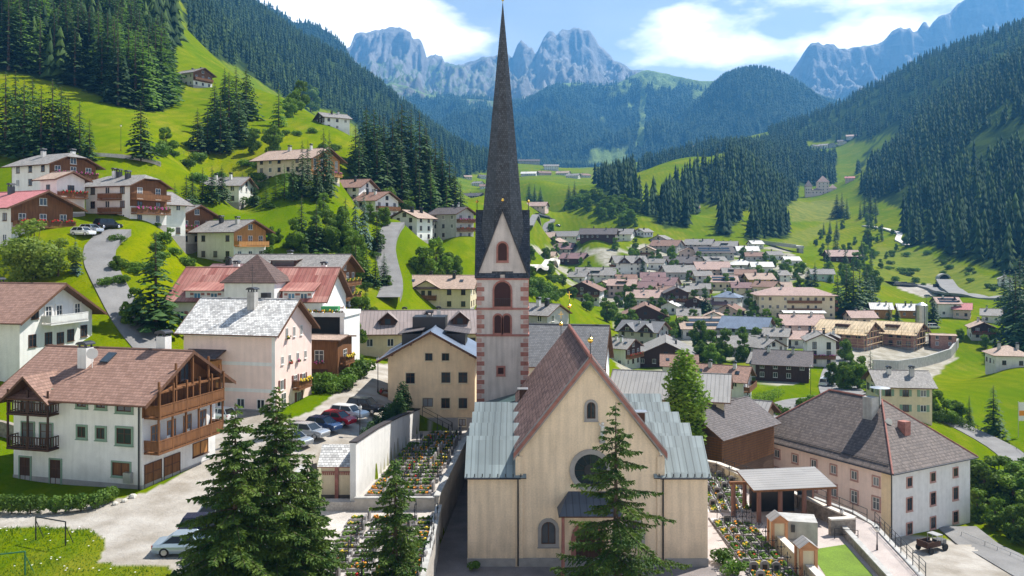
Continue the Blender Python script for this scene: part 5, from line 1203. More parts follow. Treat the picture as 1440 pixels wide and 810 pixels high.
# ---------------------------------------------------------------- the tower
TX, TY, TW = -1.15, 103.0, 6.2
tw = thing('bell_tower', 'tall pale church tower with red sandstone quoins and slender dark spire', 'tower', (TX, TY+TW/2, 0)); h2 = TW/2
MB().bx(-h2, h2, -h2, h2, -2, 24.2).build('wall', TOWERW, tw)
c_ = MB(); ST = {}
for z in np.arange(1.0, 24.0, .56):
    if any(abs(z-q) < .36 for q in (17.3, 20.5, 24.1)): continue
    k = int(round(z/.56)) % 2; w_ = .95 if k else .62
    for sx in (-1, 1):
        for sy in (-1, 1):
            x0, x1 = (sx*h2-.05*(sx < 0), sx*h2-sx*w_) ; ST.setdefault((sx, sy, sum(z > q for q in (17.3, 20.5))), MB()).box((sx*(h2-w_/2+.03), sy*(h2-w_/2+.03), z), (w_, w_, .52 if k else .46), 0, k % 2)
for b in ST.values(): b.build('corner_stonework', [mat('pale_sandstone', (.47, .31, .27), var=.15, scale=3), REDSTONE], tw)
for z in (17.3, 20.5, 24.1): c_.bx(-h2-.14, h2+.14, -h2-.14, h2+.14, z-.14, z+.12)
c_.build('cornice', REDSTONE, tw)
GA = 32.2
b = MB(); r_ = MB(); t_ = MB()
for k in range(4):
    M_ = Matrix.Rotation(math.pi/2*k, 3, 'Z'); q = lambda x, y, z: M_ @ Vector((x, y, z))
    b.prism([q(-h2, -h2+.02, 24.2), q(h2, -h2+.02, 24.2), q(0, -h2+.02, GA)], q(0, h2-.4, 0))
    for s in (-1, 1):
        rpoly(r_, [q(0, -h2-.25, GA+.35), q(0, -.3, GA+.35), q(s*(h2+.22), -.3, 24.2), q(s*(h2+.22), -h2-.25, 24.2)], q(0, 1, 0), .12)
    finial_base = q(0, -h2-.1, GA+.3); t_.tube(finial_base, finial_base+Vector((0, 0, 1.3)), .05, .03, 6, 1); t_.ball(finial_base+Vector((0, 0, 1.1)), .2, 8, 6, 0)
b.build('gable_wall', TOWERW, tw); r_.build('gable_roof', [T_SPIRE, METAL], tw); t_.build('gilded_ball', [GOLD, METAL], tw)
b = MB(); ns = 8; SZ0, SZ1, SR = 24.6, 58.2, 3.08/math.cos(math.pi/8)
for k in range(ns):
    a0, a1 = math.pi/8+2*math.pi*k/ns, math.pi/8+2*math.pi*(k+1)/ns
    for j in range(6):
        z0, z1 = SZ0+(SZ1-SZ0)*j/6, SZ0+(SZ1-SZ0)*(j+1)/6; r0, r1 = SR*(1-j/6)+.04, SR*(1-(j+1)/6)+.04
        A = lambda r, a, z: Vector((r*math.cos(a), r*math.sin(a), z)); w0, w1 = r0*.76/2, r1*.76/2
        b.poly([A(r0, a0, z0), A(r0, a1, z0), A(r1, a1, z1), A(r1, a0, z1)], 0, [(-w0+9*k, z0), (w0+9*k, z0), (w1+9*k, z1), (-w1+9*k, z1)])
b.build('spire', T_SPIRE, tw)
b = MB(); b.tube((0, 0, 58.1), (0, 0, 60), .04, .02, 6); b.ball((0, 0, 58.7), .2, 8, 6); b.build('weathercock_rod', GOLD, tw)
RS = REDSTONE
for k in range(4):
    rz = math.pi/2*k; M_ = Matrix.Rotation(rz, 3, 'Z')
    def tw_(x, z, w, h, arch=True, gl=None): window(tw, M_ @ Vector((x, -h2-.01, z)), rz, w, h, FRAMEB, gl or mat('louvre_dark', (.05, .02, .018), rough=.8), RS, .2, arch, cross=False)
    tw_(0, 26.3, 1.1, 2.15); tw_(0, 20.75, 2.0, 3.0); tw_(-.56, 17.55, .85, 2.2); tw_(.52, 17.55, .85, 2.2); tw_(-.2, 12.6, .7, .8, False)
    rl = MB()
    for q in range(9): rl.tube(M_ @ Vector((-.9+q*.225, -h2-.06, 20.8)), M_ @ Vector((-.9+q*.225, -h2-.06, 21.7)), .025, n=4)
    rl.tube(M_ @ Vector((-1, -h2-.06, 21.7)), M_ @ Vector((1, -h2-.06, 21.7)), .035, n=4); rl.build('belfry_railing', METAL, tw)

# ---------------------------------------------------------------- big houses round the church square
def at_corner(X, Y, yaw, L, Wd):
    """centre of a house whose camera-side right corner (+x, -y) stands at X, Y"""
    a = R(yaw); xd, yd = Vector((math.cos(a), math.sin(a))), Vector((-math.sin(a), math.cos(a))); c = Vector((X, Y))-xd*L/2+yd*Wd/2; return c
# 1 the chalet-style house at the lower left
c = at_corner(-31.9, 73.6, -15, 13.6, 10.6); h1 = house('white house with brown tiled roof and carved timber balconies beside the gravel yard', (c.x, c.y, 7.0), 13.6, 10.6, 8.2, -15, WHITE, T_TERRA, wins=False, pitch=30, over=1.35, chim=0, hero=1, fdn=2)
SG = FRAMEG
for u, z, w, h in ((.6, 4.3, .85, .95), (2.6, 4.3, .85, .95), (5.0, 4.0, 1.5, 1.35), (.6, 7.0, .95, .85), (2.6, 7.0, .95, .85), (5.0, 6.8, 1.5, 1.05)): window(h1, face_pt('-y', 13.6, 10.6, u, z), 0, w, h, FRAMEB, GLASS, SG, .17)
window(h1, face_pt('-y', 13.6, 10.6, 4.7, 1.2), 0, 1.8, 1.15, FRAMEB, WOOD, SG, .12)
for u in (-5.5, -2.2): window(h1, face_pt('-y', 13.6, 10.6, u, -.05), 0, 1.15, 2.2, FRAMEB, DWOOD, SG, .12, name='door')
for z, top in ((3.3, 3.1), (6.35, 2.1)):
    balcony(h1, face_pt('-y', 13.6, 10.6, -4.1, z, .01), 0, 4.5, 1.25, DWOOD, detail=2, posts=(3, top))
    for u in (-5.2, -3.2): window(h1, face_pt('-y', 13.6, 10.6, u, z+.05), 0, 1.3, 1.95, FRAMEB, CURT, SG, .1)
b = MB(); x0, w_ = -4.1, 5.4; zr_, ze_, yf = 9.75, 7.35, -5.3-1.75
for s in (-1, 1): rpoly(b, [(x0, yf, zr_), (x0, -3.0, zr_), (x0+s*w_/2, -5.0, ze_), (x0+s*w_/2, yf, ze_)], (0, 1, 0), .18)
g = b.build('cross_gable', [T_TERRA, EAVEW], h1); b = MB(); b.prism([(x0-2.5, -5.6, 7.35), (x0+2.5, -5.6, 7.35), (x0, -5.6, 9.4)], (0, .2, 0)); b.build('timber_gable', DWOOD, g)
for z, top, wd_ in ((3.3, 3.0, 1.5), (6.35, 2.7, 1.6)):
    bb = balcony(h1, face_pt('+x', 13.6, 10.6, -.3, z, .01), R(90), 9.6, wd_, WOOD, detail=1, posts=(6, top))
    for u in (-3.6, -1.4, .9, 3.2): window(h1, face_pt('+x', 13.6, 10.6, u, z+.05, .0), R(90), 1.2, 2.05, FRAMEB if z > 5 else OWOOD, CURT if z < 5 else GLASS)
pr = [(-5.33, 6.3), (5.33, 6.3), (5.33, 8.25), (0, 11.3), (-5.33, 8.25)]; MB().prism([(6.8, y, z) for y, z in pr], (.05, 0, 0)).build('timber_gable', WOOD, h1)
window(h1, (6.86, .4, 8.6), R(90), 1.3, 1.9, FRAMEB, GLASS, DWOOD, .15, True)
b = MB(); b.bx(6.8, 8.15, -4.9, 4.4, 8.35, 8.5); b.tube((8.0, -4.7, 8.45), (8.0, 0, 8.45), .09, n=6)
for y in (-4.7, -2.4, 0, 2.4, 4.2): b.bx(7.95, 8.11, y-.08, y+.08, 6.2, min(11.2, 12.1-.58*abs(y))); b.build('gable_truss', WOOD, h1) if y > 4 else None
for u in (-3.9, -1.3): window(h1, face_pt('+x', 13.6, 10.6, u, -.1), R(90), 2.3, 2.3, FRAMEB, WOOD, None, name='garage_door')
window(h1, face_pt('+x', 13.6, 10.6, 2.9, 1.2), R(90), 2.4, 1.3, FRAMEB, OWOOD, None)
chimney(h1, -1.7, -2.3, 10.3, 1.5, .95); chimney(h1, 4.5, .6, 11.2, 1.5, .95)
b = MB(); b.tube((0, 0, -.6), (0, 0, .75), .04, n=6); n = 14; b.prism([(.5*math.cos(2*math.pi*k/n), -.12, .9+.5*math.sin(2*math.pi*k/n)) for k in range(n)], (.0, .06, 0)); b.build('satellite_dish', FRAMEW, h1, (-.7, -2.6, 10.4), R(40))
p_ = MB(); cs, sn = math.cos(R(30)), math.sin(R(30)); nn = Vector((0, -sn, cs)); p_.prism([Vector((x, -t*cs, 11.55-t*sn))+nn*.03 for x, t in ((-.4, 2.3), (.5, 2.3), (.5, .9), (-.4, .9))], nn*.12); p_.build('roof_window', GLASS, h1)
MB().tube((6.55, -5.42, 8.0), (6.55, -5.42, .2), .07, n=6).build('downpipe', METAL, h1)
MB().bx(5.2, 5.9, -5.75, -5.35, .7, 1.6).build('meter_box', STEEL, h1)
def table_set(X, Y, z, label):
    t = thing('balcony_chair', label, 'chair', (X, Y, z), R(75)); b = MB(); b.bx(-.25, .25, -.25, .25, .42, .47); b.build('seat', FRAMEW, t); MB().bx(-.25, .25, .2, .25, .47, .95).build('backrest', FRAMEW, t)
    for q in (-.2, .2):
        for w in (-.2, .2): MB().bx(q-.025, q+.025, w-.025, w+.025, 0, .42).build('leg', FRAMEW, t)
M1 = Matrix.Translation((c.x, c.y, 7.0)) @ Matrix.Rotation(R(-15), 4, 'Z')
q = M1 @ Vector((7.6, -2.6, 3.32)); table_set(q.x, q.y, q.z, 'white chair nearest the corner on the lower carved balcony'); q = M1 @ Vector((7.6, .2, 3.32)); table_set(q.x, q.y, q.z, 'white chair in the middle of the lower carved balcony')
# 2 house behind it
c = at_corner(-57.7, 100, -12, 15, 12.3); h2_ = house('grey white house with terracotta roof and white carved attic balcony', (c.x, c.y, 9.4), 15, 12.3, 10.2, -12, WHITE, T_TERRA, wins=False, pitch=30, over=1.25, chim=1, hero=1, fdn=3)
for u, z in ((-4.2, 6.6), (-1.6, 6.6), (.4, 6.4), (2.2, 6.6), (4.6, 6.9), (-3.8, 9.9), (-4.2, 3.2), (0, 3.2), (3, 3.2)): window(h2_, face_pt('+x', 15, 12.3, u, z), R(90), 1.2, 1.5, FRAMEB, GLASS)
for u in (-1.6, .2, 3.4): window(h2_, face_pt('+x', 15, 12.3, u, 9.6), R(90), 1.0, 1.7, FRAMEW, GLASS, FRAMEW, .18)
balcony(h2_, face_pt('+x', 15, 12.3, .6, 9.2, .01), R(90), 6.6, 1.3, WHITE, detail=1)
for u in (-5, -1, 3):
    for z in (3.2, 6.6): window(h2_, face_pt('-y', 15, 12.3, u, z), 0, 1.2, 1.5, FRAMEB, GLASS)
chimney(h2_, -4, -1.5, 13.3, 1.6, 1.5)
# 3 pale pink house with weathered shingles
c = at_corner(-27.5, 99, -13.5, 12, 9.2); h3 = house('pale pink house with weathered silver shingle roof and flower boxes facing the parking lot', (c.x, c.y, 8.5), 12, 9.2, 9.5, -13.5, PALEPINK, T_SHING, wins=False, pitch=36, over=.75, chim=0, hero=1, fdn=2)
b = MB()
for z in (2.5, 5.6, 8.9): b.bx(-6.02, 6.02, -4.63, -4.58, z, z+.4)
b.bx(5.6, 6.02, -4.635, -4.585, .5, 9.3); b.build('painted_band', WHITE, h3)
SHR_R = mat('shutter_brown', (.16, .06, .045))
for u, z, w, h, fl, sh in ((-2.9, 5.6, .6, .95, 0, None), (-1.1, 5.6, .6, .95, 2, None), (.9, 5.6, .6, .95, 3, None), (2.9, 5.6, .6, .95, 0, None), (-1.8, 8.6, .6, 1.2, 1, None), (0, 8.6, .6, 1.2, None, None), (1.8, 8.6, .6, 1.2, None, None), (-3.0, 2.6, .8, 1.2, None, SHR_R), (.3, 2.4, .85, 1.5, None, SHR_R), (2.4, 2.6, .85, 1.2, 1, SHR_R), (-2.6, .1, 1.1, 2.1, None, None), (1.2, .5, 1.0, 1.2, None, SHR_R)):
    window(h3, face_pt('+x', 12, 9.2, u, z), R(90), w, h, FRAMEW, GLASS, shut=sh, flower=fl)
balcony(h3, face_pt('+x', 12, 9.2, 1.3, 2.3, .01), R(90), 3.4, .9, WOOD, flow=1)
for u in (-3.2, -1.0, 1.6, 4.2): window(h3, face_pt('-y', 12, 9.2, u, .55), 0, 1.0, 1.15, FRAMEW, GLASS)
b = MB(); b.bx(-4.7, -.9, -6.4, -4.6, 2.9, 6.2); bay = b.build('timber_bay', OWOOD, h3); b = MB(); rpoly(b, [(-5.3, -4.6, 7.35), (-.3, -4.6, 7.35), (-.3, -6.9, 6.55), (-5.3, -6.9, 6.55)], (1, 0, 0), .12); b.build('bay_roof', [T_DARK, EAVEW], bay)
window(h3, (-2.3, -6.41, 4.2), 0, 1.5, 1.4, FRAMEB, GLASS, flower=2); window(h3, (-4.1, -6.41, 4.2), 0, .9, 1.4, FRAMEB, GLASS)
chimney(h3, 1.2, -1.3, 12.3, 1.7, .95, CONC); chimney(h3, 1.9, .6, 12.6, 1.2, .9, METAL, False)
b = MB(); b.tube((0, 0, -1), (0, 0, 4.5), .03, n=5); [b.bx(-.5+.08*k, .5-.08*k, -.01, .01, 3+.35*k, 3.03+.35*k) for k in range(4)]; b.build('antenna', METAL, h3, (.9, -.9, 12.9))
# 4 red-roofed hotel with a square turret
h4 = house('long hotel with faded red sheet roof, square turret and red and white shutters', (-38.4, 131.5, 9.6), 22.5, 13, 10.6, -4, WHITE, T_RED, name='hotel', wins=False, pitch=33, over=.9, chim=1, hero=1, fdn=3)
b = MB(); b.bx(-2.6, 4.8, -8.4, -2, -3, 13.0); tt = b.build('turret', WHITE, h4); b = MB()
for k in range(4):
    P4 = [(-3.1, -8.9, 13.1), (5.3, -8.9, 13.1), (5.3, -1.2, 13.1), (-3.1, -1.2, 13.1)]; rpoly(b, [(1.1, -5.2, 17.2), P4[k], P4[(k+1) % 4]], Vector(P4[(k+1) % 4])-Vector(P4[k]), .12)
b.build('turret_roof', [roofmat('turret_tiles', (.10, .062, .052), var=.2), EAVEW], tt)
for s, x0, x1 in ((-1, -9.2, -3.2), (1, 5.4, 9.8)):
    b = MB(); b.bx(x0, x1, -6.6, -4.2, 10.2, 11.9); d = b.build('dormer', WHITE, h4); b = MB(); rpoly(b, [(x0-.4, -2.9, 13.05), (x1+.4, -2.9, 13.05), (x1+.4, -7.0, 11.85), (x0-.4, -7.0, 11.85)], (1, 0, 0), .1); b.build('dormer_roof', [T_RED, EAVEW], d)
    for u in (.3, .72): window(h4, (x0+(x1-x0)*u, -6.61, 10.5), 0, 1.05, 1.0, FRAMEW, BLUEGLASS, shut=REDWH)
for u, z in [(x, z) for z in (1.0, 4.2, 7.4) for x in (-10, -7.2, -4.4, 7, 9.8)]: window(h4, face_pt('-y', 22.5, 13, u, z), 0, 1.1, 1.4, FRAMEW, BLUEGLASS, shut=REDWH)
for z in (1, 4.2, 7.4):
    for u in (-4, 0, 4): window(h4, face_pt('+x', 22.5, 13, u, z), R(90), 1.1, 1.4, FRAMEW, GLASS, shut=REDWH)
for z in (3.6, 6.8): balcony(h4, face_pt('+x', 22.5, 13, 0, z, .01), R(90), 10, 1.3, WOOD, flow=3)
chimney(h4, 9, 2, 14, 1.4, .8)
# 5 grey roofed inn behind it
h5 = house('long grey roofed inn with curved wooden balconies behind the red hotel', (-39, 152, 13.5), 19, 12, 10.0, -8, WHITE, T_GREY, name='inn', cat='inn', balc=3, wood=.55, pitch=24, over=1.3, hero=1, dorm=1, flow=1)
house('low plum roofed wing with dark dormers beside the grey roofed inn', (-47.5, 149, 13.5), 9, 10, 9.2, -8, WHITE, T_PLUM, pitch=20, over=.6, dorm=1, name='house')
# 6 brown timber annex and concrete terrace
h6 = house('small brown timber annex with flat tan roof and flower boxes below the hotel terrace', (-25.0, 116.5, 9.6), 4.6, 5.2, 5.8, -10, WOOD, T_TAN, name='annex', cat='annex', pitch=6, over=.5, chim=0, wins=False, fdn=1)
window(h6, face_pt('-y', 4.6, 5.2, -.3, 2.9), 0, 1.3, 1.6, FRAMEW, GLASS, flower=3); window(h6, face_pt('-y', 4.6, 5.2, -.3, .3), 0, 2.4, 1.7, FRAMEB, DWOOD); window(h6, face_pt('+x', 4.6, 5.2, 0, 2.9), R(90), 1.3, 1.5, FRAMEW, GLASS, flower=1); balcony(h6, face_pt('+x', 4.6, 5.2, 0, 2.6, .01), R(90), 3.4, .8, WOOD, flow=1)
t6 = thing('terrace', 'white concrete terrace with flower planters above a dark garage opening', 'terrace', (-26.2, 123.5, 10), R(-8))
b = MB(); b.bx(-3, 3, -3, 4, 0, 1); b.bx(-3, -2.2, -3, 4, 1, 8); b.bx(2.4, 3, -3, 4, 1, 8); b.bx(-2.2, 2.4, -2.2, 4, 1, 4.3); b.bx(-3.2, 3.2, -3.2, 4, 8.0, 8.6); b.build('wall', WHITE, t6); MB().bx(-2.2, 2.4, -2.1, -2.0, 4.3, 8).build('garage_opening', RUBBER, t6)
for k in range(4): flower_box(t6, (-2.4+1.6*k, -3.1, 8.75), 0, 1.4, (1, 0, 1, 4)[k])
MB().bx(-.9, 1.6, -1.6, -.6, 8.6, 9.35).build('planter', mat('green_planter', (.05, .25, .09)), t6)
# 7 hotel roof behind the peach house
h7 = house('broad house with brown grey sheet roof and small dormers behind the peach house', (-15.5, 146, 7.5), 20, 13, 6.3, 6, CREAM, roofmat('brown_seam_sheet', (.27, .22, .205), kind='seam', cw=.62, var=.16, rough=.6), pitch=24, over=.9, chim=2, hero=1, dorm=0)
for x in (-5.5, .8, 6.4):
    b = MB(); y0 = -4.6; zf = 7.2; b.prism([(x-1.2, y0, zf), (x+1.2, y0, zf), (x+1.2, y0, zf+1.1), (x, y0, zf+2.1), (x-1.2, y0, zf+1.1)], (0, 4, 0)); d = b.build('dormer', DWOOD, h7); b = MB()
    for s in (-1, 1): rpoly(b, [(x, y0-.4, zf+2.3), (x, -.6, zf+2.3), (x+s*1.7, -2.2, zf+.85), (x+s*1.7, y0-.4, zf+.85)], (0, 1, 0), .1)
    b.build('dormer_roof', [MATS['brown_seam_sheet'], EAVEW], d); MB().bx(x-.45, x+.45, y0-.03, y0+.01, zf+.3, zf+1.2).build('dormer_window', GLASS, d)
# 8 peach house left of the tower
h8 = house('peach coloured house with shiny blue sheet roof directly left of the church tower', (-10.4, 115.6, 5.4), 11, 11.2, 8.4, 90, PEACH, T_BLUE, wins=False, pitch=29, over=1.3, chim=0, hero=1, fdn=2)
for px_, py_, w, h in ((603, 502, .95, .95), (626.5, 502, .95, .95), (577, 532, 1.15, 1.35), (627, 531, 1.15, 1.35), (651, 531, 1.15, 1.35), (626.5, 567, 1.1, 1.3), (651, 567, 1.1, 1.3), (601.5, 566, 1.3, 1.1), (650, 594, .9, .9)):
    s_ = F/110; window(h8, face_pt('-x', 11, 11.2, (px_-CX)/s_+10.4, CZ-(py_-H0)/s_-5.4-h/2), FR['-x'], w, h, FRAMEB, CURT if w == 1.3 else GLASS, CREAM, .09)
for s in (-1, 1):
    b = MB(); y = s*2.9; b.bx(-2.5, 3.5, y-1.3, y+1.3, 9.2, 11.0); d = b.build('dormer', METAL, h8); b = MB(); rpoly(b, [(-2.9, y-s*1.5, 11.55), (3.9, y-s*1.5, 11.55), (3.9, y+s*1.8, 11.05), (-2.9, y+s*1.8, 11.05)], (1, 0, 0), .1); b.build('dormer_roof', [T_DARK, METAL], d)
chimney(h8, 2.5, 1.0, 11.9, 1.2, .8, CONC); b = MB(); b.bx(1, 5, -1.3, 3.2, 10.8, 12.9); b.build('roof_cabin', METAL, h8)
b = MB(); [b.bx(-5.5-.05*0-.9, -5.5, y-.1, y+.1, 8.3+(3.0-abs(y)*.55), 8.5+(3.0-abs(y)*.55)) for y in (-5, -2.6, 0, 2.6, 5)]; b.build('purlin', WOOD, h8)
balcony(h8, face_pt('+y', 11, 11.2, 3, 2.4, .01), FR['+y'], 3.2, 1.2, WOOD, flow=2)
# 9 slate roof behind the church, 10 seamed roof, 11 low grey house, 12 log barn
house('large house with dark slate roof and white gable edge right behind the tower', (5.0, 123.5, 0), 17, 11.5, 11.6, -12, WHITE, T_SLATE, pitch=40, over=.6, chim=0, hero=1)
h10 = house('grey standing seam roofed building right of the church nave', (23.5, 126, -2), 15.5, 11, 8.6, -16, CREAM, T_GSEAM, name='parish_house', cat='house', pitch=25, over=.9, chim=0, hero=1); chimney(h10, 1.5, -5.8, 8.6, 2.8, 1.25, CREAM, False)
house('low cream house with light grey sheet roof between the birch and the manor', (31.5, 130.5, -3), 14.5, 9.5, 5.6, -30, CREAM, T_GSEAM, pitch=24, over=.9, chim=0, hero=1)
h12 = house('old log barn with dark grey roof between the church and the manor', (29.3, 120.2, -1.6), 14, 9, 4.5, 45, GWOOD, T_DARK, name='log_barn', cat='barn', pitch=31, over=.8, chim=0, wins=False, hero=0, fdn=4)
b = MB(); [b.bx(-7.05, -6.98, -4.5, 4.5, z, z+.22) for z in np.arange(0, 4.4, .34)]; [b.bx(-7, 7, -4.56, -4.48, z, z+.22) for z in np.arange(0, 4.4, .34)]; b.build('log_course', WOOD, h12)
# 13 manor
Lm, Wm, Hm = 25, 17, 9.5
c = at_corner(49.8, 112, -60.5, Lm, Wm); mn = thing('manor_house', 'large pale pink manor with dark hipped tile roof and pink stone window frames', 'manor', (c.x, c.y, -11.2), R(-60.5))
MB().bx(-Lm/2, Lm/2, -Wm/2, Wm/2, -3, Hm).build('wall', PALEPINK, mn)
MB().bx(Lm/2-.01, Lm/2+.025, -Wm/2+.02, Wm/2, -3, Hm-.02).build('gable_render', mat('cool_white_render', (.70, .68, .67), var=.08, stain=.08), mn)
MB().bx(Lm/2-1.5, Lm/2-.05, -Wm/2-.03, -Wm/2+.1, -3, Hm-.1).build('corner_band', PEACH, mn)
b = MB(); ex, ey, zt, ze, rx = Lm/2+.7, Wm/2+.7, Hm+7.6, Hm+.05, 4.6
for s in (-1, 1): rpoly(b, [(-rx, 0, zt), (rx, 0, zt), (ex, s*ey, ze), (-ex, s*ey, ze)], (1, 0, 0), .25); rpoly(b, [(s*rx, 0, zt), (s*ex, -ey, ze), (s*ex, ey, ze)], (0, 1, 0), .25)
rf = b.build('roof', [T_MANOR, EAVEW], mn); b = MB(); b.tube((-rx, 0, zt), (rx, 0, zt), .16, n=6)
for sx in (-1, 1):
    for sy in (-1, 1): b.tube((sx*rx, 0, zt), (sx*ex, sy*ey, ze), .14, n=6)
b.build('hip_tiles', REDSTONE, rf); b = MB()
for sy in (-1, 1): b.tube((-ex, sy*(ey+.1), ze-.1), (ex, sy*(ey+.1), ze-.1), .1, n=6); b.tube((-ex+1.2, sy*(ey-.9), ze+.85), (ex-1.2, sy*(ey-.9), ze+.85), .05, n=5)
for sx in (-1, 1): b.tube((sx*(ex+.1), -ey, ze-.1), (sx*(ex+.1), ey, ze-.1), .1, n=6)
b.tube((Lm/2+.12, -Wm/2-.12, ze), (Lm/2+.12, -Wm/2-.12, -1), .08, n=6); b.build('gutter', METAL, mn)
for z, w, h in ((7.2, .95, 1.15), (4.0, 1.05, 1.65), (.8, 1.05, 1.5)):
    for k in range(7): window(mn, face_pt('-y', Lm, Wm, -Lm/2+1.9+k*(Lm-4.2)/6, z), 0, w, h, FRAMEW, CURT, PINKFR, .18)
    for u in (-4.9, .1, 5.1): window(mn, face_pt('+x', Lm, Wm, u, z, .03), R(90), w, h, FRAMEB, GLASS, PINKFR, .14)
    for k in range(5): window(mn, face_pt('+y', Lm, Wm, -9+k*4.5, z), R(180), w, h, FRAMEB, GLASS, PINKFR, .14)
chimney(mn, 4.6, -2.4, Hm+5.6, 2.6, 1.5, CONC, False); chimney(mn, 8.8, -.8, Hm+3.5, 1.8, 1.2, REDSTONE, False)
b = MB(); b.tube((0, 0, -1), (0, 0, 2.2), .18, n=8); b.tube((0, 0, 2.2), (0, 0, 2.4), .25, 1.4, 14); b.tube((0, 0, 2.4), (0, 0, 2.55), 1.4, .3, 14); b.build('siren', STEEL, mn, (5.0, -.9, Hm+7.0))
b = MB(); b.tube((0, 0, -.8), (0, 0, 1.6), .04, n=5); b.prism([(.55*math.cos(.45*k), -.1, 1.3+.55*math.sin(.45*k)) for k in range(14)], (0, .06, 0)); b.build('satellite_dish', STEEL, mn, (7.6, -2.6, Hm+3.8), R(60))
# 14 big hotel of the valley, building site, castle
house('big pink roofed hotel with rows of balconies and windows in the valley', hit(1123, 449)+Vector((0, 7, .3)), 30, 14, 9.6, -6, CREAM, T_PINKR, name='hotel', hip=1, pitch=20, over=1.2, chim=3, balc=4, hero=1, fdn=5)
house('lower hotel wing with dark lettered roof edge in front of the big pink roofed hotel', hit(1129, 455)+Vector((0, 0, .2)), 15, 6, 4.2, -6, CREAM, T_PALE, name='hotel_wing', cat='hotel', pitch=10, over=.8, chim=0)
for px_, py_, yw, l_, w_, lb in ((1205, 490, -42, 16, 15, 'unfinished brick house with bare timber roof at the left of the building site'), (1276, 490, -42, 15, 14, 'unfinished brick house with bare timber roof at the right of the building site')):
    p = hit(px_, py_); BR = mat('raw_brick', (.40, .22, .17), var=.3, scale=3); o = house(lb, (p.x, p.y+8, p.z), l_, w_, 5.2, yw, BR, roofmat('roof_boards', (.60, .46, .29), kind='seam', cw=1.2, var=.3), name='unfinished_house', cat='building site', pitch=24, over=1.5, chim=0, hero=1, winstyle=(1.6, 1.7))
    b = MB()
    for sx in np.linspace(-l_/2-1, l_/2+1, 9): b.tube((sx, -w_/2-1.6, -1), (sx, -w_/2-1.6, 7.5), .06, n=4)
    for z in (1.5, 3.6, 5.7): b.bx(-l_/2-1, l_/2+1, -w_/2-1.6, -w_/2-.8, z, z+.08); b.tube((-l_/2-1, -w_/2-1.6, z+1), (l_/2+1, -w_/2-1.6, z+1), .05, n=4)
    for sy in np.linspace(-w_/2, w_/2, 6): b.tube((l_/2+1.4, sy, -1), (l_/2+1.4, sy, 8), .06, n=4)
    for z in (1.5, 3.6, 5.7): b.bx(l_/2+.6, l_/2+1.4, -w_/2, w_/2, z, z+.08)
    b.build('scaffold', RAWWOOD, o); MB().bx(-2.6, 2.0, -4.6, -2.2, 7.0, 7.75).build('roof_opening', DWOOD, o)
p = hit(1325, 488); house('small flat topped brick shell at the right end of the building site', (p.x, p.y, p.z), 8, 7, 4.2, -20, MATS['raw_brick'], T_TAN, name='unfinished_house', cat='building site', pitch=4, over=.3, chim=0)
sl_o = thing('silo', 'silver cylindrical silo behind the building site', 'silo', hit(1296, 462)); b = MB(); b.tube((0, 0, -1), (0, 0, 9), 2.2, n=16); b.tube((0, 0, 9), (0, 0, 10), 2.2, .5, 16); b.build('tank', STEEL, sl_o); b = MB(); [b.tube((2.25*math.cos(a), 2.25*math.sin(a), -1), (2.25*math.cos(a), 2.25*math.sin(a), 9), .1, n=4) for a in (0, 1.57, 3.14, 4.71)]; b.build('leg', METAL, sl_o)
def wall_run(name, label, cat, pts, h, th, m, cap=None, cm=None, group=None, dz=0):
    """free wall following world points (x, y, base z)"""
    o = thing(name, label, cat, pts[0], 0, group); b, cb = MB(), MB(); p0 = Vector(pts[0])
    for i in range(len(pts)-1):
        a, e = Vector(pts[i])-p0, Vector(pts[i+1])-p0; ha, he = (h[i], h[i+1]) if isinstance(h, (list, tuple)) else (h, h); d = Vector((e.x-a.x, e.y-a.y, 0)).normalized(); s = Vector((d.y, -d.x, 0))*th/2
        for bb, z0a, z0e, z1a, z1e, k in ((b, -1.5, -1.5, ha, he, 1), (cb, ha+.003, he+.003, ha+.14, he+.14, 1.35)):
            if bb is cb and not cap: continue
            A = [a-s*k+Vector((0, 0, z0a)), a+s*k+Vector((0, 0, z0a)), a+s*k+Vector((0, 0, z1a)), a-s*k+Vector((0, 0, z1a))]; E = [e-s*k+Vector((0, 0, z0e)), e+s*k+Vector((0, 0, z0e)), e+s*k+Vector((0, 0, z1e)), e-s*k+Vector((0, 0, z1e))]
            bb.poly(A[::-1]); bb.poly(E)
            for q in range(4): bb.poly((A[q], A[(q+1) % 4], E[(q+1) % 4], E[q]))
    b.build('wall', m, o)
    if cap: cb.build('coping', cm or CONC, o)
    return o
q = [hit(1228, 520), hit(1262, 521), hit(1300, 515), hit(1336, 503), hit(1347, 488)]; wall_run('retaining_wall', 'long curved concrete retaining wall below the building site', 'wall', [tuple(p) for p in q], 3.0, .6, CONC)
cas = thing('castle', 'pinkish castle with square keep and pointed corner tower on the right hillside', 'castle', P(1155, 276, 1150)+Vector((0, 0, -2)), R(-12))
def tow(x, y, w, d, h, rh, nm): 
    o = MB().bx(x-w/2, x+w/2, y-d/2, y+d/2, -6, h).build(nm, PALEPINK, cas); b = MB(); P4 = [(x-w/2-.6, y-d/2-.6, h), (x+w/2+.6, y-d/2-.6, h), (x+w/2+.6, y+d/2+.6, h), (x-w/2-.6, y+d/2+.6, h)]
    for k in range(4): rpoly(b, [(x, y, h+rh), P4[k], P4[(k+1) % 4]], Vector(P4[(k+1) % 4])-Vector(P4[k]), .3)
    b.build('tower_roof', [T_PINKR, EAVEW], o)
    for k in range(3):
        for z in range(2, int(h)-2, 4): window(cas, (x-w/2+(k+.5)*w/3, y-d/2-.02, z), 0, 1.1, 1.6, FRAMEB, GLASS)
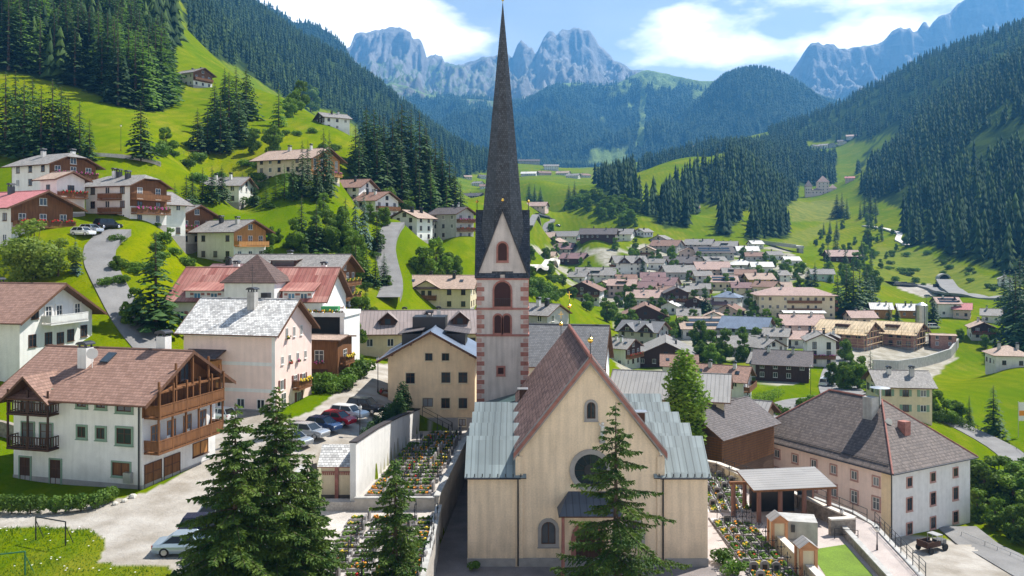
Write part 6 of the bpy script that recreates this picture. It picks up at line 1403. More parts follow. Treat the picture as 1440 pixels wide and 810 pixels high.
tow(2, 2, 15, 13, 21, 9, 'keep'); tow(-17, -3, 9, 9, 15, 9, 'corner_tower'); tow(14, -2, 9, 10, 12, 6, 'wing'); tow(-7, -4, 14, 8, 10, 3, 'hall'); MB().bx(-22, 22, -9, -8, -6, 3.5).build('curtain_wall', PALEPINK, cas)
# viaduct road and tunnel mouth
va = [P(935, 326, 700), P(975, 328, 690), P(1010, 331, 675), P(1050, 336, 655), P(1085, 341, 640), P(1125, 346, 620)]
vo = thing('viaduct', 'grey concrete road viaduct running in front of the dark wooded knoll', 'viaduct', va[0]); b, pr_ = MB(), MB()
for i in range(len(va)-1):
    a, e = va[i]-va[0], va[i+1]-va[0]; d = (e-a); d.z = 0; d.normalize(); s = Vector((d.y, -d.x, 0))
    b.prism([a+s*5, a-s*5, a-s*5+Vector((0, 0, -1.6)), a+s*5+Vector((0, 0, -1.6))][::-1], e-a); pr_.prism([a+s*5, a+s*4.6, a+s*4.6+Vector((0, 0, 1.1)), a+s*5+Vector((0, 0, 1.1))], e-a)
    if i < 3: b.prism([a+s*4.9, a+s*4.3, a+s*4.3+Vector((0, 0, -9)), a+s*4.9+Vector((0, 0, -9))][::-1], e-a)
b.build('deck', CONC, vo); pr_.build('parapet', STEEL, vo)
for i in (3, 4, 5): p = va[i]-va[0]; MB().bx(p.x-1.5, p.x+1.5, p.y-3, p.y+3, p.z-26, p.z-1.7).build('pier', CONC, vo)
p = hit(1328, 393); tu = thing('tunnel_portal', 'dark arched road tunnel mouth in the right hillside', 'tunnel', p, R(-8)); b = MB(); n = 12
o_ = [(6.5*math.cos(math.pi*k/n), 0, 6.0*math.sin(math.pi*k/n)) for k in range(n+1)]; i_ = [(4.9*math.cos(math.pi*k/n), 0, 4.8*math.sin(math.pi*k/n)) for k in range(n+1)]
for k in range(n): b.prism([Vector(i_[k])+Vector((0, -1, 0)), Vector(o_[k])+Vector((0, -1, 0)), Vector(o_[k+1])+Vector((0, -1, 0)), Vector(i_[k+1])+Vector((0, -1, 0))], (0, 8, 0))
tu.scale = (.6, .6, .6); b.build('arch', CONC, tu); q = MB(); q.poly([Vector(v_)+Vector((0, .8, 0)) for v_ in i_]); q.build('bore', RUBBER, tu)
# ---------------------------------------------------------------- churchyard
apron('church_square', [(-7.2, 57), (32.6, 57), (34.6, 72), (36.3, 86), (33.5, 95), (26, 108), (-5.2, 108)], 0, PAVE, .6)
apron('shadow_toned_forecourt', [(-6.8, 57.2), (17.6, 57.2), (17.6, 74.95), (-3.9, 74.95), (-3.9, 103), (-5.6, 103), (-6.8, 80)], .008, PLAZA, .2)  # left path and forecourt coloured dark to stand for the church's shadow
apron('upper_cemetery_terrace', [(-19.4, 79.1), (-7.1, 79.1), (-6.1, 95), (-5.3, 109.2), (-12, 109.6), (-14.7, 80.2), (-19.4, 80.2)], 4.4, mat('terrace_gravel', (.44, .40, .36), var=.22, scale=.5, fine=.2, bump=.3, bscale=12), 5)
apron('lower_cemetery_terrace', [(-19.4, 57), (-6.3, 57), (-6.7, 79.05), (-19.4, 79.05)], 3.6, MATS['terrace_gravel'], 5)
wall_run('retaining_wall', 'tall white cemetery wall with dark tiled coping below the parked cars', 'wall', [(-14.8, 79.4, 4.4), (-14.1, 88, 4.4), (-13.2, 98, 4.4), (-12.1, 109.4, 4.4)], [5.4, 4.9, 4.0, 2.7], .55, WHITE, True, T_DARK)
wall_run('terrace_wall', 'low stone kerb wall along the right edge of the upper cemetery terrace', 'wall', [(-7.0, 79.2, 4.4), (-6.05, 95, 4.4), (-5.2, 109, 4.4)], .45, .4, mat('pale_stone', (.45, .41, .36), var=.2, scale=2), True, CONC)
wall_run('terrace_wall', 'low stone kerb wall between the two cemetery terraces', 'wall', [(-14.6, 79.25, 4.4), (-7.2, 79.25, 4.4)], .3, .35, MATS['pale_stone'], True, CONC)
wall_run('terrace_wall', 'low white wall along the right edge of the lower cemetery terrace', 'wall', [(-6.5, 57.5, 3.6), (-6.75, 78.9, 3.6)], .5, .4, MATS['pale_stone'], True, CONC)
wall_run('yard_wall', 'white wall stepping up behind the near spruces to the gravel yard', 'wall', [(-19.2, 57.5, 3.6), (-19.2, 79.0, 3.6)], [3.6, 4.2], .5, WHITE, True, CONC)
# shrine hut
hu = thing('cemetery_hut', 'small cream cemetery hut with weathered grey roof and red brown corner posts', 'hut', (-16.6, 83.4, 3.9))
MB().bx(-1.6, 1.6, -1.8, 1.8, -.5, 3.2).build('wall', CREAM, hu); MB().bx(-1.66, 1.66, -1.86, 1.86, -.5, .45).build('plinth', DARKSTONE, hu)
b = MB(); [rpoly(b, [(-1.95, 0, 4.85), (1.95, 0, 4.85), (1.95, s*2.15, 3.2), (-1.95, s*2.15, 3.2)], (1, 0, 0), .12) for s in (-1, 1)]; b.build('roof', [T_SHING, REDSTONE], hu)
MB().prism([(-1.6, -1.79, 3.2), (-1.6, 0, 4.65), (-1.6, 1.79, 3.2)][::-1], (3.2, 0, 0)).build('gable', CREAM, hu)
for x in (-.15, 1.45): MB().bx(x-.17, x+.17, -1.95, -1.75, -.4, 3.15).build('corner_post', REDSTONE, hu)
b = MB(); [b.bx(-1.5+.2*k, -1.4+.2*k, -1.9, -1.8, 2.35, 2.6) for k in range(15)]; b.bx(-1.6, 1.6, -1.92, -1.82, 2.6, 2.7); b.build('cornice', REDSTONE, hu)
# graves
GV = []
def grave_meshes(kind, fl, seed):
    q = random.Random(seed); k = MB()
    for x0, x1, y0, y1 in ((-.45, .45, -.95, -.83), (-.45, .45, .75, .9), (-.45, -.35, -.83, .75), (.35, .45, -.83, .75)): k.bx(x0, x1, y0, y1, -.1, .2)
    fb = MB(); fb.bx(-.35, .35, -.83, .75, -.1, .12, 0)
    for _ in range(22): fb.ball((q.uniform(-.32, .32), q.uniform(-.75, .6), .14+q.uniform(0, .22)), q.uniform(.07, .17), 5, 3, 1 if q.random() < (.92 if seed % 2 else .68) else 2)
    c = MB()
    if kind == 0:
        c.bx(-.28, .28, .72, .95, 0, .45, 1); c.tube((0, .84, .45), (0, .84, 1.75), .035, n=5); c.tube((-.36, .84, 1.3), (.36, .84, 1.3), .03, n=5)
        for s in (-1, 1): c.tube((s*.36, .84, 1.3), (s*.12, .84, 1.55), .018, n=4); c.tube((s*.36, .84, 1.3), (s*.12, .84, 1.02), .018, n=4)
        c.ball((0, .84, 1.3), .1, 6, 4)
    else:
        n = 8; pts = [(-.38, .75, 0), (.38, .75, 0), (.38, .75, .75)]+[(.38*math.cos(math.pi*j/n), .75, .75+.3*math.sin(math.pi*j/n)) for j in range(1, n)]+[(-.38, .75, .75)]; c.prism(pts, (0, .16, 0), 1); c.bx(-.2, .2, .72, .755, .35, .75, 0)
    return k.mesh('kerb', mat('grave_stone', (.27, .25, .24), var=.25, scale=3, obj_rand=.4)), fb.mesh('flowers', [SOIL, LF_SHR, FLOR[fl]]), c.mesh('grave_cross' if kind == 0 else 'headstone', [METAL, MATS['grave_stone']])
for i in range(10): GV.append((i % 3 != 2,)+grave_meshes(0 if i % 3 != 2 else 1, (0, 1, 0, 2, 1, 4, 0, 3, 1, 5)[i], i))
def grave(x, y, z, rz, label, group):
    kd, a, b_, c = GV[rnd.randrange(10)]; o = thing('grave', label, 'grave', (x, y, z), rz+rnd.uniform(-.06, .06), group); o.scale = (1, 1, rnd.uniform(.85, 1.15)); link('kerb', a, o); link('flowers', b_, o); link('grave_cross' if kd else 'headstone', c, o)
for r in range(4):
    for k in range(19):
        t = k/18; y = 81.4+t*25.6; xl, xr = np.interp(y, [79, 110], [-14.0, -11.2]), np.interp(y, [79, 95, 110], [-8.0, -7.0, -6.3]); x = xl+(xr-xl)*(r+.45)/4+rnd.uniform(-.15, .15)
        if t > .8 and r == 0: continue
        grave(x, y+rnd.uniform(-.12, .12), 4.4, R(-95), 'planted grave in the rows of the upper cemetery terrace', 'graves on the upper cemetery terrace')
for r in range(4):
    for k in range(12): grave(-13.6+r*2.05+rnd.uniform(-.15, .15), 60.5+k*1.45+rnd.uniform(-.15, .15), 3.6, R(-92), 'planted grave on the lower cemetery terrace behind the small spruce', 'graves on the lower cemetery terrace')
for r in range(4):
    for k in range(11):
        y = 64+k*2.15; grave(20.75+r*1.0+rnd.uniform(-.04, .04), y+rnd.uniform(-.12, .12), .03, R(0), 'planted grave in the front plot right of the church', 'graves in the front plot right of the church')
for r in range(4):
    for k in range(7):
        y = 91+k*2.1; x = np.interp(y, [90, 105], [21.4, 22.8])+r*1.15; grave(x, y+rnd.uniform(-.1, .1), .03, R(-6), 'planted grave in the rear plot right of the church', 'graves in the rear plot right of the church')
apron('grave_plot', [(20.2, 60), (24.1, 60), (24.1, 88), (20.4, 88)], .02, GRAVEL, .1); apron('grave_plot', [(20.7, 90), (25.4, 90), (27.4, 105), (22.0, 105)], .02, GRAVEL, .1)
wall_run('plot_kerb', 'thin dark kerb along the left edge of the front grave plot', 'kerb', [(20.15, 60, 0), (20.3, 88, 0)], .12, .14, DARKSTONE)
apron('church_lawn', [(25.2, 57.5), (27.4, 78.9), (31.4, 80.4), (29.6, 57.5)], .03, LAWN, .2)
PST = mat('terracotta_render', (.52, .25, .13), var=.12)
for x, y, lb in ((24.75, 79.6, 'cream gate pillar with terracotta edges standing against the concrete block'), (25.0, 72.6, 'cream gate pillar with terracotta edges at the corner of the small lawn')):
    o = thing('gate_pillar', lb, 'pillar', (x, y, 0)); MB().bx(-.6, .6, -.6, .6, -.5, 2.5).build('shaft', CREAM, o); b = MB(); [b.bx(sx*.62-.13, sx*.62+.13, sy*.62-.13, sy*.62+.13, -.3, 2.5) for sx in (-1, 1) for sy in (-1, 1)]; b.bx(-.75, .75, -.75, .75, 2.5, 2.68); b.build('corner_trim', PST, o)
    b = MB(); [rpoly(b, [(0, -.85, 3.3), (0, .85, 3.3), (s*.85, .85, 2.68), (s*.85, -.85, 2.68)], (0, 1, 0), .06) for s in (-1, 1)]; b.prism([(-.7, -.75, 2.66), (.7, -.75, 2.66), (0, -.75, 3.2)], (0, 1.5, 0), 1); b.build('cap', [T_GSEAM, PST], o)
wall_run('cemetery_wall', 'cream wall with pale coping linking the two gate pillars', 'wall', [(24.8, 78.9, 0), (25.0, 73.3, 0)], 1.2, .5, CREAM, True, mat('pale_coping', (.6, .55, .48), var=.1)); wall_run('cemetery_wall', 'cream wall with pale coping in front of the nearer gate pillar', 'wall', [(25.05, 71.9, 0), (25.2, 58, 0)], 1.2, .5, CREAM, True, MATS['pale_coping'])
bk = thing('concrete_block', 'smooth grey concrete block wall below the columned pavilion', 'wall', (27.0, 81.6, 0)); MB().box((0, 0, .9), (3.9, 2.6, 2.6), R(-12)).build('wall', CONC, bk); MB().box((-.6, -1.42, 1.6), (.35, .12, .7), R(-12)).build('lantern', METAL, bk); MB().box((-.4, -1.6, .35), (1.5, .5, .3), R(-12)).build('stone_basin', CONC, bk)
pv = thing('pavilion', 'open memorial pavilion with grey seamed roof on brown columns', 'pavilion', (28.6, 89.2, 0), R(3)); b = MB(); rpoly(b, [(-4.3, 2.9, 4.0), (4.3, 2.9, 4.25), (4.3, -2.7, 3.65), (-4.3, -2.7, 3.4)], (0, 1, 0), .22); b.build('roof', [T_GSEAM, WOOD], pv)
COLM = mat('brown_column', (.20, .10, .075), var=.15)
for x, y, h in [(x, y, 3.45 if y < 0 else 3.8) for y in (-2.2, 2.3) for x in (-3.6, -1.4, 1.1, 3.7)]+[(-5.6, -.2, 3.5)]: b = MB(); b.tube((x, y, 0), (x, y, h), .24, .22, 10); b.build('column', COLM, pv)
MB().bx(-6.0, -4.0, -.4, 0, 3.35, 3.62).build('beam', WOOD, pv); MB().bx(-3.2, 1.4, 1.2, 2.0, 0, 2.7).build('inner_wall', mat('dark_marble', (.03, .03, .03), rough=.2), pv); MB().bx(2.0, 3.6, 1.9, 1.96, .2, 3.4).build('glass_screen', GLASS, pv)
wall_run('boundary_wall', 'long rubble stone wall with pale coping between churchyard and manor', 'wall', [(22.4, 111, -1), (25.3, 105, 0), (29.2, 96, 0), (33.4, 83.4, 0), (30.9, 83.0, 0)], [1.6, 1.3, 1.3, 1.5, 1.5], .5, STONEW, True, MATS['pale_coping'])
wall_run('boundary_wall', 'cream plastered wall behind the rear grave plot', 'wall', [(25.6, 104.5, 0), (27.6, 98, 0), (28.4, 94.5, 0)], 1.1, .4, CREAM, True, MATS['pale_coping'])
wall_run('ramp_wall', 'low dark stone wall along the right side of the small lawn', 'wall', [(32.3, 83, 0), (31.9, 78, 0), (30.6, 62, 0)], .75, .4, STONEW, True, CONC)
wall_run('retaining_wall', 'grey concrete retaining wall dropping to the manor yard', 'wall', [(33.0, 57, -9), (34.8, 72, -9), (36.5, 86, -9), (36.0, 90, -9), (33.7, 95.2, -6)], [9.1, 9.1, 9.1, 9.1, 6.1], .5, CONC)
def railing(label, pts, h=1.05, sp=1.8, m=METAL, bars=2, name='railing'):
    o = thing(name, label, 'railing', pts[0]); b = MB(); p0 = Vector(pts[0])
    for i in range(len(pts)-1):
        a, e = Vector(pts[i])-p0, Vector(pts[i+1])-p0; n = max(1, int((e-a).length/sp))
        for k in range(n+1): p = a.lerp(e, k/n); b.tube(p+Vector((0, 0, -.3)), p+Vector((0, 0, h)), .04, n=5)
        for q in range(bars): b.tube(a+Vector((0, 0, h*(1-q/bars))), e+Vector((0, 0, h*(1-q/bars))), .03, n=5)
    b.build('handrail', m, o); return o
railing('dark metal railing on the concrete wall above the manor yard', [(34.9, 72, .15), (36.4, 85.6, .15)], 1.3, 1.5, METAL, 3)
railing('thin metal railing along the boundary wall towards the manor', [(36.2, 87, .1), (33.6, 95, .1), (30.3, 100, .1), (26.5, 107, .1)], 1.2)
railing('short metal handrail on the steps beside the pavilion', [(31.0, 82.0, 0), (33.0, 81.4, 0)], 1.0)
railing('handrail on the cemetery stairs under the peach house', [(-11.4, 108.6, 6.6), (-7.6, 108.9, 4.5)], 1.0)
# ---------------------------------------------------------------- lamps
def lamp(p, h, label, globe=True):
    o = thing('street_lamp', label, 'street lamp', p, 0); b = MB(); b.tube((0, 0, -.3), (0, 0, h), .06, .045, 7); b.tube((0, 0, -.2), (0, 0, .5), .1, .08, 7); b.build('post', METAL, o); q = MB(); q.ball((0, 0, h+.18), .22, 9, 6); q.build('globe', FRAMEW, o); MB().tube((0, 0, h+.36), (0, 0, h+.46), .2, .05, 8).build('lamp_cap', METAL, o)
lamp(on(-16.4, 92.0), 3.2, 'globe street lamp between the clipped bushes and the red car'); lamp(on(-17.6, 112), 4.2, 'tall globe street lamp at the corner of the peach house'); lamp((32.7, 84.6, 0), 1.6, 'short globe lamp at the corner of the boundary wall'); lamp((33.8, 79, 0), 1.7, 'short globe lamp on the ramp beside the concrete wall'); lamp((30.2, 92.2, 0), 1.8, 'short globe lamp behind the pavilion')
lamp(hit(170, 212), 6, 'single lamp post beside the path on the steep meadow'); lamp(hit(1170, 573), 7, 'lamp post beside the village road left of the manor roof'); lamp(hit(1140, 560), 7, 'lamp post at the green traffic island in the village')
# ---------------------------------------------------------------- cars
def carpaint(nm, c, metal=.2): return mat('paint_'+nm, c, rough=.25, metal=metal, var=.03, fine=.01, spec=.5)
CARG = glassmat('car_glass', (.02, .025, .03), .05, .6); LAMPR = mat('tail_lamp', (.35, .02, .02), rough=.3); LAMPW = mat('head_lamp', (.75, .75, .72), rough=.15); RIM = mat('alloy_rim', (.4, .4, .42), rough=.35, metal=.8)
CARM = {}
def car_meshes(paint, style):
    key = (paint.name, style)
    if key in CARM: return CARM[key]
    L, Wc = {'sedan': (4.55, 1.76), 'hatch': (4.0, 1.72), 'estate': (4.5, 1.76), 'suv': (4.5, 1.85), 'van': (4.9, 1.92)}[style]; hh = {'sedan': 1.40, 'hatch': 1.46, 'estate': 1.47, 'suv': 1.68, 'van': 1.95}[style]; zb = .98 if style == 'suv' else 1.1 if style == 'van' else .88
    # lower body: cross-sections from nose (+x) to tail
    st = [(1.0, .78, .30, .55), (.985, .86, .24, .66), (.93, .95, .2, .74), (.75, 1, .2, .84), (.42, 1, .2, zb+.0), (.0, 1, .2, zb+.02), (-.5, 1, .2, zb+.03), (-.86, .98, .22, zb+(.02 if style != 'sedan' else .0)), (-.97, .92, .26, zb-.04), (-1.0, .84, .34, zb-.2)]
    b = MB(); rings = []
    for x, w, z0, z1 in st:
        X, w_ = x*L/2, w*Wc/2; zm = z0+(z1-z0)*.55; i = len(b.v); b.v += [(X, -w_*.9, z0), (X, -w_, zm-.1), (X, -w_, zm+.08), (X, -w_*.93, z1), (X, w_*.93, z1), (X, w_, zm+.08), (X, w_, zm-.1), (X, w_*.9, z0)]; rings.append(i)
    for a, c in zip(rings, rings[1:]):
        for k in range(8): b.f.append((a+k, c+k, c+(k+1) % 8, a+(k+1) % 8)[::-1]); b.m.append(0)
    b.f.append(tuple(rings[0]+k for k in range(8))[::-1]); b.f.append(tuple(rings[-1]+k for k in range(8))); b.m += [0, 0]
    # cabin: base ring and roof ring
    xb0, xb1, xt0, xt1 = {'sedan': (.46, -.72, .16, -.42), 'hatch': (.5, -.95, .18, -.72), 'estate': (.46, -.97, .16, -.84), 'suv': (.46, -.97, .18, -.82), 'van': (.72, -.99, .42, -.95)}[style]
    g = MB(); wb, wt = Wc/2*.92, Wc/2*.72
    B = [(xb0*L/2, -wb, zb-.02), (xb0*L/2, wb, zb-.02), (xb1*L/2, wb, zb-.02), (xb1*L/2, -wb, zb-.02)]; T_ = [(xt0*L/2, -wt, hh-.06), (xt0*L/2, wt, hh-.06), (xt1*L/2, wt, hh-.06), (xt1*L/2, -wt, hh-.06)]
    for k in range(4): k2 = (k+1) % 4; g.poly([B[k], B[k2], T_[k2], T_[k]])
    cab = g; r = MB(); e = .03
    r.prism([(p[0]*1.02, p[1]*1.03, hh-.07) for p in (T_[0], T_[1], T_[2], T_[3])], (0, 0, .07))
    for k in range(4): r.tube(B[k], T_[k], .055, .05, 5)
    for s in (-1, 1):
        xm = (xt0+xt1)/2*L/2; r.tube((xm, s*wb, zb), (xm, s*wt*1.01, hh-.05), .045, n=5)
    r.v, off = r.v, 0; i0 = len(b.v); b.v += r.v; b.f += [tuple(i0+q for q in f) for f in r.f]; b.m += r.m
    for s in (-1, 1): b.box((xb0*L/2-.15, s*(Wc/2+.08), zb+.06), (.16, .16, .12))
    wh = MB(); wh.tube((0, -.1, 0), (0, .1, 0), .315, n=16); ri = MB()
    for s in (-1, 1): ri.tube((0, s*.1, 0), (0, s*.115, 0), .21, .19, 10)
    hl = MB().box((0, 0, 0), (.14, .36, .15)); tl = MB().box((0, 0, 0), (.1, .26, .2)); pl = MB().box((0, 0, 0), (.03, .5, .12))
    CARM[key] = dict(L=L, W=Wc, body=b.mesh('body', paint), glass=cab.mesh('windows', CARG), wheel=wh.mesh('tyre', RUBBER), rim=ri.mesh('rim', RIM), hl=hl.mesh('headlight', LAMPW), tl=tl.mesh('tail_light', LAMPR), pl=pl.mesh('number_plate', FRAMEW), zb=zb); return CARM[key]
def car(p, rz, paint, style, label, group=None, tilt=0):
    d = car_meshes(paint, style); o = thing('parked_car', label, 'car', p, rz, group); link('body', d['body'], o); link('windows', d['glass'], o)
    for sx in (-1, 1):
        for sy in (-1, 1):
            w = link('wheel', d['wheel'], o, (sx*d['L']*.31, sy*(d['W']/2-.1), .315)); link('rim', d['rim'], w)
    for s in (-1, 1): link('headlight', d['hl'], o, (d['L']/2-.1, s*d['W']*.34, .62)); link('tail_light', d['tl'], o, (-d['L']/2+.06, s*d['W']*.38, d['zb']-.2))
    link('number_plate', d['pl'], o, (-d['L']/2+.01, 0, .55)); return o
SILV, WHT, RED_, BLU_, BLK, DBL, GRY = carpaint('silver', (.48, .50, .52), .6), carpaint('white', (.75, .75, .74)), carpaint('red', (.42, .02, .035)), carpaint('blue', (.03, .06, .14)), carpaint('black', (.015, .015, .018)), carpaint('dark_blue', (.02, .03, .06)), carpaint('grey', (.18, .185, .19), .5)
car(on(-22.3, 58.9, .03), R(4), carpaint('ice_blue', (.42, .52, .60), .5), 'sedan', 'pale icy blue saloon car parked nearest the camera on the gravel yard'); car(on(-22.0, 62.6, .03), R(6), DBL, 'estate', 'dark blue car parked just behind the pale icy blue saloon'); car(on(-22.2, 66, .03), R(8), SILV, 'hatch', 'silver hatchback third in the row beside the big spruces'); car(on(-22.5, 69.6, .03), R(12), GRY, 'hatch', 'dark grey car at the far end of the row on the gravel yard')
car(on(-17.3, 101.0, .03), R(-22), BLK, 'suv', 'black sport utility car parked nearest the peach house'); car(on(-18.6, 97.6, .03), R(-24), WHT, 'estate', 'white estate car between the black and the red cars'); car(on(-19.3, 94.7, .03), R(-24), RED_, 'hatch', 'bright red hatchback in the row above the cemetery wall'); car(on(-20.3, 91.9, .03), R(-24), BLU_, 'hatch', 'blue hatchback next to the red hatchback'); car(on(-21.3, 89.3, .03), R(-24), SILV, 'estate', 'silver estate car second from the near end above the cemetery wall'); car(on(-22.2, 86.6, .03), R(-24), SILV, 'hatch', 'pale silver hatchback at the near end of the row above the cemetery wall')
car(on(-33.2, 96.5, .03), R(155), WHT, 'hatch', 'white hatchback parked between the carved balcony house and the pink house')
for px_, py_, rz, pt, st_, lb in ((1160, 542, 60, WHT, 'van', 'white van beside the brown wooden barn'), (1166, 530, 60, SILV, 'hatch', 'silver car above the white van beside the barn'), (1170, 521, 60, WHT, 'hatch', 'white car at the top of the bay beside the barn'), (1184, 541, -60, BLK, 'van', 'dark pickup on the village road'), (1152, 509, 10, WHT, 'van', 'white van behind the tall white gabled house'), (1197, 462, 0, WHT, 'van', 'white van above the left end of the building site'), (1265, 462, 0, WHT, 'hatch', 'white car left of the silver silo'), (1303, 462, 0, WHT, 'van', 'white van just right of the silver silo'), (1312, 462, 0, WHT, 'van', 'white van second right of the silver silo'), (1242, 462, 0, SILV, 'estate', 'silver estate above the middle of the building site'),
   (1262, 401, 0, WHT, 'van', 'white van at the left of the roadside car park'), (1272, 401, 0, GRY, 'van', 'grey van in the roadside car park'), (1283, 402, 0, DBL, 'van', 'dark van in the roadside car park'), (1318, 404, 20, BLK, 'van', 'dark van on the road under the tunnel'), (1305, 418, 0, SILV, 'hatch', 'silver car near the end of the gravel car park'), (1068, 450, 30, WHT, 'hatch', 'white car in the village square'), (1056, 420, 30, BLK, 'hatch', 'black car on the bright village square'), (1040, 452, 0, SILV, 'hatch', 'silver car under the trees by the village square'), (1062, 429, 80, WHT, 'hatch', 'white car at the bright village square edge'), (768, 325, 0, WHT, 'hatch', 'white car beside the meadow lane'), (128, 328, -20, SILV, 'hatch', 'silver car outside the rose roofed chalet'), (117, 332, -20, WHT, 'hatch', 'white car outside the rose roofed chalet'), (152, 322, 60, BLK, 'suv', 'black car in front of the stone garage'), (1410, 455, 20, SILV, 'hatch', 'silver car beside the white bungalow'), (785, 318, 0, GRY, 'hatch', 'grey car on the bend of the meadow lane')):
    p = hit(px_, py_); p.z += .05; car(p, R(rz), pt, st_, lb)
tr = thing('utility_trailer', 'old dark farm vehicle with open load bed parked at the manor corner', 'tractor', (53.8, 109.2, -10.9), R(25)); b = MB(); b.bx(-1.9, .5, -.8, .8, .7, 1.0); b.bx(-1.9, -1.8, -.8, .8, 1.0, 1.5); b.bx(-1.9, .5, -.85, -.75, 1.0, 1.4); b.bx(-1.9, .5, .75, .85, 1.0, 1.4); b.build('load_bed', DWOOD, tr); MB().bx(.6, 1.9, -.55, .55, .6, 1.3).build('bonnet', GRY, tr); b = MB(); b.bx(-.1, 1.0, -.75, .75, 2.0, 2.1); [b.tube((x, y, 1), (x, y, 2.0), .05, n=5) for x in (0, .9) for y in (-.7, .7)]; b.build('canopy', STEEL, tr)
for x, y, r in ((-1.4, -.95, .4), (-1.4, .95, .4), (1.4, -.75, .45), (1.4, .75, .45)): MB().tube((x, y-.12, r), (x, y+.12, r), r, n=14).build('wheel', RUBBER, tr)
# ---------------------------------------------------------------- bits on the left lawn
def frame(label, a, b_, h, m, name='goal_frame'):
    a, b_ = Vector(a), Vector(b_); o = thing(name, label, 'goal frame', a); d = b_-a; q = MB()
    for p in (Vector((0, 0, 0)), d): q.tube(p+Vector((0, 0, -.3)), p+Vector((0, 0, h)), .05, n=6); q.tube(p+Vector((.35, .5, -.1)), p+Vector((0, 0, h*.85)), .03, n=5)
    q.build('post', m, o); MB().tube(Vector((0, 0, h)), d+Vector((0, 0, h)), .05, n=6).build('crossbar', m, o)
frame('dark metal bar frame farther back on the flowering lawn', on(-34.6, 62), on(-31.6, 60.4), 1.7, METAL); frame('green metal bar frame at the left edge of the flowering lawn', on(-36.2, 55.4), on(-31.9, 55.9), 1.55, mat('green_paint', (.03, .14, .08), rough=.5))
wall_run('stone_wall', 'dry stone wall at the left edge beside the carved balcony house', 'wall', [tuple(on(-62, 86)), tuple(on(-52, 87.5)), tuple(on(-48.6, 86.5))], 1.5, .6, STONEW)
for px_, py_, lb in ((187, 700, 'largest white boulder on the lawn edge'), (175, 706, 'middle pale boulder on the lawn edge'), (162, 710, 'smallest pale boulder on the lawn edge')):
    q = random.Random(px_); b = MB(); b.ball((0, 0, .1), .35 if px_ == 187 else .26, 7, 5, sz=.7); b.v = [(x*(1+q.uniform(-.15, .15)), y*(1+q.uniform(-.15, .15)), z) for x, y, z in b.v]; tag(b.build('boulder', mat('pale_boulder', (.55, .52, .46), var=.2), None, hit(px_, py_)), lb, 'boulder')
# lanes
ribbon('hill_lane', [(240, 520), (212, 492), (188, 466), (178, 450), (172, 432), (166, 415), (150, 395), (138, 372), (131, 350), (140, 335), (165, 326)], 4.6, ASPH)
ribbon('steep_lane', [(556, 318), (545, 335), (541, 352), (541, 368), (545, 382), (551, 396), (553, 412), (546, 428)], 5.0, ASPH)
ribbon('meadow_lane', [(745, 386), (766, 380), (781, 374), (784, 367), (775, 360)], 4.5, GRAVEL); ribbon('upper_meadow_lane', [(745, 323), (768, 316), (780, 311), (775, 306), (755, 303)], 4, ASPH)
ribbon('village_road', [(1075, 592), (1105, 573), (1130, 563), (1165, 560), (1195, 566), (1230, 572)], 7, ASPH); ribbon('village_side_road', [(1180, 562), (1172, 545), (1175, 525), (1182, 512), (1178, 500)], 7, ASPH); ribbon('village_road', [(1230, 572), (1205, 553), (1185, 540)], 5, ASPH)
ribbon('valley_road', [(1250, 399), (1290, 400), (1315, 406), (1345, 416), (1390, 421), (1460, 425)], 8, ASPH); ribbon('valley_road', [(1328, 395), (1333, 404), (1348, 416)], 9, ASPH); ribbon('slope_path', [(1215, 318), (1245, 322), (1266, 328), (1262, 338), (1275, 345)], 4.5, GRAVEL)
ribbon('meadow_path', [(225, 232), (195, 226), (160, 222), (125, 218)], 2.5, GRAVEL)
ribbon('lower_road', [(1345, 745), (1375, 770), (1415, 792), (1470, 822)], 5.5, ASPH); ribbon('meadow_road', [(1330, 592), (1365, 606), (1400, 624), (1425, 642), (1450, 668)], 5, ASPH)
railing('wooden post rail along the curved road below the manor', [tuple(hit(1352, 757)+Vector((0, 0, .1))), tuple(hit(1385, 771)+Vector((0, 0, .1))), tuple(hit(1440, 795)+Vector((0, 0, .1)))], .8, 2, STEEL, 1, 'guard_rail')
railing('guard rail along the meadow road at the right edge', [tuple(hit(1340, 592)), tuple(hit(1375, 606)), tuple(hit(1410, 622)), tuple(hit(1440, 645))], 1.0, 3, METAL, 1, 'guard_rail'); railing('wooden fence along the path on the steep left meadow', [tuple(hit(205, 222)), tuple(hit(245, 219)), tuple(hit(290, 216)), tuple(hit(318, 217))], 1.2, 3, GWOOD, 2, 'fence')
p = hit(1432, 615); fl = thing('flag', 'white and orange vertical banner on a pole at the right edge', 'flag', p); MB().tube((0, 0, -.5), (0, 0, 7), .06, n=6).build('pole', STEEL, fl); b = MB(); b.bx(.1, 1.2, -.015, .015, 3.2, 6.8, 0); b.bx(.15, 1.15, -.02, .02, 4.2, 5.2, 1); b.build('banner', [FRAMEW, FLOR[0]], fl)
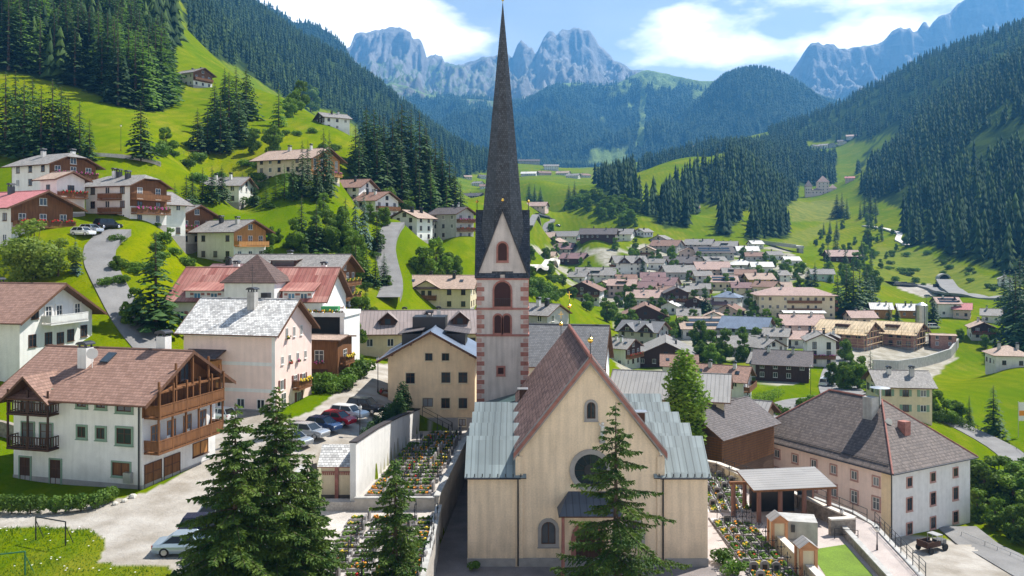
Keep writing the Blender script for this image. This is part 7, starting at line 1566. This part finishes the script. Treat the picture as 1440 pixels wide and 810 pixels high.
# ---------------------------------------------------------------- near spruces
def hero_spruce(h, rmax, seed, dens=1.0, z0=.06, gap=.0, whorls=None, name='needles'):
    """branches in whorls, each with hanging side sprays made of many small needle faces"""
    q = np.random.default_rng(seed); cards = []; wood = MB()
    wh = whorls or int(h/.42)
    for w in range(wh):
        t = (w+.5)/wh; z = h*(z0+(1-z0)*t)*.985; Rm = rmax*min(1, (1-t)*1.25+.02)**.85*(.75 if t < .12 else 1)
        n = int(q.integers(5, 8) if t < .9 else 4); ph = q.uniform(0, 6.28)
        for k in range(n):
            if q.random() < gap: continue
            a = ph+6.283*k/n+q.uniform(-.3, .3); l = max(.25, Rm*q.uniform(.5, 1.15)); zz_ = z+q.uniform(-.25, .25)
            d = np.array([math.cos(a), math.sin(a), 0]); sd_ = np.array([-math.sin(a), math.cos(a), 0]); dr = q.uniform(.22, .5)*(1-.5*t)
            f = lambda s: np.array([0, 0, zz_])+d*l*s+np.array([0, 0, l*(.12*s-dr*1.5*s*s+dr*.75*s**3)])
            pts = [f(s) for s in np.linspace(0, 1, 5)]
            for p0, p1, r0 in zip(pts, pts[1:], (.045, .035, .025, .015)): wood.tube(tuple(p0), tuple(p1), r0*min(1.4, .4+l*.35), r0*.7*min(1.4, .4+l*.35), 4, caps=False)
            m_ = max(3, int(l/.095*dens))
            for i in range(m_):
                s = .12+.88*(i+q.random())/m_; p = f(s); ls = (.14+.34*l*(1-s)*(.35+s))*q.uniform(.7, 1.3); ls = min(ls, .95)
                for side in (-1, 1):
                    dv = d*q.uniform(.35, .8)+sd_*side*q.uniform(.5, .9)+np.array([0, 0, -q.uniform(.15, .75)]); dv /= np.linalg.norm(dv); nc_ = max(1, int(ls/.13))
                    for c in range(nc_):
                        u0 = ls*c/nc_; cards.append((p+dv*u0-np.array([0, 0, .12*(u0*u0)]), dv+q.normal(size=3)*.22, ls/nc_*1.35+.07))
                cards.append((p, d+q.normal(size=3)*.3, .22))
        cards.append((np.array([0, 0, z]), np.array([q.normal(), q.normal(), 1.2]), .2))
    O = np.array([c[0] for c in cards]); D = np.array([c[1] for c in cards]); S = np.array([c[2] for c in cards])[:, None]; D /= np.linalg.norm(D, axis=1)[:, None]
    N_ = q.normal(size=O.shape); N_[:, 2] += .8; B_ = np.cross(D, N_); B_ /= np.linalg.norm(B_, axis=1)[:, None]; wd = S*.2+.012
    v_ = np.stack([O-D*S*.1, O+D*S*.45+B_*wd, O+D*S, O+D*S*.45-B_*wd], 1).reshape(-1, 3)
    f_ = np.arange(len(v_)).reshape(-1, 4); wv, wf = np.array(wood.v), np.array(wood.f)
    me = npmesh('crown', np.concatenate([v_, wv]), np.concatenate([f_, wf+len(v_)]), [LF_HERO, BARK]); me.polygons.foreach_set('material_index', np.concatenate([np.zeros(len(f_), np.int32), np.ones(len(wf), np.int32)]))
    return me, trunk_mesh(h*.99, .12+h*.012, .015, 9)
def hero(px_, py_, Y, r, label, base=None, seed=1, **k):
    x = (px_-CX)*Y/F; top = CZ-(py_-H0)*Y/F; z = ground(x, Y)-.2 if base is None else base; h = top-z
    c, t = hero_spruce(h, r, seed, **k); o = thing('spruce_tree', label, 'tree', (x, Y, z)); link('crown', c, o); link('trunk', t, o)
hero(866, 562, 63, 5.4, 'sparse tall spruce with drooping branches standing in front of the church facade', -.1, 3, gap=.3, dens=.85, whorls=30)
hero(331, 566, 55, 4.3, 'dense spruce at the left of the near pair beside the parked saloon', 5.0, 5, dens=1.1)
hero(388, 541, 57.5, 4.6, 'taller dense spruce at the right of the near pair', 4.0, 6, dens=1.1)
hero(432, 640, 59.0, 3.0, 'short spruce leaning out at the right foot of the near pair', 3.4, 12, dens=1.0)
hero(556, 640, 61, 2.9, 'small light spruce standing on the lower cemetery terrace', 3.0, 9, dens=.95, gap=.08)
# ---------------------------------------------------------------- single trees of the hillside and village: photo column, row of the foot, height in photo pixels
def T(kind, items, label, group, variants, base=20, wide=1.0, cat='tree', ymin=40):
    for it in items:
        px_, py_, hp = it[:3]; p = hit(px_, py_, ymin) if len(it) < 4 else on((px_-CX)*it[3]/F, it[3]); h = hp*p.y/F*1.03; p.z -= .3
        lb = it[4] if len(it) > 4 else label
        plant_tree(kind, variants, p, h, lb, cat, None if len(it) > 4 else group, base, wide*rnd.uniform(.9, 1.15))
T('spruce_tree', [(8, 218, 118), (34, 222, 112), (58, 226, 106), (74, 224, 114), (96, 222, 88), (112, 222, 82), (86, 216, 96), (46, 206, 98), (22, 200, 102), (-30, 215, 120), (126, 226, 60)], 'tall dark spruce in the clump on the lower left edge of the steep meadow', 'spruces of the clump on the left meadow edge', SPR, wide=1.55)
T('spruce_tree', [(198, 226, 86, None, 'tall broad spruce standing alone in the middle of the steep meadow')][:0]+[(198, 226, 86)], 'tall broad spruce standing alone in the middle of the steep meadow', None, SPR, wide=1.6)
T('spruce_tree', [(310, 216, 80), (292, 212, 62), (332, 172, 80), (346, 168, 74), (322, 192, 92), (278, 214, 62), (302, 182, 66), (316, 150, 55), (336, 205, 70)], 'dark spruce in the clump below the lone farmhouse', 'spruces of the clump below the lone farmhouse', SPR, wide=1.6)
T('spruce_tree', [(262, 306, 62), (246, 308, 52), (271, 292, 50), (285, 284, 50), (298, 286, 54), (312, 282, 50), (327, 286, 46), (341, 286, 44), (358, 290, 38)], 'young spruce in the row behind the low grey roofed house', 'young spruces in the row on the slope', SPR, wide=1.5)
T('spruce_tree', [(425, 278, 82), (433, 268, 72), (455, 278, 98), (463, 270, 88), (446, 284, 72), (412, 282, 60)], 'slim spruce in the group above the long cream house', 'spruces above the long cream house', SPR, wide=1.0)
T('spruce_tree', [(500, 248, 74), (515, 234, 86), (526, 244, 92), (540, 254, 94), (505, 272, 82), (530, 282, 98), (552, 266, 108), (565, 258, 112), (578, 268, 114), (590, 282, 124), (600, 288, 108), (612, 298, 104), (622, 303, 98), (632, 308, 88), (640, 312, 78), (648, 316, 62), (585, 302, 92), (605, 310, 92), (565, 292, 84), (545, 292, 74), (560, 236, 80), (574, 240, 84), (534, 230, 70), (620, 290, 88), (598, 262, 90), (510, 258, 70)], 'tall spruce in the dense grove on the ridge left of the spire', 'spruces of the grove left of the spire', SPR, wide=1.55)
T('larch_tree', [(606, 318, 88), (628, 320, 74), (590, 315, 78), (400, 278, 48), (388, 280, 40), (392, 178, 62), (374, 290, 38)], 'light green larch along the sunny edges of the left hillside', 'larches of the left hillside', LAR, wide=1.2)
T('spruce_tree', [(424, 352, 78), (445, 354, 72), (486, 348, 72), (530, 352, 62), (515, 398, 55), (528, 404, 52), (540, 402, 48)], 'dark spruce in the belt between the cream house and the inn', 'spruces in the belt between the cream house and the inn', SPR, wide=1.5)
T('blue_spruce', [(500, 350, 80), (512, 350, 84)], 'blue spruce of the pair before the brown hooded house', 'pair of blue spruces before the brown hooded house', BLU, wide=.85)
T('spruce_tree', [(219, 468, 142, 118)], 'very tall dark spruce left of the red roofed hotel', None, SPR, wide=1.6)
T('blue_spruce', [(106, 385, 54)], 'blue spruce between the willow and the hill lane', None, BLU); T('blue_spruce', [(208, 466, 42)], 'small blue spruce at the foot of the very tall dark spruce', None, BLU)
T('spruce_tree', [(514, 440, 40)], 'small dark spruce on the terrace garden of the inn', None, SPR, wide=1.5)
T('spruce_tree', [(1397, 616, 76)], 'dark conical spruce on the bright meadow right of the manor', None, SPR, wide=1.5); T('spruce_tree', [(1363, 598, 44)], 'small spruce behind the clipped hedge right of the manor', None, SPR, wide=1.2)
T('spruce_tree', [(1428, 492, 112), (1441, 484, 122), (1420, 470, 90), (1434, 450, 90), (1450, 500, 120), (1412, 440, 60)], 'tall dark spruce in the clump at the right edge', 'spruces of the clump at the right edge', SPR, wide=1.5)
T('spruce_tree', [(1178, 442, 62), (1190, 447, 78), (1200, 448, 80), (1209, 444, 70), (1218, 440, 64), (1226, 436, 50), (1312, 454, 44), (1303, 455, 36), (1250, 455, 30), (1262, 456, 28), (1136, 402, 30), (1146, 402, 34)], 'dark spruce behind the big valley hotel', 'spruces behind the big valley hotel', SPR, wide=1.5)
T('spruce_tree', [(1224, 558, 66)], 'tall dark spruce rising left of the curved concrete wall', None, SPR, wide=1.5)
T('spruce_tree', [(800, 288, 30), (808, 286, 32), (744, 282, 26), (752, 284, 26), (760, 284, 22), (1177, 306, 34), (1184, 306, 36), (1191, 308, 30), (1224, 300, 32), (1216, 304, 28), (1231, 303, 30), (832, 404, 24), (955, 402, 20), (797, 372, 18), (904, 390, 30), (898, 388, 24), (992, 440, 40), (990, 480, 34)], 'dark spruce standing alone in the valley meadows or between houses', 'scattered spruces of the valley', SPR, wide=1.5)
T('willow_tree', [(48, 392, 84)], 'large pale yellow green willow below the rose roofed chalet', None, [(npmesh('crown', *leaf_cloud(blobset(10, 5.2, 7, 20, .1), 3800, .5, 7), LF_WIL), DEC[0][1])], 10, 1.2); T('willow_tree', [(82, 388, 56)], 'smaller pale green willow right of the large willow', None, [(npmesh('crown', *leaf_cloud(blobset(10, 5.2, 8, 18, .1), 3200, .55, 8), LF_WIL), DEC[0][1])], 10, 1.2)
q = random.Random(5); bl = [(q.gauss(0, .5)*(1-z/15), q.gauss(0, .5)*(1-z/15), z, 1.25*math.sin(math.pi*min(1, (z-1.2)/14.6))**.75+.18, 1.15) for z in np.linspace(2.5, 15.3, 26)]
T('birch_tree', [(962, 590, 172, 113)], 'tall light green birch right of the church roof', None, [(npmesh('crown', *leaf_cloud(bl, 5200, .34, 5), LF_BIR), limbs(bl, 15, .16, BIRK, 4))], 15.8, 1.75)
D_ = [(232, 220, 42), (385, 218, 44), (423, 155, 42), (437, 158, 40), (414, 160, 36), (356, 216, 34), (405, 165, 30), (460, 350, 56), (477, 346, 58), (415, 352, 46), (500, 392, 62), (495, 376, 54), (545, 300, 40), (572, 302, 36), (612, 396, 62), (596, 390, 46), (628, 398, 44), (640, 392, 36), (190, 446, 44), (178, 456, 36), (165, 380, 24), (505, 478, 62), (495, 506, 58), (480, 524, 48), (512, 490, 46), (498, 452, 38), (524, 470, 40), (455, 300, 30), (540, 318, 30), (520, 312, 26)]
T('leafy_tree', D_, 'rounded leafy tree among the houses of the left hillside', 'leafy trees of the left hillside', DEC, 10)
D2 = [(1000, 505, 42), (985, 494, 46), (1020, 508, 46), (1046, 508, 40), (960, 474, 32), (946, 478, 28), (1062, 502, 30), (1190, 510, 36), (1206, 548, 42), (1186, 548, 42), (1172, 543, 36), (1212, 538, 38), (1196, 530, 34), (1305, 580, 36), (1316, 590, 42), (1331, 594, 34), (1346, 596, 36), (1296, 575, 28), (1040, 452, 18), (1060, 448, 24), (946, 380, 26), (944, 366, 22), (775, 326, 14), (779, 346, 14), (895, 362, 14), (768, 366, 20), (830, 392, 18), (1110, 420, 14), (1100, 390, 20), (1120, 392, 22), (1128, 386, 20), (1108, 384, 20), (1075, 368, 14), (1085, 372, 14), (1166, 390, 24), (1220, 345, 22), (1205, 380, 26), (1190, 400, 30), (1230, 408, 30), (1220, 400, 30), (1215, 366, 26), (885, 440, 30), (862, 450, 26), (850, 440, 22), (870, 432, 22), (900, 470, 20), (1010, 440, 14), (1350, 480, 20), (1398, 482, 24), (1385, 490, 22), (1180, 470, 18)]
T('leafy_tree', D2, 'rounded leafy tree in the gardens of the valley village', 'leafy trees of the valley village', DEC, 10)
D3 = [(1366, 690, 52), (1385, 705, 58), (1405, 700, 60), (1425, 715, 66), (1442, 705, 66), (1375, 730, 44), (1400, 742, 44), (1425, 755, 46), (1445, 765, 56), (1352, 660, 30), (1460, 730, 60)]
T('leafy_tree', D3, 'dense leafy tree in the thicket right of the manor', 'leafy trees of the thicket right of the manor', DEC, 10, 1.25)
scatter('hill_grove', 60, 6, 13, 0)
for c in [c for c in cand if c[1] == 'hill_grove']: plant_tree('leafy_tree', DEC, (c[2], c[3], c[4]-.3), c[5], 'dark leafy tree in the grove on the green valley hill', 'tree', 'leafy trees of the grove on the valley hill', 10, 1.1)
def sc_poly(poly, n, seed, ymin=40):
    q = random.Random(seed); xs, ys = [p[0] for p in poly], [p[1] for p in poly]; out = []
    while len(out) < n:
        x, y = q.uniform(min(xs), max(xs)), q.uniform(min(ys), max(ys))
        if inpoly(np.array([x]), np.array([y]), poly)[0]: out.append(hit(x, y, ymin))
    return out
for p in sc_poly([(1112, 345), (1150, 320), (1210, 308), (1290, 330), (1262, 352), (1235, 395), (1150, 402)], 46, 3): plant_tree('leafy_tree', DEC if rnd.random() < .75 else SPR, p, 0, 'small bushy tree on the rough lower right hillside', 'tree', 'bushy trees of the lower right hillside', 10).scale = [rnd.uniform(.45, .95)]*3
for p in sc_poly([(270, 318), (400, 325), (480, 330), (560, 330), (560, 420), (440, 400), (300, 345)], 16, 28): plant_tree('leafy_tree', DEC, p, rnd.uniform(3, 6), 'leafy garden tree between the chalets of the left hillside', 'tree', 'garden trees of the left hillside', 10, 1.1)
for p in sc_poly([(740, 350), (840, 352), (960, 345), (1090, 352), (1130, 400), (1110, 470), (1000, 520), (880, 470), (800, 435), (745, 400)], 120, 8): plant_tree('leafy_tree', DEC, p, rnd.uniform(4, 8), 'small garden tree squeezed between the village houses', 'tree', 'garden trees of the village', 10, 1.1)
for p in sc_poly([(742, 395), (790, 390), (800, 430), (790, 440), (745, 420)], 26, 12): shrub(p, rnd.uniform(1.2, 2.6), 'wild bush on the bank right of the church tower', 'wild bushes on the bank beside the tower')
for p in sc_poly([(210, 215), (400, 175), (480, 190), (490, 260), (400, 300), (350, 310), (240, 240)], 40, 14): shrub(p, rnd.uniform(.9, 2.4), 'low bush dotted over the steep left meadow', 'bushes on the steep left meadow', .8)
for p in sc_poly([(120, 340), (230, 300), (400, 330), (560, 330), (560, 420), (440, 400), (230, 390), (140, 410)], 60, 15): shrub(p, rnd.uniform(.6, 1.5), 'garden bush among the hillside houses', 'garden bushes of the hillside houses', .9)
for p in sc_poly([(1210, 350), (1300, 355), (1400, 390), (1400, 420), (1240, 400)], 30, 16): shrub(p, rnd.uniform(1.2, 3), 'scrub bush on the bank around the tunnel', 'scrub bushes around the tunnel', .8)
for p in sc_poly([(1080, 570), (1130, 560), (1180, 580), (1100, 600)], 10, 17): shrub(p, rnd.uniform(1.0, 2.0), 'roadside bush behind the manor roof', 'roadside bushes behind the manor')
for p in sc_poly([(1300, 600), (1350, 612), (1370, 650), (1352, 660)], 0, 18): pass
for k, (x, y, h) in enumerate([(-15.6+.235*i+rnd.uniform(-.15, .15), 83.2+2.55*i, rnd.uniform(2.7, 3.4)+(1.4 if i == 9 else 0)) for i in range(10)]):
    plant_tree('thuja_bush', [SPR[k % 5][:1]] if 0 else [(npmesh('foliage', *leaf_cloud([(0, 0, z, .75*(1-z/3.6)+.25, 1.3) for z in np.linspace(.5, 2.8, 7)], 1300, .2, k), LF_SPR),)], on(x, y, -.1), h, 'clipped dark conifer bush along the top of the cemetery wall', 'bush', 'clipped conifer bushes above the cemetery wall', 3.2, 1.25)
def hedge(label, pts, h, w, seed, n=900):
    o = thing('hedge', label, 'hedge', pts[0]); p0 = Vector(pts[0]); bl = []
    for a, e in zip(pts, pts[1:]):
        a, e = Vector(a)-p0, Vector(e)-p0; m_ = max(2, int((e-a).length/(w*.7)))
        for k in range(m_+1): p = a.lerp(e, k/m_); bl.append((p.x, p.y, p.z+h*.55, w*.62, h/w*.75))
    link('foliage', npmesh('foliage', *leaf_cloud(bl, n, .22, seed), LF_SHR), o); b = MB(); [b.tube((x, y, z-h*.8), (x, y, z), .06, n=5) for x, y, z, r_, s_ in bl[::2]]; b.build('stems', BARK, o)
W2 = lambda x, y: tuple(on(x, y))
hedge('left of the three small hedges on the lawn before the carved balcony house', [tuple(hit(-10, 722)), tuple(hit(56, 722))], 1.5, 1.0, 1, 1800); hedge('middle of the three small hedges on the lawn before the carved balcony house', [tuple(hit(78, 722)), tuple(hit(114, 719))], 1.4, 1.0, 2, 1300); hedge('right of the three small hedges on the lawn before the carved balcony house', [tuple(hit(134, 716)), tuple(hit(156, 706))], 1.3, 1.0, 3, 1000)
hedge('long clipped green hedge on the meadow behind the manor', [tuple(hit(1292, 588)), tuple(hit(1320, 594)), tuple(hit(1350, 602)), tuple(hit(1368, 610))], 2.2, 1.6, 4, 3000); hedge('short dark hedge beside the broad wooden barn', [tuple(hit(892, 514)), tuple(hit(916, 514))], 1.8, 1.6, 6, 900)
hedge('green garden hedge below the red brown roofed house', [tuple(hit(1052, 572)), tuple(hit(1080, 566)), tuple(hit(1095, 560))], 2.5, 2.4, 7, 2200)
for x, y, s in ((18.6, 75.6, .9), (19.0, 72.8, .8), (-5.6, 60, .7), (22.6, 107, 1.0), (-3.2, 74.2, .5)): shrub((x, y, .05), s, 'small green shrub at the foot of the church', 'shrubs at the foot of the church')
for px_, py_, s in ((458, 545, 1.5), (470, 552, 1.2), (482, 548, 1.4), (492, 540, 1.6), (448, 552, 1.0), (500, 530, 1.8)): shrub(hit(px_, py_), s, 'garden shrub beside the brown timber annex', 'shrubs beside the brown timber annex')
# rough grass and flowers of the near lawn
q = np.random.default_rng(3); m_ = 26000; gx, gy = q.uniform(-52, -20, m_), q.uniform(46, 66, m_); ok = []
for a in range(m_):
    i = min(max(int((math.log(gy[a])-GL[0])/(GL[1]-GL[0])+.5), 0), len(GL)-1); j = min(max(int((px_of(gx[a], gy[a])-GP[0])/5+.5), 0), len(GP)-1)
    if bare[i, j] < .3: ok.append((gx[a], gy[a], ZG[i, j]))
O = np.array(ok); n = len(O); an = q.uniform(0, 6.28, n); hgt = q.uniform(.04, .14, n)*(1+.8*(vnoise(O[:, 0]*.7, O[:, 1]*.7) > .6)); wv = .045
tx, ty = np.cos(an)*wv, np.sin(an)*wv; v_ = np.stack([np.stack([O[:, 0]-tx, O[:, 1]-ty, O[:, 2]-.03], 1), np.stack([O[:, 0]+tx, O[:, 1]+ty, O[:, 2]-.03], 1), np.stack([O[:, 0]+q.normal(size=n)*.1, O[:, 1]+q.normal(size=n)*.1, O[:, 2]+hgt], 1)], 1).reshape(-1, 3)
tag(link('grass', npmesh('grass', v_, np.arange(len(v_)).reshape(-1, 3), leafmat('grass_blades', (.075, .165, .008), (.125, .20, .012), .3, 0))), 'tall grass of the flowering lawn at the lower left', 'grass', kind='stuff')
q2 = q.choice(n, 260); v_ = np.concatenate([np.stack([O[q2]+np.array([a, b_, 0])+np.stack([q2*0, q2*0, hgt[q2]+.03], 1)], 1) for a, b_ in ((-.05, -.05), (.05, -.05), (.05, .05), (-.05, .05))], 1).reshape(-1, 3)
tag(link('meadow_flowers', npmesh('meadow_flowers', v_, np.arange(len(v_)).reshape(-1, 4), FLOR[4])), 'white meadow flowers scattered in the tall grass', 'flowers', kind='stuff')
# ---------------------------------------------------------------- the air of the valley
b = MB(); b.bx(-9000, 9000, -400, 9050, -260, 2010)
m = bpy.data.materials.new('haze'); m.use_nodes = True; Nn, Ln = m.node_tree.nodes, m.node_tree.links
Nn.remove(Nn['Principled BSDF']); pv = nd(Nn, 'ShaderNodeVolumePrincipled'); pv.inputs['Color'].default_value = (.13, .47, 1.0, 1); pv.inputs['Density'].default_value = HAZE; pv.inputs['Anisotropy'].default_value = .2
Ln.new(pv.outputs[0], Nn['Material Output'].inputs['Volume'])
tag(b.build('haze', m), 'thin blue summer haze filling the valley', 'haze', kind='stuff')
